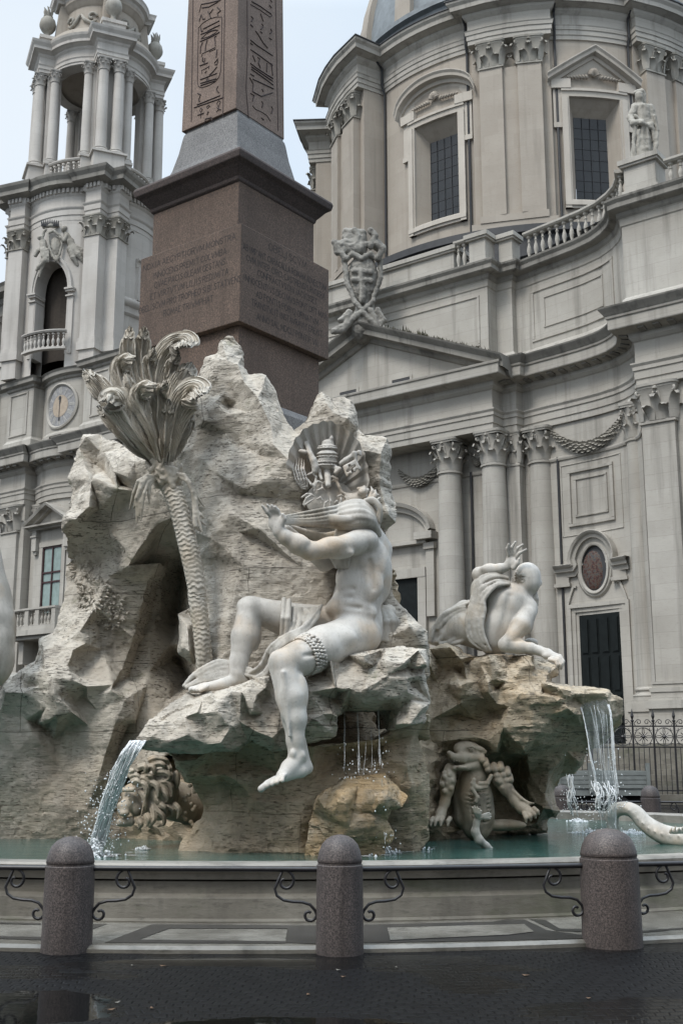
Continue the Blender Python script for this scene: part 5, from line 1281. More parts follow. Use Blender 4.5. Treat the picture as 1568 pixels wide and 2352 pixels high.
# ---- the main body: left pillar, vault of the grotto and the pillar behind the shell
U = [('r1',270,180,15.9), ('r1',440,185,15.9), ('r1',470,222,15.7), ('r1',575,238,15.6), ('r1',700,300,15.4), ('d',330,1000,15.2), ('d',380,960,14.9), ('d',420,905,14.6),
     ('r2',70,375,14.3), ('r2',140,360,14.25), ('r2',190,212,14.3), ('r2',268,186,14.3), ('r2',300,90,14.2), ('r2',335,62,14.2), ('r2',380,64,14.2), ('r2',435,150,14.25), ('r2',452,190,14.3), ('r2',450,260,14.2), ('r2',492,330,14.1),
     ('r2',550,322,14.0), ('r2',615,330,14.0), ('r2',685,445,13.95), ('r2',695,520,13.95), ('r2',740,640,13.9), ('r2',800,720,13.85),
     ('r2',885,655,13.8), ('r2',935,545,13.9), ('r2',940,505,13.95), ('r2',990,452,14.0), ('r2',1060,500,13.95), ('r2',1135,485,13.95), ('r2',1195,505,13.9), ('r2',1240,590,13.9), ('r2',1240,710,13.8),
     ('r2',1290,755,13.7), ('r2',1440,770,13.6), ('r2',1465,870,13.7), ('r2',1475,1130,13.7), ('r2',1505,1300,13.6), ('r2',1500,1350,13.55), ('r2',1430,1400,13.7), ('d',880,1260,13.7), ('d',905,1370,13.6),
     ('d',928,1395,13.5), ('d',983,1452,13.4), ('d',985,1500,13.4), ('d',985,1560,13.5), ('d',800,1600,13.6), ('d',600,1640,13.7), ('d',500,1650,13.8), ('d',470,1560,13.9),
     ('r3',1440,760,13.95), ('r3',1430,640,14.0), ('r3',1440,330,14.1), ('r3',1440,0,14.2), ('r1',1330,1180,14.25), ('r1',1180,1000,14.5), ('r1',1090,945,14.7), ('r1',1000,980,14.9), ('r1',920,1040,15.0), ('r1',850,1150,15.1), ('r1',780,1240,15.2), ('r1',720,1330,15.3), ('r1',690,1385,15.35),
     ('r3',1180,0,15.6), ('r3',1085,150,15.75), ('r3',1040,310,15.85), ('r3',1000,480,15.95), ('r3',960,620,16.0), ('r3',900,780,15.9), ('r3',840,890,15.75), ('r3',905,905,15.75), ('r3',1040,930,15.85), ('r3',1045,960,15.85), ('r3',1000,1180,15.8), ('r3',940,1200,15.75), ('r3',860,1410,15.7), ('d',262,1830,15.6), ('d',285,1960,15.55),
     ('d',0,1960,15.5), ('d',-160,1960,15.6), ('d',-160,1560,15.9), ('r3',0,850,15.9), ('r3',60,870,15.8), ('r3',130,800,15.8), ('r3',255,720,15.9), ('r3',285,640,15.9), ('r3',290,560,15.95), ('r3',385,510,16.0), ('r3',410,470,16.0), ('r3',440,340,16.1), ('r3',470,290,16.15), ('r3',485,160,16.2), ('r3',490,20,16.2),
     ('r1',110,1390,16.2), ('r1',215,1290,16.0), ('r1',130,1320,16.1), ('r1',110,1120,15.7), ('r1',75,1060,15.5), ('r1',88,920,15.4), ('r1',160,850,15.5), ('r1',175,740,16.0), ('r1',130,590,16.0), ('r1',180,430,16.0), ('r1',235,310,15.95)]
UI = [  # slabs and the diagonal ridge over the grotto
     ('r1',300,200,15.7), ('r1',430,330,15.75), ('r1',370,440,15.9), ('r1',290,460,15.6), ('r1',215,590,15.65), ('r1',200,700,15.85), ('r1',480,350,15.6), ('r1',610,310,15.5), ('r1',470,520,15.8), ('r1',380,560,15.7),
     ('r1',240,780,15.3), ('r1',350,610,15.2), ('r1',380,575,15.15), ('r1',560,520,15.05), ('r1',660,380,15.0), ('r1',750,440,14.95), ('r1',680,570,14.85), ('r1',590,680,14.9), ('r1',330,840,15.0), ('r1',205,960,15.1), ('r1',150,960,15.15),
     ('r1',620,640,15.25), ('r1',420,870,15.4), ('r1',250,1000,15.45), ('r1',300,1150,15.75), ('r1',200,1180,15.8), ('r1',640,850,15.3), ('r1',500,1080,15.55), ('r1',680,1240,15.35), ('r1',780,700,15.0), ('r1',960,720,14.75), ('r1',860,950,15.0), ('r1',690,900,15.25),
     # left pillar
     ('r1',330,1400,16.0), ('r1',570,1270,15.75), ('r1',510,1400,15.75), ('r1',470,1550,15.7), ('r3',700,330,15.65), ('r3',635,590,15.55), ('r3',800,100,15.75), ('r3',720,420,15.9), ('r3',860,450,15.85), ('r3',980,550,15.85), ('r3',520,560,15.6), ('r3',590,500,15.55), ('r3',540,640,15.35), ('r3',580,660,15.65), ('r3',600,800,15.65), ('r3',760,640,15.9), ('r3',940,700,15.9),
     ('r3',440,600,15.6), ('r3',320,620,15.6), ('r3',500,750,15.25), ('r3',540,860,15.1), ('r3',330,790,15.2), ('r3',235,820,15.3), ('r3',390,850,15.05), ('r3',600,890,15.15), ('r3',640,905,15.2), ('r3',480,910,15.15), ('r3',400,960,15.0), ('r3',290,900,15.2), ('r3',345,1060,15.15), ('r3',310,1170,15.2), ('r3',430,1110,15.1), ('r3',520,1090,15.15), ('r3',260,1180,15.6), ('r3',330,1210,15.6), ('r3',540,1180,15.55),
     ('r3',640,1000,15.3), ('r3',820,935,15.3), ('r3',700,980,15.35), ('r3',830,895,15.35), ('r3',620,1000,15.5), ('r3',560,1030,15.45), ('r3',920,1000,15.35), ('r3',850,1180,15.3), ('r3',1000,1150,15.5), ('r3',650,1190,15.45), ('r3',720,1090,15.4), ('r3',180,910,15.4), ('r3',40,950,15.3), ('r3',170,950,15.25), ('r3',190,1150,15.4), ('r3',0,1100,15.4), ('r3',240,1250,15.35), ('r3',120,1400,15.35), ('r3',400,1300,15.6), ('r3',420,1480,15.55), ('r3',620,1400,15.5), ('r3',770,1420,15.4), ('r3',730,1560,15.35), ('d',100,1850,15.4), ('d',200,1860,15.4),
     # pillar in front of the obelisk
     ('r2',275,230,14.0), ('r2',340,230,13.95), ('r2',415,265,13.9), ('r2',460,390,13.75), ('r2',350,385,13.95), ('r2',240,345,14.0), ('r2',550,490,13.6), ('r2',600,465,13.75), ('r2',640,680,13.5), ('r2',660,820,13.35), ('r2',755,915,13.3), ('r2',700,740,13.6), ('r2',580,440,13.7), ('r2',515,370,13.9), ('r2',600,350,13.8),
     ('r2',405,520,13.95), ('r2',470,590,13.75), ('r2',400,800,13.85), ('r2',330,740,13.85), ('r2',350,560,14.1), ('r2',255,525,13.85), ('r2',345,600,13.8), ('r2',190,655,13.85), ('r2',325,640,13.8), ('r2',380,900,13.75), ('r2',590,900,13.55), ('r2',100,850,14.1), ('r2',130,690,14.1), ('r2',200,480,14.05), ('r2',310,470,13.95), ('r2',60,560,14.3), ('r2',100,500,14.2),
     ('r2',450,1120,13.5), ('r2',560,1090,13.4), ('r2',830,1110,13.35), ('r2',400,1160,13.7), ('r2',560,1180,13.55), ('r2',850,1200,13.5), ('r2',280,1190,13.75), ('r2',370,1300,13.55), ('r2',200,1260,13.85), ('r2',560,1395,13.4), ('r2',420,1420,13.6), ('r2',520,1440,13.65), ('r2',240,1470,13.7), ('r2',180,1450,13.85), ('r2',250,1000,13.8), ('r2',150,1000,14.0), ('d',560,1300,13.55), ('d',690,1300,13.5), ('d',520,1450,13.6), ('d',640,1430,13.55), ('d',500,1560,13.7), ('d',770,1450,13.55),
     ('r2',1030,545,13.6), ('r2',985,570,13.65), ('r2',1165,635,13.5), ('r2',1080,600,13.55), ('r2',1180,590,13.7), ('r2',1300,860,13.35), ('r2',1400,880,13.35), ('r2',1390,1090,13.45), ('r2',1310,1100,13.6), ('r2',1300,960,13.5), ('r2',1420,1200,13.4), ('r2',1450,1300,13.35), ('r2',900,760,13.75), ('r2',1000,900,13.75), ('r2',1100,1100,13.75), ('r2',950,1200,13.7), ('d',800,1200,13.75), ('d',850,1330,13.65), ('d',940,1440,13.2), ('d',900,1460,13.3)]
rock_layer('rock_body', U, UI, 1.1, M['rock'], .042, (.013, .013, .010), 1, soft=2)
# ---- inside of the grotto
G = [('r1',640,1250,15.4), ('r1',900,950,15.2), ('r1',1200,900,14.9), ('r1',1330,1100,14.6), ('r3',1500,0,14.5), ('r3',1500,600,14.5), ('r3',1480,1000,14.6), ('d',440,1700,14.9), ('d',270,1800,15.6), ('d',215,1700,16.0), ('d',230,1560,16.2), ('r3',880,500,16.3), ('r3',950,150,16.2)]
GI = [('r1',1140,1210,15.7), ('r1',1050,1300,16.0), ('r1',960,1400,16.2), ('r3',1190,100,16.4), ('r3',1180,340,16.5), ('r3',1250,600,16.5), ('r3',1240,880,16.4), ('r3',1310,360,17.1), ('r3',1330,150,17.0), ('r1',1180,1400,16.9), ('r3',1310,700,17.1), ('r3',1390,880,17.0), ('r3',1110,500,16.3), ('r3',1100,800,16.2), ('r3',1060,960,16.0), ('r3',1250,1000,16.3), ('r3',1150,1120,15.9), ('r3',1000,1250,15.7)]
rock_layer('grotto', G, GI, .8, M['rock'], .06, (.014, .012, .008), 2, soft=3)
# lump beside the palm
B1 = [('r3',1305,375,13.9), ('r3',1390,330,13.9), ('r3',1430,420,13.9), ('r3',1440,700,13.9), ('r3',1410,740,13.95), ('r3',1305,660,13.95), ('r3',1315,540,13.9)]
rock_layer('rock_lump', B1, [('r3',1380,480,13.65), ('r3',1350,620,13.65), ('r3',1390,650,13.6)], .6, M['rock'], .05, (.012, .012, .008), 3)
# ---- seat ledge
S = [('r4',-45,800,12.6), ('r4',-5,735,12.65), ('r4',90,620,12.75), ('r4',150,572,12.8), ('r4',300,450,12.9), ('r4',370,398,12.95), ('r4',440,425,12.9), ('r4',560,395,12.9), ('r4',720,360,12.95), ('r4',850,310,13.0), ('r4',960,282,13.0), ('r4',1010,290,13.0), ('r4',1200,300,13.0),
     ('r5',210,420,13.0), ('r5',380,345,12.95), ('r5',540,328,12.9), ('r5',700,295,12.9), ('r5',860,285,12.9), ('r5',1005,300,12.9), ('r5',1018,430,12.9), ('r5',990,450,12.9), ('r5',1030,700,12.95), ('r5',990,760,12.9), ('r5',992,845,12.9), ('r5',900,870,12.95), ('r5',760,900,13.0), ('r5',730,760,13.3), ('r5',420,755,13.4), ('r5',350,790,12.85),
     ('r5',330,935,12.95), ('r5',100,1000,13.0), ('r4',1240,785,12.95), ('r4',1080,830,12.9), ('r4',1000,835,12.85), ('r4',960,800,12.8), ('r4',820,762,12.75), ('r4',690,835,12.65), ('r4',590,832,12.65), ('r4',480,852,12.65), ('r4',370,862,12.65), ('r4',240,858,12.65), ('r4',130,835,12.65), ('r4',40,828,12.65)]
SI = [('r4',100,735,12.5), ('r4',180,660,12.5), ('r4',350,590,12.5), ('r4',460,565,12.45), ('r4',230,625,12.6), ('r4',300,560,12.65), ('r4',420,500,12.6), ('r4',490,450,12.6), ('r4',540,425,12.5), ('r4',590,470,12.4), ('r4',700,395,12.45), ('r4',770,400,12.4), ('r4',450,555,12.35), ('r4',600,545,12.35), ('r4',850,548,12.4), ('r4',860,490,12.4), ('r4',890,425,12.45), ('r4',830,350,12.5), ('r4',950,370,12.55), ('r4',940,300,12.6),
     ('r4',240,770,12.45), ('r4',370,720,12.4), ('r4',500,650,12.5), ('r4',520,790,12.5), ('r4',600,700,12.45), ('r4',690,670,12.4), ('r4',620,780,12.4), ('r4',760,620,12.5), ('r4',830,580,12.6), ('r4',870,690,12.55), ('r4',1000,740,12.5), ('r4',1070,670,12.6), ('r4',930,560,12.6), ('r4',1000,430,12.8), ('r4',930,470,12.7), ('r4',1200,500,12.85), ('r4',1240,620,12.75), ('r4',1380,560,12.7), ('r4',1480,575,12.75), ('r4',1300,600,12.6), ('r4',1230,650,12.75),
     ('r5',90,490,12.7), ('r5',290,395,12.6), ('r5',540,350,12.55), ('r5',530,610,12.6), ('r5',440,600,12.6), ('r5',330,590,12.6), ('r5',150,620,12.65), ('r5',90,570,12.7), ('r5',550,400,12.55), ('r5',700,400,12.55), ('r5',830,410,12.55), ('r5',1000,425,12.55), ('r5',940,310,12.6), ('r5',640,440,12.75), ('r5',620,430,12.8), ('r5',560,450,12.75), ('r5',850,450,12.75), ('r5',860,520,12.6), ('r5',700,510,12.55), ('r5',550,600,12.55), ('r5',545,705,12.7), ('r5',740,660,12.65), ('r5',865,625,12.65), ('r5',380,720,12.95), ('r5',330,670,12.95), ('r5',300,780,12.7), ('r5',120,790,12.75), ('r5',350,640,13.0), ('r5',100,830,12.9),
     ('r5',890,560,12.85), ('r5',960,500,12.8), ('r5',880,680,12.75), ('r5',800,740,12.9), ('r5',970,740,12.7), ('r5',770,860,12.8), ('r5',880,850,12.7)]
rock_layer('seat_ledge', S, SI, 1.3, M['rock'], .035, (.016, .022, .011), 4, soft=2)
# ---- foot of the near pillar
B = [('r4',230,840,12.95), ('r4',600,780,13.0), ('r4',1000,760,13.1), ('r4',1300,800,13.2), ('d',860,1700,13.2), ('d',985,1640,13.2), ('d',990,1700,13.25), ('r5',940,940,13.3), ('r5',1000,1150,13.35), ('r5',1030,1250,13.4), ('r5',1020,1568,13.5), ('d',985,1930,13.6), ('d',950,1980,13.5), ('d',480,1985,13.35), ('d',400,1965,13.6), ('r4',315,1495,13.6), ('r4',400,1400,13.6), ('r4',480,1340,13.65), ('r4',490,1240,13.65), ('r4',400,1080,13.5), ('r4',340,1040,13.2), ('r4',270,920,12.85)]
BI = [('r4',300,910,12.8), ('r4',440,900,12.8), ('r4',370,1030,12.95), ('r4',490,930,13.05), ('r4',500,1020,13.05), ('r4',580,1025,13.05), ('r4',640,1010,13.1), ('r4',560,920,13.1), ('r4',720,930,13.3), ('r4',730,1050,13.2), ('r4',770,900,13.35), ('r4',830,800,13.2), ('r4',840,1180,13.3), ('r4',640,1070,13.45), ('r4',560,1100,13.5), ('r4',620,1230,13.5), ('r4',760,1180,13.45), ('r4',660,1400,13.35), ('r4',640,1250,13.45), ('r4',850,1300,13.35), ('r4',700,1550,13.25), ('r4',900,1500,13.25), ('r4',1050,1250,13.3), ('r4',1060,1000,13.4), ('r4',1140,1270,13.2), ('r4',1250,1200,13.2), ('r4',1300,1050,13.35), ('r4',1200,1400,13.15), ('d',730,1900,13.3), ('d',560,1900,13.35), ('d',690,1960,13.2),
      ('r5',420,800,13.75), ('r5',620,800,13.75), ('r5',400,1100,13.55), ('r5',650,1100,13.5), ('r5',500,1200,13.35), ('r5',680,930,13.3), ('r5',700,1120,13.2), ('r5',850,1130,13.15), ('r5',880,1330,13.2), ('r5',700,1000,13.3), ('r5',870,1420,13.3), ('r5',900,940,13.25), ('r5',330,1000,13.5), ('r5',950,1400,13.35)]
rock_layer('pillar_foot', B, BI, 1.2, M['rock_wet'], .045, (.014, .014, .010), 5, soft=3)
Wl = [('r5',190,1385,12.95), ('r5',290,1310,12.95), ('r5',400,1235,13.1), ('r5',520,1220,13.2), ('r5',700,1205,13.2), ('r5',790,1320,13.1), ('r5',870,1385,12.95), ('r5',820,1470,12.9), ('r5',740,1490,12.9), ('r5',715,1568,12.9), ('d',905,1920,12.95), ('d',870,1985,13.0), ('d',690,1985,13.0), ('d',695,1950,12.95), ('d',716,1870,12.95)]
WI = [('r5',200,1400,12.75), ('r5',380,1390,12.6), ('r5',640,1380,12.65), ('r5',500,1300,12.85), ('r5',710,1375,12.65), ('r5',700,1450,12.7), ('r5',650,1440,12.6), ('r5',400,1450,12.6), ('r5',250,1480,12.7), ('r5',450,1500,12.8), ('r5',600,1510,12.75), ('d',800,1900,12.7), ('d',860,1900,12.75), ('d',760,1960,12.85)]
rock_layer('limed_boulder', Wl, WI, .7, M['ochre'], .04, (.014, .026, .01), 6, soft=2)
# ---- right mass under the reclining figure, with the spout
Rm = [('r6',40,170,15.2), ('r6',95,178,15.2), ('r6',200,140,15.25), ('r6',300,160,15.25), ('r6',315,200,15.2), ('r6',410,222,15.2), ('r6',490,200,15.2), ('r6',620,206,15.2), ('r6',790,216,15.25), ('r6',880,256,15.3), ('r6',950,278,15.3), ('r6',945,340,15.3), ('r6',915,385,15.3), ('r6',1000,400,15.2), ('r6',1060,432,15.1), ('r6',1280,452,15.1), ('r6',1290,470,15.1), ('r6',1375,512,15.15), ('r6',1378,555,15.2), ('r6',1385,600,15.2), ('r6',1370,655,15.3), ('r6',1250,800,15.6), ('r6',1120,870,15.8), ('r6',1110,940,15.9), ('r6',1050,1000,16.0), ('r6',960,1030,16.1), ('r6',920,1110,16.2), ('r6',940,1215,16.1), ('r6',962,1250,16.0), ('r6',930,1290,16.1), ('r6',880,1300,16.3), ('r6',880,1400,16.4), ('r6',500,1420,16.2), ('r6',350,1350,15.7), ('r6',0,1420,15.6), ('r6',-120,1400,15.4), ('r6',-100,700,15.3), ('r6',-60,300,15.2)]
RI = [('r6',230,165,14.95), ('r6',300,240,14.85), ('r6',330,200,14.95), ('r6',340,380,14.95), ('r6',410,390,14.95), ('r6',420,250,14.9), ('r6',490,220,14.7), ('r6',510,385,14.7), ('r6',680,330,14.75), ('r6',780,350,14.75), ('r6',600,390,14.75), ('r6',770,225,14.75), ('r6',880,345,14.85), ('r6',130,310,15.1), ('r6',180,310,15.3), ('r6',250,300,15.3), ('r6',320,290,15.1), ('r6',100,290,14.95), ('r6',300,330,15.35), ('r6',150,400,15.3),
      ('r6',300,420,14.75), ('r6',340,395,14.7), ('r6',480,400,14.65), ('r6',490,470,14.7), ('r6',540,540,14.8), ('r6',300,540,14.85), ('r6',330,480,14.8), ('r6',450,500,14.95), ('r6',280,600,15.3), ('r6',500,600,15.2), ('r6',400,650,15.25), ('r6',240,650,15.2), ('r6',540,440,15.0), ('r6',560,460,14.85), ('r6',680,420,14.75), ('r6',830,400,14.75), ('r6',840,470,14.8), ('r6',690,480,14.65), ('r6',830,490,14.6), ('r6',1000,510,14.6), ('r6',860,405,14.6), ('r6',960,440,14.55), ('r6',1060,470,14.6), ('r6',1050,500,14.75), ('r6',1080,620,14.7), ('r6',900,610,14.7), ('r6',750,560,14.65), ('r6',620,560,14.75), ('r6',1010,570,14.6), ('r6',1260,470,14.8), ('r6',1120,560,14.8), ('r6',1280,520,14.85), ('r6',1300,630,15.0),
      ('r6',580,700,14.75), ('r6',780,680,14.7), ('r6',880,660,14.75), ('r6',820,740,14.8), ('r6',720,850,14.85), ('r6',540,850,14.9), ('r6',480,780,14.95), ('r6',400,760,15.05), ('r6',960,760,15.2), ('r6',1000,640,15.1), ('r6',1100,700,15.3), ('r6',870,860,15.4), ('r6',1000,850,15.5), ('r6',1080,920,15.6), ('r6',740,870,15.3), ('r6',560,870,15.6), ('r6',700,900,16.0), ('r6',620,1000,16.5), ('r6',700,1100,16.5), ('r6',740,1200,16.4), ('r6',560,1150,16.4), ('r6',540,960,16.3), ('r6',760,1010,15.7), ('r6',730,1060,15.8), ('r6',770,1180,15.75), ('r6',880,1000,15.6), ('r6',860,1150,15.6), ('r6',850,1230,15.55), ('r6',900,1240,15.6), ('r6',460,870,15.4), ('r6',300,900,15.5), ('r6',150,870,15.3), ('r6',170,790,15.2), ('r6',110,640,15.1), ('r6',150,1100,15.5), ('r6',60,1150,15.3), ('r6',100,1300,15.4), ('r6',300,1250,15.9), ('r6',560,1300,16.2), ('r6',800,1330,16.1)]
rock_layer('spout_ledge', Rm, RI, 1.6, M['rock_wet'], .045, (.017, .022, .011), 7, soft=2)
# low shelf at the waterline
Ls = [('r6',0,1360,15.45), ('r6',150,1330,15.4), ('r6',330,1352,15.4), ('r6',350,1375,15.4), ('r6',200,1392,15.4), ('r6',0,1420,15.4)]
rock_layer('water_shelf', Ls, [('r6',150,1370,15.2)], .6, M['rock_wet'], .05, (.02, .02, .01), 8)
# core that closes the mass behind the ledges
Cr = [('d',180,1990,15.9), ('d',230,1780,16.2), ('d',440,1720,16.0), ('d',500,1400,15.6), ('d',540,1200,15.6), ('d',700,1000,15.2), ('d',860,1150,15.0), ('d',950,1480,14.9), ('d',1060,1560,15.6), ('d',1080,1700,15.9), ('d',1090,1990,15.9)]
rock_layer('rock_core', Cr, [('d',500,1600,14.6), ('d',800,1600,14.3), ('d',900,1800,14.3), ('d',380,1800,15.2), ('d',600,1900,14.5), ('d',1000,1800,15.2)], 2.2, M['rock_wet'], .12, (.06, .04, .02), 9)
# ================================================================== sculpture: smooth blends of muscle and cloth volumes
class Sculpt:
    def __init__(s, cell): s.c = cell; s.ops = []
    def add(s, kind, *a, k=.03, op='add'): s.ops.append((kind, a, k, op)); return s
    def cap(s, a, b, ra, rb=None, k=.03, op='add'): return s.add('cap', np.array(a, float), np.array(b, float), ra, ra if rb is None else rb, k=k, op=op)
    def chain(s, pts, rr, k=.03, op='add'):
        rr = rr if hasattr(rr, '__len__') else [rr]*len(pts)
        for i in range(len(pts)-1): s.cap(pts[i], pts[i+1], rr[i], rr[i+1], k, op)
        return s
    def ell(s, c, r, ax=None, k=.03, op='add'): return s.add('ell', np.array(c, float), np.array(r, float), ax, k=k, op=op)
    @staticmethod
    def dist(kind, a, p):
        if kind == 'cap':
            A, B, ra, rb = a; ab = B-A; L2 = ab@ab + 1e-12
            t = np.clip(((p-A)@ab)/L2, 0, 1); return np.sqrt(((p-A-t[..., None]*ab)**2).sum(-1)) - (ra + (rb-ra)*t)
        c, r, ax = a; q = p-c
        if ax is not None: q = q@np.array(ax, float).T
        k0 = np.sqrt(((q/r)**2).sum(-1)); k1 = np.sqrt(((q/(r*r))**2).sum(-1)); return k0*(k0-1)/(k1+1e-9)
    def bounds(s, kind, a):
        if kind == 'cap': A, B, ra, rb = a; m = max(ra, rb); return np.minimum(A, B)-m, np.maximum(A, B)+m
        c, r, ax = a; m = r.max() if ax is not None else r; return c-m, c+m
    def field(s):
        bb = [s.bounds(k_, a) for k_, a, _, op in s.ops if op == 'add']; lo = np.min([b[0] for b in bb], 0) - 4*s.c; hi = np.max([b[1] for b in bb], 0) + 4*s.c
        n = np.ceil((hi-lo)/s.c).astype(int) + 1; D = np.full(n, 9., np.float32)
        for kind, a, k, op in s.ops:
            b0, b1 = s.bounds(kind, a); m = k + 3*s.c
            i0 = np.clip(np.floor((b0-m-lo)/s.c).astype(int), 0, n-1); i1 = np.clip(np.ceil((b1+m-lo)/s.c).astype(int)+1, 1, n)
            if (i1 <= i0).any(): continue
            g = np.stack(np.meshgrid(*[lo[q] + s.c*np.arange(i0[q], i1[q]) for q in range(3)], indexing='ij'), -1)
            d = s.dist(kind, a, g).astype(np.float32); sl = tuple(slice(x, y) for x, y in zip(i0, i1)); o = D[sl]
            if op == 'sub': d = -d; h = np.maximum(k-np.abs(o-d), 0)/k; D[sl] = np.maximum(o, d) + h*h*k*.25
            else: h = np.maximum(k-np.abs(o-d), 0)/k; D[sl] = np.minimum(o, d) - h*h*k*.25
        return D, lo
    def mesh(s):
        D, lo = s.field(); S = D < 0; nx, ny, nz = D.shape
        cnt = np.zeros((nx-1, ny-1, nz-1), np.int16); off = [(i, j, k_) for i in (0, 1) for j in (0, 1) for k_ in (0, 1)]
        for o in off: cnt += S[o[0]:nx-1+o[0], o[1]:ny-1+o[1], o[2]:nz-1+o[2]]
        act = np.argwhere((cnt > 0) & (cnt < 8)); idm = np.full(cnt.shape, -1, np.int64); idm[tuple(act.T)] = np.arange(len(act))
        acc = np.zeros((len(act), 3)); w = np.zeros(len(act))
        for a in off:
            for ax in range(3):
                if a[ax]: continue
                b = list(a); b[ax] = 1
                ia = act + np.array(a); ib = act + np.array(b); da = D[tuple(ia.T)]; db_ = D[tuple(ib.T)]; m = (da < 0) != (db_ < 0)
                t = np.where(m, da/(da-db_+1e-12), 0); pos = np.array(a)[None] + t[:, None]*(np.array(b)-np.array(a))[None]
                acc[m] += pos[m]; w[m] += 1
        V = lo + s.c*(act + acc/w[:, None]); F = []
        for ax in range(3):
            u, v = (ax+1) % 3, (ax+2) % 3; sl0 = [slice(1, -1)]*3; sl0[ax] = slice(0, -1); sl1 = list(sl0); sl1[ax] = slice(1, None)
            sl0 = [slice(1, n-1) for n in D.shape]; sl0[ax] = slice(0, D.shape[ax]-1); sl1 = [slice(1, n-1) for n in D.shape]; sl1[ax] = slice(1, D.shape[ax])
            A, B = S[tuple(sl0)], S[tuple(sl1)]; e = np.argwhere(A != B); 
            if not len(e): continue
            inside = A[tuple(e.T)]; base = e.copy(); base += 1; base[:, ax] -= 1
            def cid(du, dv): q = base.copy(); q[:, u] -= du; q[:, v] -= dv; return idm[tuple(q.T)]
            q = np.stack([cid(1, 1), cid(0, 1), cid(0, 0), cid(1, 0)], 1); q[~inside] = q[~inside][:, ::-1]; F.append(q)
        return V, np.concatenate(F)
    def build(s, name, mat, parent=None, origin=None, rough=0., smooth_it=1):
        V, F = s.mesh()
        for _ in range(smooth_it):               # one light relaxation
            acc = np.zeros_like(V); w = np.zeros(len(V))
            for i in range(4):
                a, b = F[:, i], F[:, (i+1) % 4]; np.add.at(acc, a, V[b]); np.add.at(acc, b, V[a]); np.add.at(w, a, 1); np.add.at(w, b, 1)
            V = V*.62 + .38*acc/np.maximum(w, 1)[:, None]
        if rough: V = V + rough*np.stack([fbm(V*6+i*7, 3, 60+i) for i in range(3)], 1)
        return mesh_obj(name, V, F, mat, parent, smooth=True, origin=origin)
def strip(name, Y0):
    """joints given in one enlarged strip of the photograph, with a distance; radii in that strip's pixels"""
    ox, oy, k_ = RC[name]; sc = k_*(Y0*_cp + .35)/FPX
    return (lambda x, y, Y=Y0: P(ox + x*k_, oy + y*k_, Y)), sc
def spl(c, n):
    c = np.array(c, float); o = []
    for i in range(len(c)-1):
        p0, p1, p2, p3 = c[max(i-1, 0)], c[i], c[i+1], c[min(i+2, len(c)-1)]
        for t in np.arange(n)/n: o.append(.5*(2*p1 + (p2-p0)*t + (2*p0-5*p1+4*p2-p3)*t*t + (3*p1-p0-3*p2+p3)*t**3))
    return [tuple(q) for q in o] + [tuple(c[-1])]
def fold_sheet(S, J, u, A, B, n, r, k=.006, back=.05, seed=0, wob=4.):
    """cloth between two edges A and B (x, y, Y): n uneven folds over a thin backing"""
    rnd_ = random.Random(seed); A = np.array(spl([(*q, 0) for q in A], 5))[:, :3]; m_ = len(A); B = np.array(spl([(*q, 0) for q in B], 5))[:, :3]
    B = np.stack([np.interp(np.linspace(0, 1, m_), np.linspace(0, 1, len(B)), B[:, c]) for c in range(3)], 1)
    for i in range(n):
        q0 = (i + rnd_.uniform(-.22, .22))/(n-1); ph = rnd_.uniform(0, 6); a0, a1 = (rnd_.choice([0, 0, .12, .25]), rnd_.choice([1, 1, .9, .72]))
        if i in (0, n-1): q0, a0, a1 = i/(n-1), 0, 1
        pts, rr = [], []
        for j in range(int(a0*m_), max(int(a0*m_)+3, int(a1*m_))):
            j = min(j, m_-1); t = j/(m_-1); q = np.clip(q0 + .10*sin(ph + t*4), 0, 1); p = A[j]*(1-q) + B[j]*q; pts.append(J(p[0] + wob*.4*sin(ph*2+t*7), p[1] + wob*.4*cos(ph+t*6), p[2])); rr.append(r*u*(.75 + .5*sin(pi*t))*rnd_.choice([1, 1, 1.15]))
        S.chain(pts, rr, k)
    w = max(np.linalg.norm((A-B)[:, :2], axis=1).max()/7, r)
    for q in np.linspace(.08, .92, 7): S.chain([J(*(A[j]*(1-q) + B[j]*q + np.array([0, 0, back]))) for j in range(0, m_, 2)], w*u*.62, .02)
RC.update({'q1': (646.6, 952.8, .1736), 'q2': (952.8, 1211.5, .2387), 'q3': (966.4, 1660.6, .217), 'q4': (204., 1688., .1823), 'q5': (408.4, 1123., .3689), 'q6': (170.2, 735., .2604), 'q9': (680.6, 0, .566), 'q8': (0, 435.6, .2257)})
def m_marble(name, c1, c2, warm, dark, st=.6):
    k = NB(name); big = k.noise(1.6, 5, .6); s1 = k.noise(1., 5, .62, k.mapv((3.2, 3.2, .8))); fine = k.noise(24, 4, .7)
    col = k.mix(c1, c2, k.ramp(big, [(.38, 0.), (.62, 1.)])); col = k.mix(col, warm, k.ramp(k.noise(1.5, 4, .55, k.mapv((1, 1, 1), loc=(3, 5, 1))), [(.50, 0.), (.68, .75)]))
    col = k.mix(col, dark, k.math('MULTIPLY', k.ramp(s1, [(.52, 0.), (.74, 1.)]), st)); col = k.mix(col, dark, k.ramp(fine, [(.58, 0.), (.80, .6)])); col = k.mix(col, dark, k.math('MULTIPLY', k.ramp(k.noise(7, 6, .7), [(.55, 0.), (.75, 1.)]), st*.6))
    return k.out(col, .62, k.bump(k.math('ADD', fine, k.math('MULTIPLY', k.noise(9, 5, .65), .8)), .3, .014), .35)
M['marble'] = m_marble('weathered_marble', lin(.555, .53, .49), lin(.44, .415, .375), lin(.49, .375, .26), lin(.18, .168, .148))
M['drape'] = m_marble('carved_cloth_marble', lin(.45, .425, .385), lin(.35, .33, .29), lin(.41, .33, .235), lin(.14, .13, .11), .9)
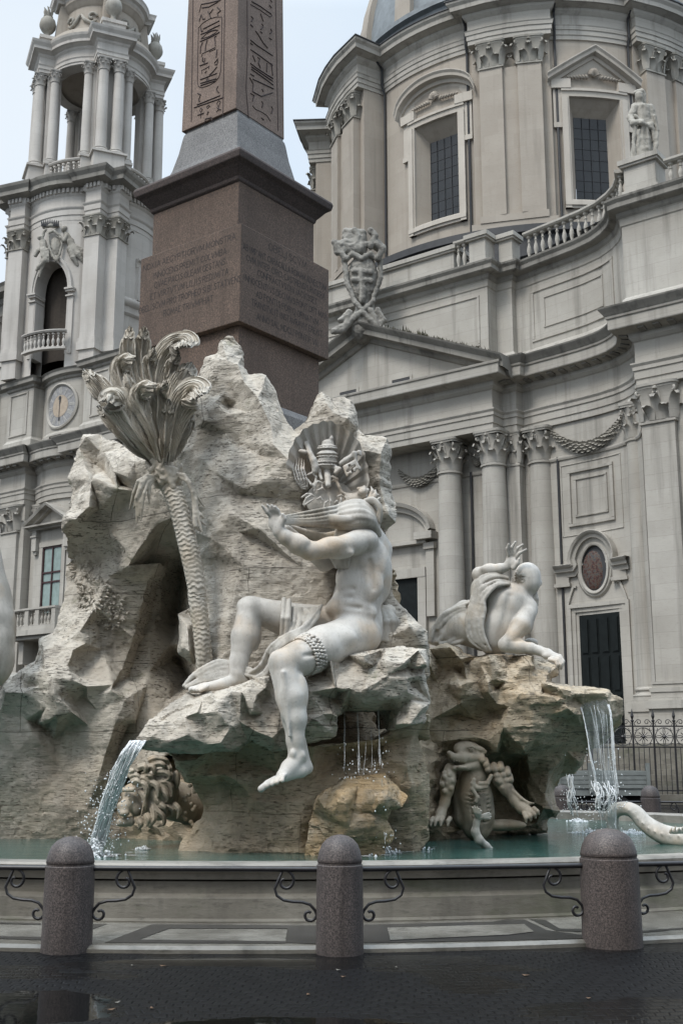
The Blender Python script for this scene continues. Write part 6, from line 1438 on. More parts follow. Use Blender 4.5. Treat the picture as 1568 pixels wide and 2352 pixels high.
M['carved_rock'] = m_marble('carved_travertine', lin(.40, .345, .27), lin(.28, .24, .185), lin(.34, .25, .16), lin(.085, .072, .055), .9)
M['palm'] = m_marble('palm_stone', lin(0.5192, 0.4779, 0.4130), lin(0.3894, 0.3540, 0.2950), lin(0.4366, 0.3717, 0.2832), lin(0.1298, 0.1156, 0.0944), .9)

# ---------------------------------------------------------------- seated statue with the veiled head
J, _ = strip('d', 14.3); u = .00543
seat = empty('seated_statue', J(820, 1490, 14.7), 'pale marble seated muscular man pulling a cloth over his head, one leg dangling', 'statue')
S_ = Sculpt(.0105)
def lim(pts, k=.04):                         # (x, y, Y, r) chain
    for a, b in zip(pts[:-1], pts[1:]): S_.cap(J(*a[:3]), J(*b[:3]), a[3]*u, b[3]*u, k)
def blob(x, y, Y, rx, ry, rz, k=.05, op='add'): S_.ell(J(x, y, Y), (rx*u, rz*u, ry*u), None, k, op)
# torso
lim([(838, 1262, 14.75, 54), (836, 1320, 14.75, 58), (818, 1385, 14.7, 58)], .08)
lim([(806, 1425, 14.68, 50), (838, 1440, 14.8, 50)], .08)
blob(845, 1298, 14.68, 54, 66, 48, .08); blob(804, 1398, 14.62, 58, 34, 46, .06); blob(868, 1330, 14.8, 32, 60, 40, .06)
blob(822, 1278, 14.44, 34, 30, 16, .06); blob(868, 1292, 14.5, 24, 46, 18, .06); blob(800, 1330, 14.45, 30, 42, 14, .05); blob(845, 1345, 14.44, 36, 36, 14, .06)
blob(790, 1372, 14.5, 26, 18, 14, .06); blob(826, 1408, 14.48, 40, 22, 18, .06); blob(838, 1462, 14.62, 38, 36, 44, .06)
for (a, b) in (((868, 1404), (826, 1396)), ((826, 1396), (778, 1390)), ((812, 1352), (772, 1352)), ((806, 1372), (765, 1368)), ((800, 1420), (742, 1412))): S_.cap(J(*a, 14.385), J(*b, 14.33), 2.6*u, 3.4*u, .05, 'sub')
for i in range(4): blob(800+i*4, 1300+i*14, 14.47, 13, 6, 8, .05)       # serratus
S_.cap(J(848, 1290, 14.39), J(858, 1350, 14.365), 2*u, 2*u, .07, 'sub')
# near shoulder, arm and hand
blob(832, 1242, 14.42, 38, 30, 36, .06); blob(815, 1248, 14.3, 26, 24, 22, .05); lim([(850, 1222, 14.65, 26), (868, 1262, 14.75, 34)], .06)
lim([(816, 1246, 14.32, 27), (770, 1258, 14.1, 23), (712, 1266, 13.95, 20)]); blob(762, 1250, 14.05, 32, 17, 18, .04); blob(778, 1270, 14.14, 34, 14, 18, .04); blob(708, 1268, 13.93, 17, 16, 16, .03)
lim([(710, 1264, 13.94, 21), (684, 1250, 13.88, 22.5), (655, 1234, 13.83, 16.5), (640, 1222, 13.8, 13.5)]); blob(690, 1246, 13.84, 20, 12, 12, .03)
S_.ell(J(633, 1199, 13.79), (17*u, 9*u, 22*u), None, .03); blob(640, 1210, 13.78, 13, 14, 10, .03); blob(646, 1198, 13.77, 8, 14, 8, .02)
for pts in (((624, 1188), (614, 1176), (602, 1162)), ((629, 1184), (620, 1170), (614, 1160)), ((635, 1184), (629, 1170), (624, 1161)), ((642, 1186), (637, 1172), (632, 1164))):
    lim([(*pts[0], 13.78, 5.2), (*pts[1], 13.74, 4.8), (*pts[2], 13.71, 3.2)], .012)
lim([(648, 1203, 13.76, 6.5), (653, 1192, 13.74, 5.5), (649, 1182, 13.72, 4)], .015)
# far arm
lim([(800, 1262, 15.05, 30), (745, 1290, 14.7, 22), (700, 1255, 14.3, 18), (655, 1215, 14.0, 12)])
# near thigh, knee, shin, foot
lim([(822, 1456, 14.58, 50), (742, 1486, 14.12, 47), (684, 1514, 13.86, 37), (650, 1522, 13.72, 31)], .06)
blob(770, 1466, 14.12, 50, 28, 26, .06); blob(730, 1505, 14.04, 46, 22, 30, .05); blob(634, 1514, 13.62, 15, 18, 12, .03); blob(664, 1508, 13.68, 20, 16, 14, .04)
S_.cap(J(800, 1490, 14.2), J(700, 1506, 13.66), 2*u, 2*u, .05, 'sub')
lim([(648, 1528, 13.7, 29), (668, 1602, 13.66, 31), (676, 1650, 13.66, 26), (678, 1700, 13.66, 18.5), (680, 1736, 13.66, 17)], .05)
blob(686, 1594, 13.72, 21, 44, 24, .05); blob(655, 1598, 13.56, 14, 50, 12, .05); S_.cap(J(650, 1545, 13.5), J(664, 1690, 13.52), 4*u, 3*u, .05)
blob(672, 1732, 13.56, 7, 9, 6, .03); blob(694, 1735, 13.62, 7, 9, 7, .03); lim([(694, 1700, 13.74, 8), (703, 1752, 13.76, 10)], .04)
lim([(684, 1742, 13.68, 18), (664, 1764, 13.58, 17), (648, 1782, 13.46, 13)], .04); lim([(704, 1764, 13.76, 14), (690, 1770, 13.68, 14), (657, 1782, 13.54, 12)], .04)
for (x, y, tx_, ty_, r) in ((632, 1790, 600, 1812, 7.4), (637, 1787, 614, 1805, 5.4), (643, 1785, 625, 1801, 5.2), (649, 1782, 636, 1797, 4.9), (655, 1779, 648, 1793, 4.6)):
    lim([(x, y, 13.42, r), ((x+tx_)/2 - 1, (y+ty_)/2 - 3, 13.33, r*.85), (tx_, ty_, 13.30, r)], .008)
# far leg
lim([(745, 1438, 14.85, 48), (650, 1420, 14.6, 38), (580, 1398, 14.46, 29)], .05); blob(571, 1392, 14.42, 27, 22, 24, .04)
lim([(572, 1402, 14.42, 27), (562, 1462, 14.36, 30), (548, 1520, 14.3, 20), (545, 1548, 14.26, 18)], .05); blob(582, 1455, 14.42, 18, 40, 22, .05)
lim([(548, 1560, 14.28, 17), (515, 1572, 14.2, 14), (470, 1580, 14.14, 11), (440, 1584, 14.12, 7.5)], .03); blob(560, 1562, 14.3, 13, 12, 13, .03)
for i in range(4): lim([(462+i*5, 1574+i, 14.1-.03*i, 5), (440+i*7, 1583+i, 14.08-.03*i, 4.5)], .012)
body = S_.build('body', M['marble'], seat)
# beard and hair
S_ = Sculpt(.012)
for i in range(9):
    x = 768 + i*3.4; lim([(x+10, 1216+i, 14.42, 8), (x, 1250, 14.36-.01*(i % 3), 7.5), (x-5+4*(i % 3), 1280, 14.36, 6.5), (x+4-3*(i % 2), 1304, 14.38, 3)], .012)
for i in range(9):
    a = i/8; lim([(832+4*a, 1160+3*a, 14.5, 6.5), (852+7*a, 1158+10*a, 14.46-.02*(i % 2), 6.5), (862+6*a, 1172+16*a, 14.46, 5.5), (862+8*a, 1190+20*a, 14.5, 3.5)], .012)
    lim([(846, 1165+4*a, 14.6, 6), (858+8*a, 1152-8*a+5, 14.58, 5), (866+10*a, 1146-4*a, 14.6, 3)], .012) if i % 4 == 1 else None
for i in range(8):
    a = i/7; lim(spl([(838+5*a, 1150+2*a, 14.42, 5), (856+8*a, 1146+10*a, 14.36, 5.5), (872+2*a, 1164+12*a, 14.36, 5), (866+6*a, 1186+16*a, 14.40, 3)], 4), .006)
S_.build('hair', M['drape'], seat)
# cloth
S_ = Sculpt(.011)
blob(822, 1186, 14.50, 34, 27, 36, .05); blob(842, 1208, 14.56, 26, 22, 30, .05)
H = (650, 1194, 13.80)
for i in range(11):                          # folds run from the fist over the head and gather at the nape
    q = i/10; r_ = (4.3, 3.4)[i % 2]; dz = (0, .018)[i % 2]
    p1 = (778, 1163 + 48*q, 14.37 - .05*sin(pi*q) + dz); p2 = (806, 1154 + 58*q, 14.46 - .21*sin(pi*(.12 + .7*q)) + dz); p3 = (834, 1156 + 54*q, 14.48 - .24*sin(pi*(.10 + .7*q)) + dz); p4 = (856, 1180 + 32*q, 14.50 - .18*sin(pi*(.15 + .7*q)) + dz); p5 = (868, 1222 + 8*q, 14.56)
    mid = (.48*H[0] + .52*p1[0], .48*(H[1]-8+17*q) + .52*p1[1] + 5*sin(pi*q), .5*H[2] + .5*p1[2] - .01 + dz)
    ch = spl([(H[0], H[1]-8+17*q, H[2], 2.2), (*mid, r_*.85), (*p1, r_)], 6); lim(ch, .004)
    lim(spl([(*p1, r_), (*p2, r_+1.5), (*p3, r_+2), (*p4, r_+1.5), (*p5, 5)], 5), .03)
S_.ell(J(730, 1192, 14.22), (90*u, .035, 12*u), None, .01)
for i in range(4): lim([(656, 1204+2*i, 14.0, 4), (700, 1222+i*5, 14.2+.05*i, 7), (745, 1232+i*4, 14.4, 8), (782, 1224+4*i, 14.5, 8)], .02)
# lap cloth, strips over the far thigh, folds down to the foot
for a in (((652, 1377, 14.40), (650, 1420, 14.26), (647, 1468, 14.34)), ((664, 1380, 14.40), (662, 1420, 14.24), (658, 1462, 14.3)), ((676, 1402, 14.44), (674, 1430, 14.3), (668, 1460, 14.26)), ((690, 1404, 14.46), (688, 1430, 14.32), (680, 1454, 14.24)), ((704, 1402, 14.46), (704, 1430, 14.32), (694, 1450, 14.2))):
    lim([(*a[0], 6), (*a[1], 6.5), (*a[2], 6)], .012)
blob(676, 1422, 14.46, 24, 30, 16, .04)
fold_sheet(S_, J, u, [(738, 1392, 14.42), (714, 1420, 14.26), (690, 1444, 14.08), (652, 1462, 14.02), (622, 1488, 14.04), (600, 1526, 14.14), (570, 1546, 14.22)], [(726, 1424, 14.34), (704, 1452, 14.12), (676, 1470, 13.98), (648, 1486, 13.96), (632, 1508, 14.0), (616, 1546, 14.10), (590, 1562, 14.16)], 5, 4.6, .005, .05, 3)
fold_sheet(S_, J, u, [(690, 1398, 14.46), (700, 1425, 14.34), (694, 1448, 14.2)], [(736, 1398, 14.44), (728, 1416, 14.32), (706, 1444, 14.14)], 5, 4.5, .005, .05, 5)
fold_sheet(S_, J, u, [(424, 1573, 14.18), (440, 1550, 14.24), (466, 1530, 14.28), (500, 1518, 14.30), (540, 1524, 14.30), (580, 1536, 14.24)], [(432, 1582, 14.16), (462, 1570, 14.22), (492, 1564, 14.24), (524, 1556, 14.26), (548, 1548, 14.26), (590, 1556, 14.2)], 8, 4.2, .005, .06, 8, 7.)
blob(498, 1552, 14.44, 56, 18, 24, .02)
for i in range(5): lim([(870+i*5, 1392+i*3, 14.82, 8), (878+i*8, 1430, 14.72-.03*(i % 2), 10), (876+i*10, 1472-abs(i-2)*2, 14.7, 8)], .016)
blob(892, 1430, 14.9, 26, 44, 24, .05)
S_.build('drapery', M['drape'], seat)
# beaded band above the knee, laid on the thigh
S_ = Sculpt(.009)
A_, B_ = J(742, 1486, 14.12), J(684, 1514, 13.86); ax = (B_-A_)/np.linalg.norm(B_-A_); e1 = np.cross(ax, [0, 0, 1.]); e1 /= np.linalg.norm(e1); e2 = np.cross(ax, e1)
for r_ in range(4):
    c = A_ + ax*(.20 + .042*r_); rad = (46.5 - 4.5*(.2+.042*r_)/.35*1.6)*u*1.03
    for j in range(34):
        t = 2*pi*(j + .5*(r_ % 2))/34 + random.uniform(-.04, .04); S_.ell(c + (rad + .006)*(cos(t)*e1 + sin(t)*e2), (.024, .024, .019), None, .003)
S_.build('thigh_band', M['marble'], seat)

# ---------------------------------------------------------------- reclining statue on the right ledge
J, _sc = strip('q2', 16.9); u = _sc
rec = empty('reclining_statue', J(800, 1180, 16.9), 'marble statue of a reclining bald man seen from behind, one hand raised with open fingers', 'statue')
S_ = Sculpt(.012)
lim([(1080, 455, 16.75, 112), (1088, 530, 16.75, 108), (1080, 610, 16.85, 80)], .06); blob(1080, 470, 16.78, 122, 128, 125, .05)
blob(934, 520, 16.72, 15, 48, 26, .02); blob(1206, 530, 16.78, 14, 34, 24, .02)
lim([(1000, 640, 16.78, 95), (1060, 570, 16.78, 88)], .08)
lim([(740, 640, 16.85, 125), (900, 690, 16.72, 140), (1060, 770, 16.72, 112)], .08)
lim([(880, 800, 16.78, 185), (830, 930, 16.8, 180), (770, 1090, 16.85, 155)], .1); blob(930, 775, 16.70, 110, 80, 40, .10); blob(800, 740, 16.70, 80, 110, 40, .10); blob(760, 1000, 16.66, 110, 130, 50, .10)
S_.cap(J(905, 660, 16.48), J(810, 1120, 16.52), 9*u, 12*u, .09, 'sub'); S_.cap(J(850, 1050, 16.38), J(890, 940, 16.40), 9*u, 9*u, .05, 'sub'); S_.cap(J(890, 940, 16.42), J(975, 868, 16.42), 9*u, 6*u, .05, 'sub'); S_.cap(J(1000, 640, 16.4), J(880, 640, 16.4), 6*u, 8*u, .06, 'sub'); S_.cap(J(820, 830, 16.44), J(950, 828, 16.42), 6*u, 4*u, .05, 'sub')
blob(1085, 800, 16.66, 88, 82, 85, .06)
lim([(1080, 830, 16.60, 84), (1025, 940, 16.50, 90), (905, 1090, 16.44, 68)], .025); blob(1080, 940, 16.62, 50, 90, 55, .06); blob(860, 1120, 16.46, 62, 58, 60, .05)
lim([(870, 1140, 16.44, 62), (1000, 1150, 16.42, 62), (1110, 1165, 16.4, 50), (1190, 1185, 16.38, 44)], .05); S_.cap(J(860, 1095, 16.3), J(1030, 1090, 16.36), 5*u, 3*u, .03, 'sub')
lim([(1190, 1185, 16.38, 44), (1270, 1215, 16.34, 46), (1340, 1250, 16.3, 40)], .03); blob(1290, 1235, 16.3, 66, 34, 40, .03)
for i, (x, y, l) in enumerate(((1392, 1228, 1.0), (1388, 1248, 1.0), (1372, 1266, .9), (1350, 1280, .7))): lim([(x-60, y-6, 16.28-.03*i, 19), (x, y+8, 16.24-.03*i, 17), (x+32-6*i, y+60*l, 16.2-.03*i, 15), (x+22-6*i, y+112*l, 16.2-.03*i, 11)], .012)
lim([(1290, 1265, 16.22, 17), (1340, 1285, 16.18, 14), (1370, 1285, 16.16, 10)], .012)
blob(1110, 1110, 16.9, 72, 46, 60, .04)
# raised arm and open hand
lim([(700, 560, 16.85, 80), (625, 470, 16.8, 66), (612, 445, 16.78, 56)], .06); lim([(612, 442, 16.78, 55), (720, 408, 16.66, 54), (820, 395, 16.6, 44), (880, 385, 16.58, 38)], .05); blob(700, 400, 16.66, 70, 36, 44, .05)
S_.ell(J(918, 318, 16.56), (46*u, 24*u, 66*u), None, .03); blob(900, 355, 16.56, 44, 46, 28, .03); blob(955, 345, 16.52, 24, 50, 24, .03)
for pts in (((898, 268), (884, 205), (899, 158)), ((928, 252), (930, 190), (964, 138)), ((955, 262), (984, 200), (1036, 164)), ((968, 288), (1006, 246), (1068, 212))): lim([(*pts[0], 16.54, 18), (*pts[1], 16.5, 16.5), (*pts[2], 16.46, 11)], .012)
lim([(948, 390, 16.52, 24), (985, 345, 16.48, 19), (1000, 300, 16.46, 13)], .02)
S_.build('body', M['marble'], rec)
S_ = Sculpt(.011)                            # cropped hair and beard
for i in range(210):
    q = sqrt(random.random())*.96; t = random.uniform(0, 2*pi); x = 1080 + 121*q*cos(t); y = 478 + 130*q*sin(t); yy = 16.78 - 127*u*sqrt(max(0, 1-q*q)) - .003
    lim([(x-13, y+random.uniform(-6, 6), yy, 7), (x+13, y+7, yy, 5)], .006)
for i in range(6): lim([(1120+6*i, 620, 16.8, 24), (1128+8*i, 690, 16.76, 20), (1146+5*i, 740+6*(i % 2), 16.76, 12), (1165, 760, 16.78, 6)], .014)
S_.build('hair', M['drape'], rec)
S_ = Sculpt(.013)
lim([(480, 800, 17.0, 105), (350, 900, 17.0, 105), (230, 1010, 17.0, 78), (170, 1080, 17.0, 40)], .08); lim([(470, 960, 16.9, 150), (300, 1040, 16.9, 80)], .08); lim([(520, 1000, 16.9, 150), (640, 1080, 16.9, 110)], .08)
fold_sheet(S_, J, u, [(515, 700, 16.80), (400, 740, 16.84), (280, 830, 16.86), (185, 960, 16.86), (140, 1090, 16.88)], [(520, 1000, 16.74), (480, 1060, 16.76), (420, 1110, 16.78), (330, 1125, 16.8), (240, 1120, 16.82)], 8, 16, .012, .07, 4, 16.)
blob(640, 560, 16.76, 95, 90, 75, .06); blob(580, 640, 16.76, 50, 90, 60, .06)
fold_sheet(S_, J, u, [(880, 465, 16.60), (760, 440, 16.60), (640, 470, 16.62), (575, 560, 16.62), (545, 700, 16.62), (500, 850, 16.60), (490, 980, 16.60), (540, 1100, 16.58), (690, 1195, 16.56)], [(905, 555, 16.50), (800, 560, 16.48), (720, 620, 16.48), (660, 700, 16.50), (660, 800, 16.50), (640, 920, 16.50), (650, 1020, 16.50), (690, 1110, 16.50), (728, 1185, 16.52)], 9, 15, .010, .06, 2, 14.)
lim([(640, 640, 16.7, 60), (600, 850, 16.72, 70), (620, 1050, 16.72, 70)], .06)
S_.build('drapery', M['drape'], rec)

# ---------------------------------------------------------------- back of the statue at the left edge
J, _ = strip('d', 16.4); u = .0062
lef = empty('seated_statue', J(-60, 1560, 16.6), 'smooth rounded marble back of a statue cut by the left picture edge', 'statue')
S_ = Sculpt(.03)
lim([(-70, 1260, 16.8, 70), (-55, 1380, 16.7, 78), (-48, 1440, 16.6, 80), (-45, 1510, 16.5, 76)], .12); lim([(-45, 1520, 16.5, 70), (-180, 1580, 16.2, 60), (-260, 1600, 16.0, 45)], .1); lim([(-60, 1275, 16.7, 46), (-160, 1330, 16.4, 38), (-240, 1400, 16.3, 28)], .08); blob(-85, 1170, 16.8, 42, 54, 46, .06); lim([(-78, 1220, 16.8, 34), (-70, 1250, 16.8, 36)], .08); lim([(-5, 1470, 16.4, 30), (-12, 1540, 16.4, 30)], .1)
S_.cap(J(10, 1390, 16.05), J(-5, 1540, 16.0), 4*u, 4*u, .12, 'sub')
S_.build('body', M['marble'], lef)

# ---------------------------------------------------------------- lion in the grotto
J, _sc = strip('q4', 15.3); u = _sc
S_ = Sculpt(.010)
blob(570, 740, 15.3, 150, 130, 130, .04); lim([(540, 820, 15.2, 100), (440, 930, 15.1, 76)], .05); blob(402, 885, 15.08, 40, 36, 50, .03); blob(450, 985, 15.06, 62, 44, 66, .03); lim([(400, 1105, 15.1, 48), (520, 1090, 15.15, 60)], .04); blob(610, 930, 15.2, 80, 90, 90, .05); lim([(430, 690, 15.12, 30), (560, 690, 15.02, 30)], .03)
S_.cap(J(360, 1045, 14.9), J(580, 1030, 15.0), 16*u, 20*u, .02, 'sub'); S_.cap(J(470, 765, 14.98), J(530, 770, 14.96), 16*u, 12*u, .02, 'sub'); S_.cap(J(560, 1030, 15.0), J(600, 990, 15.0), 20*u, 26*u, .02, 'sub'); blob(500, 775, 15.06, 18, 16, 20, .01)
blob(900, 740, 15.3, 230, 320, 190, .08); lim([(1000, 800, 15.7, 250), (1300, 900, 15.9, 230)], .1); S_.ell(J(1100, 570, 15.2), (52*u, 40*u, 118*u), None, .02)
LK = [[(600, 620), (690, 615), (730, 700), (700, 850), (660, 1030)], [(650, 700), (690, 760), (720, 900), (690, 1000)], [(760, 580), (860, 640), (880, 760), (835, 830)], [(620, 555), (700, 545), (775, 640), (770, 760)], [(840, 470), (950, 470), (1025, 520), (985, 570), (930, 545)], [(860, 600), (1000, 595), (1050, 680), (1040, 790), (960, 830)], [(900, 690), (965, 740), (1000, 830), (930, 860)], [(780, 850), (850, 950), (935, 1020), (950, 1120), (870, 1155)], [(800, 900), (825, 1050), (770, 1145), (810, 1160)], [(950, 870), (1060, 940), (1035, 1015)], [(1060, 860), (1140, 950), (1110, 1060)], [(760, 320), (850, 290), (980, 320), (1005, 390)], [(800, 380), (900, 360), (960, 400), (920, 430)], [(720, 420), (800, 400), (835, 480), (800, 530)], [(630, 410), (700, 395), (720, 460), (660, 480)], [(520, 530), (580, 505), (640, 540), (610, 580)], [(550, 600), (600, 575), (650, 620), (610, 655)], [(700, 500), (780, 520), (830, 570)], [(720, 1000), (760, 1080), (730, 1150)], [(620, 1060), (660, 1130), (620, 1190)], [(880, 860), (960, 920), (980, 1000)], [(830, 760), (880, 850), (900, 930)], [(990, 380), (1020, 440), (970, 470)], [(520, 470), (560, 450), (600, 480)]]
for n_, l in enumerate(LK):
    N_ = len(l); yb = 15.02 + .1*(max(0, (l[0][0]-700))/400) + .03*(n_ % 2)
    l = spl([(x, y, 0, 0) for x, y in l], 4); N_ = len(l)
    for o in (-27, 0, 27):
        pts = []
        for i, (x, y, _, _) in enumerate(l):
            q = i/(N_-1); tx, ty = l[min(i+1, N_-1)][0]-l[max(i-1, 0)][0], l[min(i+1, N_-1)][1]-l[max(i-1, 0)][1]; L_ = math.hypot(tx, ty)+1e-6; w = (1-q**2)*1.0
            pts.append((x - ty/L_*o*w, y + tx/L_*o*w, yb + .06 - .06*sin(pi*min(q*1.2, 1)) + (.022 if o else 0), 17 - 10*q*q))
        lim(pts, .003)
for i in range(14): blob(1275 + 70*sin(i*1.1) - (i > 8)*30, 640 + i*38, 15.3, 30, 26, 30, .01)
lion = S_.build('lion', M['carved_rock'], origin=J(600, 1150, 15.3)); tag(lion, 'carved stone lion head with curly mane drinking in the grotto behind the left water jet', 'lion carving')

# ---------------------------------------------------------------- scaly creature under the right ledge
J, _sc = strip('q3', 16.7); u = _sc
cre = empty('scaly_creature', J(560, 1100, 16.7), 'carved stone monster with open jaws, scaly shoulders and clawed feet under the right ledge', 'creature carving')
S_ = Sculpt(.011)
blob(480, 260, 16.7, 130, 72, 100, .04); blob(420, 290, 16.66, 70, 60, 80, .04); lim([(570, 360, 16.62, 66), (440, 366, 16.56, 52), (335, 362, 16.54, 32)], .03); lim([(298, 318, 16.56, 26), (345, 348, 16.54, 30)], .02); lim([(590, 440, 16.62, 52), (480, 468, 16.56, 34), (352, 476, 16.55, 24)], .02); blob(430, 470, 16.5, 50, 22, 26, .02)
for i in range(6): lim([(350+i*24, 398, 16.51, 8), (354+i*24, 418, 16.50, 4)], .006)
lim([(580, 268, 16.62, 46), (640, 282, 16.58, 26), (692, 300, 16.56, 9)], .02); lim([(590, 330, 16.62, 34), (640, 328, 16.58, 18), (690, 312, 16.56, 7)], .015)
S_.cap(J(320, 428, 16.47), J(530, 416, 16.47), 17*u, 13*u, .012, 'sub'); S_.cap(J(610, 305, 16.5), J(690, 306, 16.5), 5*u, 4*u, .01, 'sub'); blob(526, 290, 16.52, 36, 30, 26, .012, 'sub'); blob(526, 290, 16.56, 20, 19, 20, .008); lim([(490, 262, 16.52, 12), (540, 250, 16.5, 13), (585, 275, 16.52, 10)], .015)
S_.cap(J(520, 387, 16.46), J(530, 385, 16.5), 9*u, 9*u, .01, 'sub')
lim([(580, 440, 16.7, 80), (600, 560, 16.72, 95)], .06); lim([(550, 620, 16.8, 150), (580, 800, 16.78, 165), (600, 960, 16.78, 160), (590, 1090, 16.8, 150)], .08); lim([(430, 700, 16.9, 90), (450, 1000, 16.9, 110)], .06)
for i in range(9): S_.chain([J(430+2*i, 672+i*46, 16.62), J(520, 690+i*46, 16.565), J(620, 690+i*46, 16.56), J(735, 672+i*46, 16.61)], 8*u, .012, 'sub')
for i in range(5): S_.cap(J(460+i*62, 650, 16.58), J(480+i*56, 1080, 16.575), 6*u, 6*u, .012, 'sub')
for a in (((560, 600), (540, 700), (600, 790), (580, 830)), ((620, 640), (700, 640), (740, 560)), ((540, 640), (600, 690), (690, 680))): lim([(x, y, 16.46, 22) for x, y in a], .02)
lim([(310, 490, 16.66, 66), (285, 610, 16.6, 74), (275, 710, 16.6, 62), (250, 840, 16.6, 48), (210, 960, 16.56, 46), (190, 1030, 16.5, 54)], .05)
for x in (105, 150, 210, 285): lim([(x+20, 1010, 16.46, 24), (x, 1040, 16.4, 22), (x-4, 1085, 16.38, 14)], .012)
lim([(790, 520, 16.7, 80), (850, 600, 16.62, 84), (900, 690, 16.58, 66), (1000, 830, 16.54, 56), (1070, 900, 16.5, 56), (1130, 940, 16.46, 58)], .05); lim([(980, 720, 16.5, 20), (1060, 800, 16.46, 18), (1140, 850, 16.46, 16), (1190, 850, 16.46, 10)], .02)
for x, y, a, b in ((1090, 960, 1110, 1050), (1130, 955, 1160, 1030), (1170, 935, 1210, 1005), (1195, 905, 1245, 965)): lim([(x, y, 16.4, 24), ((x+a)/2+8, (y+b)/2, 16.36, 22), (a, b, 16.36, 13)], .012)
for x, y in ((770, 480), (840, 470), (790, 545), (860, 540), (910, 520), (830, 610), (890, 600), (935, 590), (860, 670), (920, 660), (800, 590), (640, 380), (680, 430), (700, 480)): S_.cap(J(x, y-34, 16.60), J(x+8, y+14, 16.53), 34*u, 36*u, .004)
for x, y in ((300, 540), (255, 560), (330, 600), (270, 630), (230, 640), (320, 680), (255, 710)): S_.cap(J(x, y-30, 16.60), J(x-4, y+12, 16.53), 32*u, 33*u, .004)
blob(850, 1080, 16.9, 260, 60, 90, .06)
S_.build('body', M['carved_rock'], cre)
# fish tail rising from the water
J, _sc = strip('q3', 15.3); u = _sc
S_ = Sculpt(.011)
lim([(760, 1345, 15.4, 20), (690, 1300, 15.35, 34), (615, 1240, 15.3, 44), (572, 1150, 15.3, 42), (585, 1060, 15.3, 32), (600, 1000, 15.3, 34)], .03)
for x, y in ((540, 892), (565, 882), (592, 890), (618, 905), (638, 930)): lim([(598, 1000, 15.28, 20), ((598+x)/2, (1000+y)/2, 15.22, 15), (x, y, 15.2, 10)], .008)
for x, y in ((720, 948), (738, 968), (742, 995), (730, 1015)): lim([(606, 1005, 15.28, 20), (668, (990+y)/2+2, 15.22, 15), (x, y, 15.2, 9)], .008)
tag(S_.build('fish_tail', M['drape'], origin=J(640, 1300, 15.3)), 'small stone fish tail with forked fin rising from the water before the monster', 'fish tail')
# serpent looping out of the water
J, _sc = strip('r6', 16.3); u = _sc
S_ = Sculpt(.016)
sp = [(1316, 1420, 16.5, 38), (1308, 1340, 16.45, 38), (1300, 1275, 16.4, 39), (1335, 1240, 16.35, 40), (1400, 1232, 16.3, 42), (1460, 1262, 16.25, 45), (1520, 1325, 16.2, 50), (1600, 1385, 16.1, 56), (1700, 1420, 16.0, 62), (1820, 1430, 15.9, 66), (2000, 1420, 15.8, 70), (2200, 1400, 15.8, 76)]
spn = spl(sp, 4); lim(spn, .02)
for i, q in enumerate(spn[4:-2]): lim([(q[0]-q[3]*.7, q[1]-q[3]*.25, q[2]-q[3]*u*.75, 7), (q[0]+q[3]*.2, q[1]+q[3]*.75, q[2]-q[3]*u*.6, 7)], .012) if i % 2 else None
for i in range(6): lim([(1690+i*22, 1390, 15.6, 12), (1700+i*24, 1360-10*(i % 2), 15.55, 5)], .01)
tag(S_.build('serpent', M['marble'], origin=J(1400, 1420, 16.2), rough=.006), 'pale stone serpent arching out of the water at the right edge', 'serpent carving')
# ---------------------------------------------------------------- stone palm against the rock
palm = empty('palm_tree', P(470, 1520, 15.0), 'carved stone palm with ringed leaning trunk and curling fronds beside the grotto', 'palm carving')
tp = [('r1', 1045, 590, 14.95, 25), ('r1', 1105, 720, 14.92, 23), ('r1', 1165, 900, 14.9, 22.5), ('r1', 1215, 1100, 14.9, 22.5), ('r1', 1262, 1300, 14.9, 22), ('r1', 1315, 1568, 14.92, 21), ('r3', 1450, 250, 14.95, 20.5), ('r3', 1475, 450, 14.98, 19.5), ('r3', 1490, 600, 15.0, 19), ('r3', 1510, 800, 15.05, 19), ('r3', 1520, 900, 15.05, 19)]
tp = [(RC[c][0] + x*RC[c][2], RC[c][1] + y*RC[c][2], Y, r) for c, x, y, Y, r in tp]
sp_ = spl(tp, 24); rows = []
up = np.array([0, 0, 1.])
cen = [P(x, y, Y) for x, y, Y, r in sp_]
L_ = 0
for i, (x, y, Y, r) in enumerate(sp_):
    t = cen[min(i+1, len(cen)-1)] - cen[max(i-1, 0)]; t /= np.linalg.norm(t)
    if i: L_ += np.linalg.norm(cen[i]-cen[i-1])
    s = np.cross(t, [0, 1., 0]); s /= np.linalg.norm(s); n = np.cross(s, t); R_ = r*.00565; row = []
    for j in range(40):
        a = 2*pi*j/40; ph = L_/.062 + .55*abs(((j/40*7) % 1) - .5)*2 + .25*sin(3*a + L_*9)
        f = (ph % 1); q = R_*(1 + .13*(f**1.5) - .06) + random.uniform(-.002, .002); row.append(cen[i] + q*(cos(a)*s + sin(a)*n))
    rows.append(row)
m = MB(); m.grid(rows, closed=True); m.build('trunk', M['palm'], palm, smooth=50)
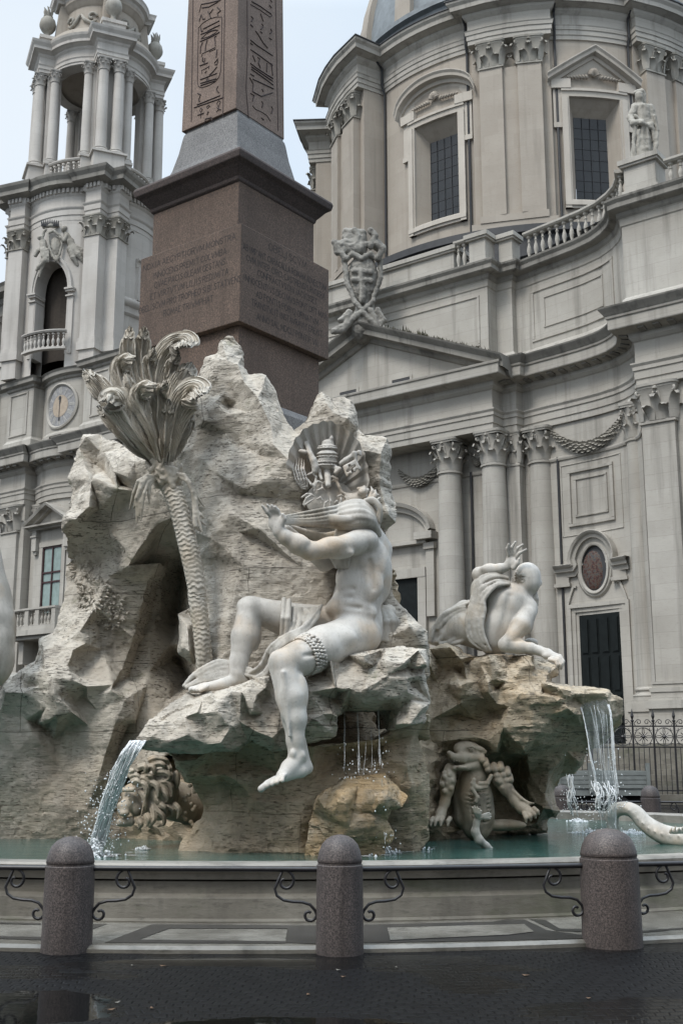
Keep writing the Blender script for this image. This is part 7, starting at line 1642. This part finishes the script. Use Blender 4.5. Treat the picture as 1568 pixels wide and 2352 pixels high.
def frond(pts, wid, cup=.5, pleat=9, curl=0., mat='palm', seed=0):
    rnd = random.Random(seed); c = spl([(RC['q6'][0] + x*RC['q6'][2], RC['q6'][1] + y*RC['q6'][2], Y, 0) for x, y, Y in pts], 9); n = len(c); cc = [P(*q[:3]) for q in c]; rows = []
    k_ = .2604*.0058; nv = 37
    for i in range(n):
        u_ = i/(n-1); t = cc[min(i+1, n-1)] - cc[max(i-1, 0)]; t /= np.linalg.norm(t)
        view = np.array([0, -1., 0.15]); s = np.cross(t, view); s /= (np.linalg.norm(s)+1e-9); nn = np.cross(s, t)
        if nn[1] > 0: nn = -nn
        w = wid*k_*.53*min(1, .22 + 1.25*u_)*(1 if u_ < .82 else sqrt(max(.06, 1-((u_-.82)/.18)**2*.9)))
        row = []
        for j in range(nv):
            v = 2*j/(nv-1) - 1; pl = abs(((abs(v)*pleat*.5 - u_*1.8) % 1) - .5)*2
            off = -cup*w*(v*v) + (pl-.5)*.034*(.35+u_) + (.03 if abs(v) < .09 else 0)
            jag = (.09 if j % 2 else -.04)*max(0, u_-.3)*(abs(v)**1.5)*2 if abs(v) > .6 else 0
            row.append(cc[i] + s*(v*w*(1+jag)) + nn*off + t*((.10*(j % 2) - .09*abs(v)) if i >= n-2 else -.05*abs(v)*u_))
        rows.append(row)
    m = MB(); m.grid(rows); o = m.build('frond', M[mat], palm, smooth=60)
    so_ = o.modifiers.new('thick', 'SOLIDIFY'); so_.thickness = .02; so_.offset = -1
    return o
FR = [([(700,1250,14.95),(560,1080,14.9),(430,900,14.85),(320,720,14.8),(220,580,14.8),(120,475,14.85)], 170, .4), ([(720,1260,14.85),(560,1150,14.75),(440,1020,14.7),(340,900,14.7),(245,800,14.75)], 110, .3),
      ([(740,1250,14.8),(590,1060,14.6),(470,880,14.5),(390,740,14.42),(340,670,14.36),(300,700,14.26)], 230, .45), ([(740,1100,14.95),(560,800,14.9),(440,600,14.9),(400,440,14.85),(430,360,14.75),(500,350,14.66)], 170, .4),
      ([(740,1000,15.1),(600,700,15.15),(510,450,15.15),(470,280,15.1),(490,110,15.1)], 120, .3), ([(740,1000,15.15),(640,650,15.2),(600,400,15.2),(600,230,15.15),(615,112,15.1)], 130, .3),
      ([(790,1050,15.05),(720,750,15.05),(720,520,15.05),(770,340,15.0),(860,220,14.9),(950,185,14.8),(960,215,14.72)], 270, .45), ([(810,1050,14.95),(840,820,14.9),(890,640,14.85),(950,520,14.85),(1010,420,14.9)], 260, .3),
      ([(770,1250,14.75),(690,1000,14.55),(600,800,14.45),(560,680,14.38),(600,600,14.3),(680,590,14.22)], 170, .5), ([(800,1250,14.72),(740,950,14.55),(740,760,14.45),(750,640,14.4),(795,580,14.32)], 130, .4),
      ([(840,1250,14.75),(860,1020,14.6),(900,830,14.5),(960,690,14.42),(1040,610,14.34),(1085,650,14.26)], 290, .45), ([(900,900,14.9),(980,740,14.85),(1060,630,14.8),(1130,580,14.75),(1155,620,14.68)], 110, .3),
      ([(790,1260,14.68),(800,1080,14.55),(810,900,14.5),(830,760,14.46)], 120, .35), ([(740,1240,14.8),(650,1080,14.65),(560,930,14.58),(500,800,14.55)], 120, .4), ([(870,1230,14.85),(930,1080,14.75),(980,940,14.7),(1010,830,14.72)], 130, .4),
      ([(780,900,15.1),(700,600,15.05),(660,400,15.0),(690,300,14.95)], 100, .3), ([(830,900,15.0),(830,600,14.95),(850,440,14.9),(900,330,14.85)], 110, .3), ([(720,1100,14.85),(600,850,14.8),(520,650,14.75),(470,520,14.75)], 100, .3), ([(760,1150,14.7),(700,900,14.6),(660,720,14.55),(650,640,14.55)], 90, .3), ([(860,1150,14.8),(920,930,14.7),(1000,760,14.66),(1050,700,14.66)], 100, .35)]
for i, (p_, w_, c_) in enumerate(FR): frond(p_, w_, c_, 13, seed=i)
# dead fronds hanging under the crown, and the tied collar
J, _sc = strip('r1', 14.85); u = _sc
def hang(lines, r0):
    S = Sculpt(.011)
    for ln in lines: S.chain([J(x, y, Y) for x, y, Y in ln], [r0*u*(1.0 if i < len(ln)-1 else .45) for i in range(len(ln))], .012)
    S.build('dead_frond', M['palm'], palm)
hang([[(940, 560, 14.8), (860, 560, 14.7), (780, 610, 14.66), (740, 720, 14.72), (700, 870, 14.8)], [(930, 570, 14.8), (850, 590, 14.68), (800, 680, 14.66), (770, 830, 14.72), (768, 1000, 14.78)], [(930, 580, 14.8), (870, 620, 14.7), (835, 720, 14.68), (815, 860, 14.72), (805, 975, 14.76)], [(935, 590, 14.82), (890, 640, 14.74), (878, 730, 14.74), (884, 810, 14.76)], [(900, 560, 14.76), (810, 620, 14.66), (765, 760, 14.68), (740, 860, 14.74)], [(920, 590, 14.8), (850, 680, 14.7), (800, 800, 14.7), (785, 930, 14.74)]], 17)
hang([[(1130, 540, 14.8), (1200, 550, 14.74), (1260, 630, 14.72), (1300, 720, 14.76), (1380, 835, 14.84)], [(1150, 560, 14.8), (1230, 610, 14.72), (1280, 710, 14.72), (1300, 850, 14.76), (1330, 960, 14.8), (1400, 1015, 14.88)], [(1260, 640, 14.76), (1310, 780, 14.74), (1320, 900, 14.76), (1370, 1080, 14.8)], [(1290, 760, 14.76), (1295, 900, 14.76), (1300, 1000, 14.78), (1355, 1075, 14.84)], [(1300, 860, 14.76), (1350, 920, 14.78), (1385, 950, 14.84)], [(1300, 940, 14.76), (1310, 1020, 14.78), (1330, 1060, 14.82)]], 18)
S_ = Sculpt(.013)
for i in range(44):
    a = random.uniform(0, pi*2); yy = random.uniform(440, 640); x = 1035 + (yy-540)*.25; rr = 108*(1 - .25*abs(yy-520)/110)
    c = np.array(J(x, yy, 14.95)); o = c + np.array([cos(a)*rr*u, -abs(sin(a))*rr*u, 0]); t = np.array([-sin(a)*.4, 0, .35 + random.uniform(-.3, .3)])
    o = o + np.array([cos(a)*.03, -.03, 0]); S_.cap(o - t*.11, o + t*.13 + np.array([cos(a)*.05, -.05, 0]), .042, .02, .010)
S_.cap(J(1020, 470, 14.95), J(1060, 640, 14.95), 92*u, 92*u, .03)
S_.build('collar', M['palm'], palm)
# plants carved in relief on the left pillar
J, _sc = strip('r3', 17.0); u = _sc
S_ = Sculpt(.011); rnd = random.Random(4)
def surf(x, y, obj=bpy.data.objects['rock_body'], dg=None):
    o = Vector((0, 0, CAM_H)); d = Vector([float(q) for q in ray(x, y)]).normalized(); off = root_of(obj)
    hit, loc, nrm, _ = obj.ray_cast(o - off, d); return (np.array(loc + off), np.array(nrm)) if hit else (None, None)
bpy.context.view_layer.update()
for cx, cy, nl, rr in ((580, 60, 16, 60), (690, 60, 12, 45), (640, 150, 16, 60), (700, 210, 24, 75), (620, 250, 16, 60), (680, 290, 18, 60), (760, 160, 8, 40), (790, 270, 10, 45), (870, 300, 12, 45), (760, 400, 10, 40), (830, 440, 14, 40), (890, 370, 10, 40), (800, 240, 8, 40)):
    for i in range(nl*2):
        a = rnd.uniform(0, 2*pi); q = rr*sqrt(rnd.random()); x, y = cx + q*cos(a), cy + q*sin(a)
        p0, nr = surf(RC['r3'][0] + x*.3125, RC['r3'][1] + y*.3125)
        if p0 is None: continue
        d = np.array([cos(a), -.5, -sin(a)]); S_.cap(p0 - nr*.012, p0 + d*rnd.uniform(.035, .075) + nr*.012, .022, .010, .008)
if S_.ops: S_.build('carved_plants', M['rock'], rockroot)

# ---------------------------------------------------------------- shell with the papal arms above the seated figure
J, _sc = strip('q1', 14.7); u = _sc
arms = empty('coat_of_arms', J(620, 1150, 14.9), 'carved shell with tiara, keys and shield on the rock behind the seated statue', 'coat of arms')
rim = spl([(70, 700, 0, 0), (85, 590, 0, 0), (140, 420, 0, 0), (220, 290, 0, 0), (320, 190, 0, 0), (440, 135, 0, 0), (560, 100, 0, 0), (660, 108, 0, 0), (770, 150, 0, 0), (890, 230, 0, 0), (1000, 350, 0, 0), (1075, 490, 0, 0), (1115, 640, 0, 0), (1140, 790, 0, 0), (1130, 980, 0, 0), (1060, 1130, 0, 0)], 12)
rows_f, rows_b = [], []; nR = len(rim)
for k_ in range(15):
    q = k_/14; rf, rb = [], []
    for i, (x, y, _, _) in enumerate(rim):
        t = i/(nR-1); rib = abs(((t*14) % 1)-.5)*2; x0, y0 = 610 + 60*(t-.5), 1060
        xx, yy = x0 + (x-x0)*q*(1 + .035*(1-rib)*(q > .9)), y0 + (y-y0)*q*(1 + .03*(1-rib)*(q > .9)); dep = 14.86 - .36*(q**2.0) - .045*(1-rib)*q + .10*(t > .5)*(t-.5)*2
        rf.append(J(xx, yy, dep)); rb.append(np.array(J(xx, yy, dep)) + np.array([0, .07, 0]))
    rows_f.append(rf); rows_b.append(rb)
m = MB(); m.grid(rows_f); m.grid(rows_b); m.grid([rows_f[-1], rows_b[-1]]); m.grid([[r[0] for r in rows_f], [r[0] for r in rows_b]]); m.grid([[r[-1] for r in rows_f], [r[-1] for r in rows_b]])
m.build('shell', M['marble'], arms, smooth=35)
S_ = Sculpt(.011)
def limq(pts, k=.012): 
    for a, b in zip(pts[:-1], pts[1:]): S_.cap(J(*a[:3]), J(*b[:3]), a[3]*u, b[3]*u, k)
for y, r in ((660, 105), (600, 128), (520, 132), (440, 118), (380, 88)): S_.ell(J(605 - (y-520)*.05, y, 14.62), (r*u, r*u*.8, 58*u), None, .01)
for y, r in ((668, 118), (628, 130), (560, 138), (520, 134), (448, 128), (418, 116)):
    for j in range(18): a = pi*j/17; S_.ell(J(605 + r*cos(a), y + 12*sin(a), 14.62) - np.array([0, sin(a)*r*u*.8, 0]), (13*u, 13*u, 13*u), None, .006)
limq([(655, 340, 14.6, 34), (660, 310, 14.58, 26), (662, 265, 14.58, 8)]); limq([(600, 720, 14.66, 50), (610, 830, 14.6, 42), (615, 930, 14.55, 40)], .02); limq([(500, 720, 14.62, 26), (510, 800, 14.62, 22), (530, 850, 14.6, 22)]); limq([(680, 690, 14.6, 30), (760, 720, 14.56, 34), (720, 760, 14.56, 34)]); limq([(680, 820, 14.6, 22), (740, 850, 14.6, 20)])
# key: shaft, collar and bit with a cross cut through
limq([(790, 640, 14.56, 34), (850, 600, 14.54, 40), (930, 545, 14.52, 34), (1040, 490, 14.52, 20)]); limq([(960, 510, 14.5, 38), (985, 590, 14.5, 20)]); limq([(1020, 490, 14.5, 28), (1040, 530, 14.5, 20)])
for i in range(7): limq([(830+i*24, 690-i*13, 14.5, 24), (872+i*26, 800-i*14, 14.5, 24)], .006)
[S_.cap(J(*a_, Y_), J(*b_, Y_), r_*u, r_*u, .003, 'sub') for Y_ in (14.475, 14.50, 14.53) for a_, b_, r_ in (((872, 746), (962, 676), 17), ((896, 668), (966, 800), 17), ((985, 790), (1000, 730), 20), ((880, 840), (905, 790), 18))]
# ribbons, dove wing and second key at the left
for i in range(5): limq([(175+i*30, 545+i*10, 14.60, 9), (150+i*36, 720, 14.58-.012*(i % 2), 14), (190+i*36, 860, 14.60-.012*(i % 2), 13), (270+i*20, 985, 14.64, 8)], .006)
limq([(320, 290, 14.62, 18), (335, 350, 14.6, 34), (325, 380, 14.6, 40)]); limq([(250, 480, 14.55, 28), (310, 490, 14.55, 30)]); limq([(345, 410, 14.6, 34), (380, 520, 14.58, 38), (420, 600, 14.58, 48), (450, 690, 14.6, 52), (440, 740, 14.6, 40)])
for p_ in ([(330, 800), (400, 770), (460, 820), (440, 900), (380, 940)], [(420, 960), (480, 880), (540, 900), (530, 980)], [(350, 860), (390, 920), (450, 950), (430, 1010)], [(480, 1000), (540, 970), (580, 1010)], [(290, 1180), (330, 1100), (400, 1060), (440, 1080)], [(300, 1200), (370, 1150), (430, 1110)], [(270, 1090), (330, 1050), (390, 1040)], [(470, 1120), (510, 1090), (540, 1130), (520, 1180)], [(560, 1240), (580, 1160), (620, 1130)], [(640, 1260), (650, 1140), (640, 1080)], [(700, 1170), (730, 1140), (760, 1190)], [(770, 1240), (785, 1120), (785, 1070)], [(800, 1180), (840, 1140), (870, 1180)], [(740, 1080), (785, 1060), (830, 1090)]): limq([(x, y, 14.62 - .015*(i == 1), 16 if i < len(p_)-1 else 10) for i, (x, y) in enumerate(p_)], .010)
S_.ell(J(640, 1130, 14.78), (330*u, 110*u, 270*u), None, .03); limq([(560, 900, 14.64, 26), (720, 860, 14.62, 22), (760, 950, 14.62, 22), (790, 1020, 14.64, 22), (900, 1080, 14.66, 22)])
# rose and leaves at the right
for i in range(14): a = i*2.4; S_.ell(J(1070 + (10+i*4.2)*cos(a), 1010 + (10+i*4.6)*sin(a), 14.48 + .004*i), (30*u, 20*u, 28*u), None, .006)
for a in ([(1160, 1100), (1200, 1010), (1180, 945)], [(1170, 1110), (1240, 1050), (1240, 985)], [(1150, 1120), (1230, 1085), (1290, 1050)], [(1100, 1130), (1180, 1110), (1250, 1100)]): limq([(x, y, 14.5, (26, 24, 8)[i]) for i, (x, y) in enumerate(a)], .01)
limq([(1060, 1080, 14.6, 80), (1000, 1120, 14.66, 90), (900, 1120, 14.7, 90)], .03)
S_.build('carving', M['marble'], arms)

# ---------------------------------------------------------------- statue of a saint and two coats of arms on the church
yy = W(7.9, .15, 0)[1]; J, _sc = strip('q9', yy); u = _sc*1.02; 
def chain9(pts, k=.05):
    for a, b in zip(pts[:-1], pts[1:]): S_.cap(J(a[0], a[1], yy + a[2]), J(b[0], b[1], yy + b[2]), a[3]*u, b[3]*u, k)
sn = empty('saint_statue', J(1398, 662, yy), 'weathered stone statue of a robed saint on the balustrade pedestal before the right drum window', 'statue'); S_ = Sculpt(.028)
chain9([(1398, 655, 0, 52), (1402, 580, 0, 44), (1405, 510, 0, 38), (1402, 450, 0, 34)], .08); chain9([(1372, 436, 0, 20), (1432, 440, 0, 20)], .06); chain9([(1392, 418, 0, 14), (1390, 398, -.05, 18), (1388, 388, -.05, 19)], .03)
chain9([(1370, 440, -.1, 18), (1352, 480, -.2, 15), (1365, 500, -.45, 13), (1400, 492, -.5, 11)]); chain9([(1434, 446, 0, 19), (1448, 500, -.1, 17), (1425, 510, -.4, 13), (1395, 498, -.55, 10)])
for a in ([(1372, 520), (1366, 580), (1372, 650)], [(1388, 530), (1384, 600), (1392, 656)], [(1404, 520), (1404, 590), (1410, 656)], [(1418, 510), (1424, 580), (1430, 650)], [(1440, 500), (1452, 570), (1456, 620)], [(1358, 500), (1380, 540), (1420, 600), (1440, 650)], [(1374, 470), (1400, 500), (1436, 520)], [(1450, 470), (1462, 530), (1458, 600)]): chain9([(x, y, -.42 + .06*(i % 2), 8) for i, (x, y) in enumerate(a)], .04)
S_.build('robe', M['carved'], sn, rough=.02)
S_ = Sculpt(.028); chain9([(1378, 376, 0, 13), (1398, 374, .05, 15), (1404, 392, .1, 14), (1408, 420, .1, 10)], .03); S_.build('hair', M['carved'], sn, rough=.02)
yy = W(AX, .5, 0)[1]; J, _sc = strip('q9', yy); u = _sc
ca = empty('coat_of_arms', J(262, 1330, yy), 'tall carved stone crest with crown and keys on the church pediment apex', 'coat of arms'); S_ = Sculpt(.035)
S_.ell(J(270, 1130, yy), (66*u, 30*u, 118*u), None, .05); chain9([(195, 1060, -.1, 12), (205, 1150, -.25, 11), (240, 1230, -.3, 11), (270, 1262, -.3, 12), (310, 1220, -.3, 11), (340, 1130, -.25, 11), (340, 1060, -.1, 12), (300, 1030, -.25, 12), (265, 1050, -.3, 12), (225, 1030, -.25, 12), (195, 1060, -.1, 12)])
for a in ([(270, 1262), (230, 1290), (190, 1340), (160, 1345)], [(150, 1345), (200, 1320), (215, 1270), (180, 1300)], [(270, 1270), (300, 1300), (340, 1330), (370, 1340)], [(330, 1260), (350, 1300), (330, 1330)], [(300, 1260), (330, 1310)], [(240, 1010), (250, 960), (235, 935)], [(155, 985), (220, 1000), (300, 990)], [(300, 1000), (320, 960), (300, 935)], [(200, 1050), (170, 1010), (200, 980)], [(330, 1050), (350, 1010), (310, 980)], [(160, 990), (165, 1025)], [(185, 985), (190, 1018)], [(260, 1100), (270, 1180), (265, 1220)], [(235, 1100), (300, 1105)], [(235, 1135), (300, 1140)]): chain9([(x, y, -.3, 14) for x, y in a], .04)
for i in range(4): chain9([(205+i*3, 945+i*22, -.1, 22+i*3), (265-i*2, 950+i*20, -.1, 22+i*3)], .03)
chain9([(320, 990, .1, 26), (345, 1010, .1, 22)], .04); chain9([(280, 1240, .3, 40), (270, 1340, .3, 60)], .06)
S_.build('carving', M['cornice'], ca, rough=.03)
yy = WT(-.1, 4.2, 30)[1]; J, _sc = strip('q8', yy); u = _sc
tca = empty('coat_of_arms', J(570, 720, yy), 'carved shield with spiked crown and two winged angels above the bell tower arch', 'coat of arms'); S_ = Sculpt(.03)
S_.ell(J(570, 590, yy), (72*u, 34*u, 130*u), None, .04); chain9([(490, 440, -.1, 16), (500, 560, -.25, 12), (540, 680, -.25, 13), (575, 720, -.3, 18), (610, 660, -.25, 14), (635, 560, -.25, 13), (610, 470, -.2, 16), (550, 420, -.25, 16), (490, 440, -.1, 16)], .03); chain9([(450, 380, 0, 20), (520, 365, -.2, 22), (590, 375, 0, 20)], .03)
chain9([(650, 405, -.1, 30), (660, 395, -.1, 30)], .03); chain9([(680, 460, 0, 36), (720, 540, -.05, 46), (740, 590, -.05, 48)], .06); chain9([(680, 470, -.2, 22), (655, 520, -.3, 20), (620, 490, -.3, 16)], .03); chain9([(740, 600, -.1, 46), (800, 660, -.2, 34), (845, 725, -.15, 20)], .05); chain9([(720, 610, -.15, 40), (745, 690, -.25, 30), (790, 770, -.15, 16)], .05)
for i in range(6): chain9([(700+i*10, 420+i*6, .1, 18), (770+i*12, 395+i*12, .05, 16), (850, 460+i*8, .05, 9)], .02); chain9([(700+i*14, 520+i*8, -.2, 9), (760+i*10, 560+i*20, -.25, 9), (840, 600+i*12, -.1, 9)], .02)
chain9([(405, 490, -.1, 26), (415, 485, -.1, 26)], .03); chain9([(440, 540, 0, 40), (450, 610, -.05, 42)], .05); chain9([(430, 500, -.1, 20), (450, 430, -.1, 16), (475, 405, -.15, 14)], .03); chain9([(450, 620, -.1, 42), (465, 720, -.2, 32), (395, 790, -.1, 24), (375, 815, -.1, 16)], .05); chain9([(470, 700, -.1, 26), (410, 850, -.05, 14), (405, 885, -.05, 10)], .04); chain9([(390, 620, .1, 30), (365, 670, .1, 20)], .03)
for i in range(5): chain9([(420+i*18, 600, -.25, 9), (425+i*18, 680, -.28, 9), (440+i*14, 740, -.2, 8)], .02)
S_.build('carving', M['carved'], tca, rough=.02)
m = MB()
for i in range(9): x = 432 + i*20; m.tube([J(x, 372, yy-.2), J(x-4+i, 330, yy-.22), J(x-10+i*2.6, 298 + 16*abs(i-4)/4, yy-.2)], [13*u, 9*u, 2*u], 6)
m.build('crown_spikes', M['iron'], tca)

# ---------------------------------------------------------------- falling water
k = NB('falling_water'); nz = k.noise(14, 3, .6); k.b.inputs['Transmission Weight'].default_value = .3; k.b.inputs['IOR'].default_value = 1.2
M['jet'] = k.out(lin(.90, .92, .93), .18, k.bump(nz, .4, .01), .5)
k = NB('thin_water_sheet'); st = k.noise(1., 4, .6, k.mapv((16, 16, 1.1))); k.b.inputs['IOR'].default_value = 1.33
tr = k.n.new('ShaderNodeBsdfTransparent'); tr.inputs[0].default_value = (.93, .95, .96, 1); mx = k.n.new('ShaderNodeMixShader'); k.l.new(k.math('MULTIPLY', k.ramp(st, [(.50, .03), (.80, .32)]), 1.0), mx.inputs[0]); k.l.new(tr.outputs[0], mx.inputs[1])
M['sheet'] = k.out(lin(.78, .82, .84), .12, k.bump(st, .5, .02), .6); k.l.new(k.b.outputs[0], mx.inputs[2]); k.l.new(mx.outputs[0], k.n['Material Output'].inputs[0])
rnd = random.Random(11)
def strands(m, path, spread, n, r, jit=1., drops=0, stop=.55):
    c = [np.array(P(*q[:3])) for q in spl([(*q, 0) for q in path], 8)]; N = len(c)
    for i in range(n):
        a = rnd.uniform(-1, 1); b = rnd.uniform(-1, 1); ph = rnd.uniform(0, 6); t0 = rnd.choice([0, 0, rnd.uniform(0, .6)]); t1 = rnd.uniform(max(stop, t0+.2), 1.02); pts, rr = [], []
        for j in range(int(t0*N), min(N, int(t1*N))):
            q = j/(N-1); w = spread[0]*(1-q) + spread[1]*q
            pts.append(c[j] + np.array([a*w + .012*jit*sin(ph + q*9 + i), b*w*.5, .012*jit*sin(ph*2 + q*14)])); rr.append(r*rnd.uniform(.55, 1.5)*(1-.45*q))
        if len(pts) > 2: rr[0] *= .3; rr[-1] *= .2; m.tube(pts, rr, 5)
    for i in range(drops):
        q = rnd.uniform(.25, 1)**.7; p0 = c[min(N-1, int(q*(N-1)))]; w = (spread[0]*(1-q) + spread[1]*q)*1.4 + .10*q; blob_(m, p0 + np.array([rnd.gauss(0, w*.8), rnd.gauss(0, w*.5), rnd.uniform(-.05, .05)]), rnd.uniform(.004, .012))
def blob_(m, c, r):
    v = [(c[0]+r, c[1], c[2]), (c[0]-r, c[1], c[2]), (c[0], c[1]+r, c[2]), (c[0], c[1]-r, c[2]), (c[0], c[1], c[2]+r*1.3), (c[0], c[1], c[2]-r*1.3)]
    m.add(v, [(0,2,4), (2,1,4), (1,3,4), (3,0,4), (2,0,5), (1,2,5), (3,1,5), (0,3,5)])
def splash(m, x, y, rad, n, hgt):
    c = PZ(x, y, .45)
    for i in range(n):
        q = abs(rnd.gauss(0, .5)); a = rnd.uniform(0, 6.28); blob_(m, np.array([c[0] + rad*q*cos(a), c[1] + rad*q*sin(a)*1.3, .45 + max(0, hgt*(1-q*1.1))*rnd.random()**2]), rnd.uniform(.006, .02))
    for i in range(n//5):                    # foam flecks lying on the water
        q = abs(rnd.gauss(0, .8)); a = rnd.uniform(0, 6.28); px_, py_ = c[0] + rad*1.5*q*cos(a), c[1] + rad*1.8*q*sin(a); s = rnd.uniform(.02, .06)
        m.add([(px_ + s*1.6*cos(t)*rnd.uniform(.5, 1), py_ + s*.7*sin(t)*rnd.uniform(.5, 1), .458) for t in np.linspace(0, 5.4, 7)], [tuple(range(7))])
def fall(label, loc): return empty('water_jet', loc, label, 'water jet', 'jets and trickles of the fountain')
f1 = fall('foaming white water jet arching from the left rock spout in front of the lion', P(220, 1960, 14.4))
path1 = [(318, 1704, 13.85), (303, 1722, 13.78), (286, 1752, 13.82), (268, 1795, 13.9), (250, 1845, 14.02), (236, 1895, 14.15), (222, 1940, 14.28), (214, 1968, 14.4)]
m = MB(); strands(m, path1, (.085, .07), 110, .0085, 1.6, 420); m.build('stream', M['jet'], f1, smooth=True, recalc=False)
m = MB(); splash(m, 218, 1966, .24, 260, .22); splash(m, 330, 1950, .1, 40, .05); m.build('splash', M['jet'], f1, recalc=False)
f2 = fall('broad thin sheet of water falling from the flat right spout before the fence', P(1390, 1890, 16.3))
sh = [((1080, 505), (1262, 500), 16.32), ((1092, 560), (1274, 545), 16.24), ((1112, 625), (1290, 610), 16.2), ((1138, 740), (1300, 720), 16.18), ((1160, 880), (1310, 860), 16.16), ((1185, 1000), (1322, 1000), 16.15), ((1200, 1110), (1332, 1110), 16.15), ((1222, 1230), (1330, 1230), 16.15), ((1240, 1400), (1330, 1400), 16.15)]
def r6(x, y): return (952.8 + .3472*x, 1429.3 + .3472*y)
fr_, bk = [], []
for a, b, Y in sh:
    ra = []
    for j in range(15): t = j/14; x, y = r6(a[0] + (b[0]-a[0])*t, a[1] + (b[1]-a[1])*t); ra.append(P(x, y, Y - .02*sin(t*9 + a[1]*.02)))
    fr_.append(ra); bk.append([q + np.array([0, .02, 0]) for q in ra])
m = MB(); m.grid(fr_); m.grid(bk); m.build('sheet', M['sheet'], f2, smooth=True)
m = MB()
strands(m, [(*r6(a[0], a[1]), Y) for a, b, Y in sh[1:]], (.010, .02), 5, .0065, .6, 40); strands(m, [(*r6(b[0], b[1]), Y) for a, b, Y in sh[1:]], (.010, .02), 5, .0065, .6, 40); strands(m, [(*r6((a[0]+b[0])/2, (a[1]+b[1])/2), Y-.03) for a, b, Y in sh[1:]], (.17, .10), 5, .0026, 1., 40, .3); strands(m, [(*r6(1240, 1060), 16.1), (*r6(1260, 1130), 16.0), (*r6(1250, 1200), 16.0), (*r6(1240, 1280), 16.1)], (.14, .1), 20, .007, 2.2, 90); strands(m, [(*r6(1020, 1010), 16.6), (*r6(1028, 1100), 16.6), (*r6(1032, 1180), 16.6), (*r6(1075, 1300), 16.7)], (.03, .06), 14, .008, 1.5, 70)
m.build('stream', M['jet'], f2, smooth=True, recalc=False)
m = MB(); splash(m, *r6(1075, 1318), .2, 120, .06); splash(m, *r6(1430, 1395), .25, 150, .06); splash(m, *r6(1150, 1395), .22, 110, .08); m.build('splash', M['jet'], f2, recalc=False)
f3 = fall('thin trickles of water dripping from the middle ledge onto the ochre boulder', P(830, 1950, 14.2))
m = MB()
def r5(x, y): return (667 + .3125*x, 1395.2 + .3125*y)
for x0, y0, x1, y1, n in ((400, 930, 400, 1275, 4), (490, 935, 508, 1260, 9), (600, 1050, 612, 1240, 3), (640, 880, 672, 1260, 9), (672, 1260, 682, 1520, 6), (560, 1010, 540, 1250, 2), (690, 1500, 700, 1750, 7)):
    strands(m, [(*r5(x0, y0 - (170 if y0 < 1100 else 0)), 14.5 if y0 < 1100 else 14.05), (*r5(x0*.6+x1*.4, y0*.5+y1*.5), 14.2), (*r5(x1, y1), 13.95 if y1 < 1400 else 13.75)], (.008, .02), max(1, n//2), .0021, .4, n*2, .7)
m.build('stream', M['jet'], f3, smooth=True, recalc=False)
m = MB(); splash(m, 876, 1957, .28, 230, .1); splash(m, 850, 1962, .2, 80, .06); splash(m, 960, 1950, .2, 30, .03); m.build('splash', M['jet'], f3, recalc=False)

# ---------------------------------------------------------------- houses closing the square behind the camera (unseen, added to block sky light; mirrored)
M['ochre_wall'] = m_plain('ochre_plaster', lin(.42, .33, .24), .9, .3, .8)
hrs = random.Random(3); x = -60
for i in range(7):
    wd = hrs.uniform(15, 19); hh = hrs.uniform(19, 23); yb = -30 - hrs.uniform(0, 1.5)
    t_ = empty('townhouse', (x + wd/2, yb, 0), ['plain ochre plaster townhouse with shuttered windows closing the square behind the viewer'][0], 'house', 'houses on the near side of the square')
    m = MB(); m.box((x, yb-10, 0), (x+wd-.05, yb, hh)); m.box((x-.0, yb, hh-.8), (x+wd-.05, yb+.6, hh-.3)); m.build('wall', M['ochre_wall'], t_)
    for fl in range(5):
        for c_ in range(4):
            wx = x + wd*(c_+.5)/4; m = MB(); m.box((wx-.6, yb-.1, 1.5+fl*3.7), (wx+.6, yb+.05, 3.7+fl*3.7)); m.build('window', M['glass'], t_)
    x += wd
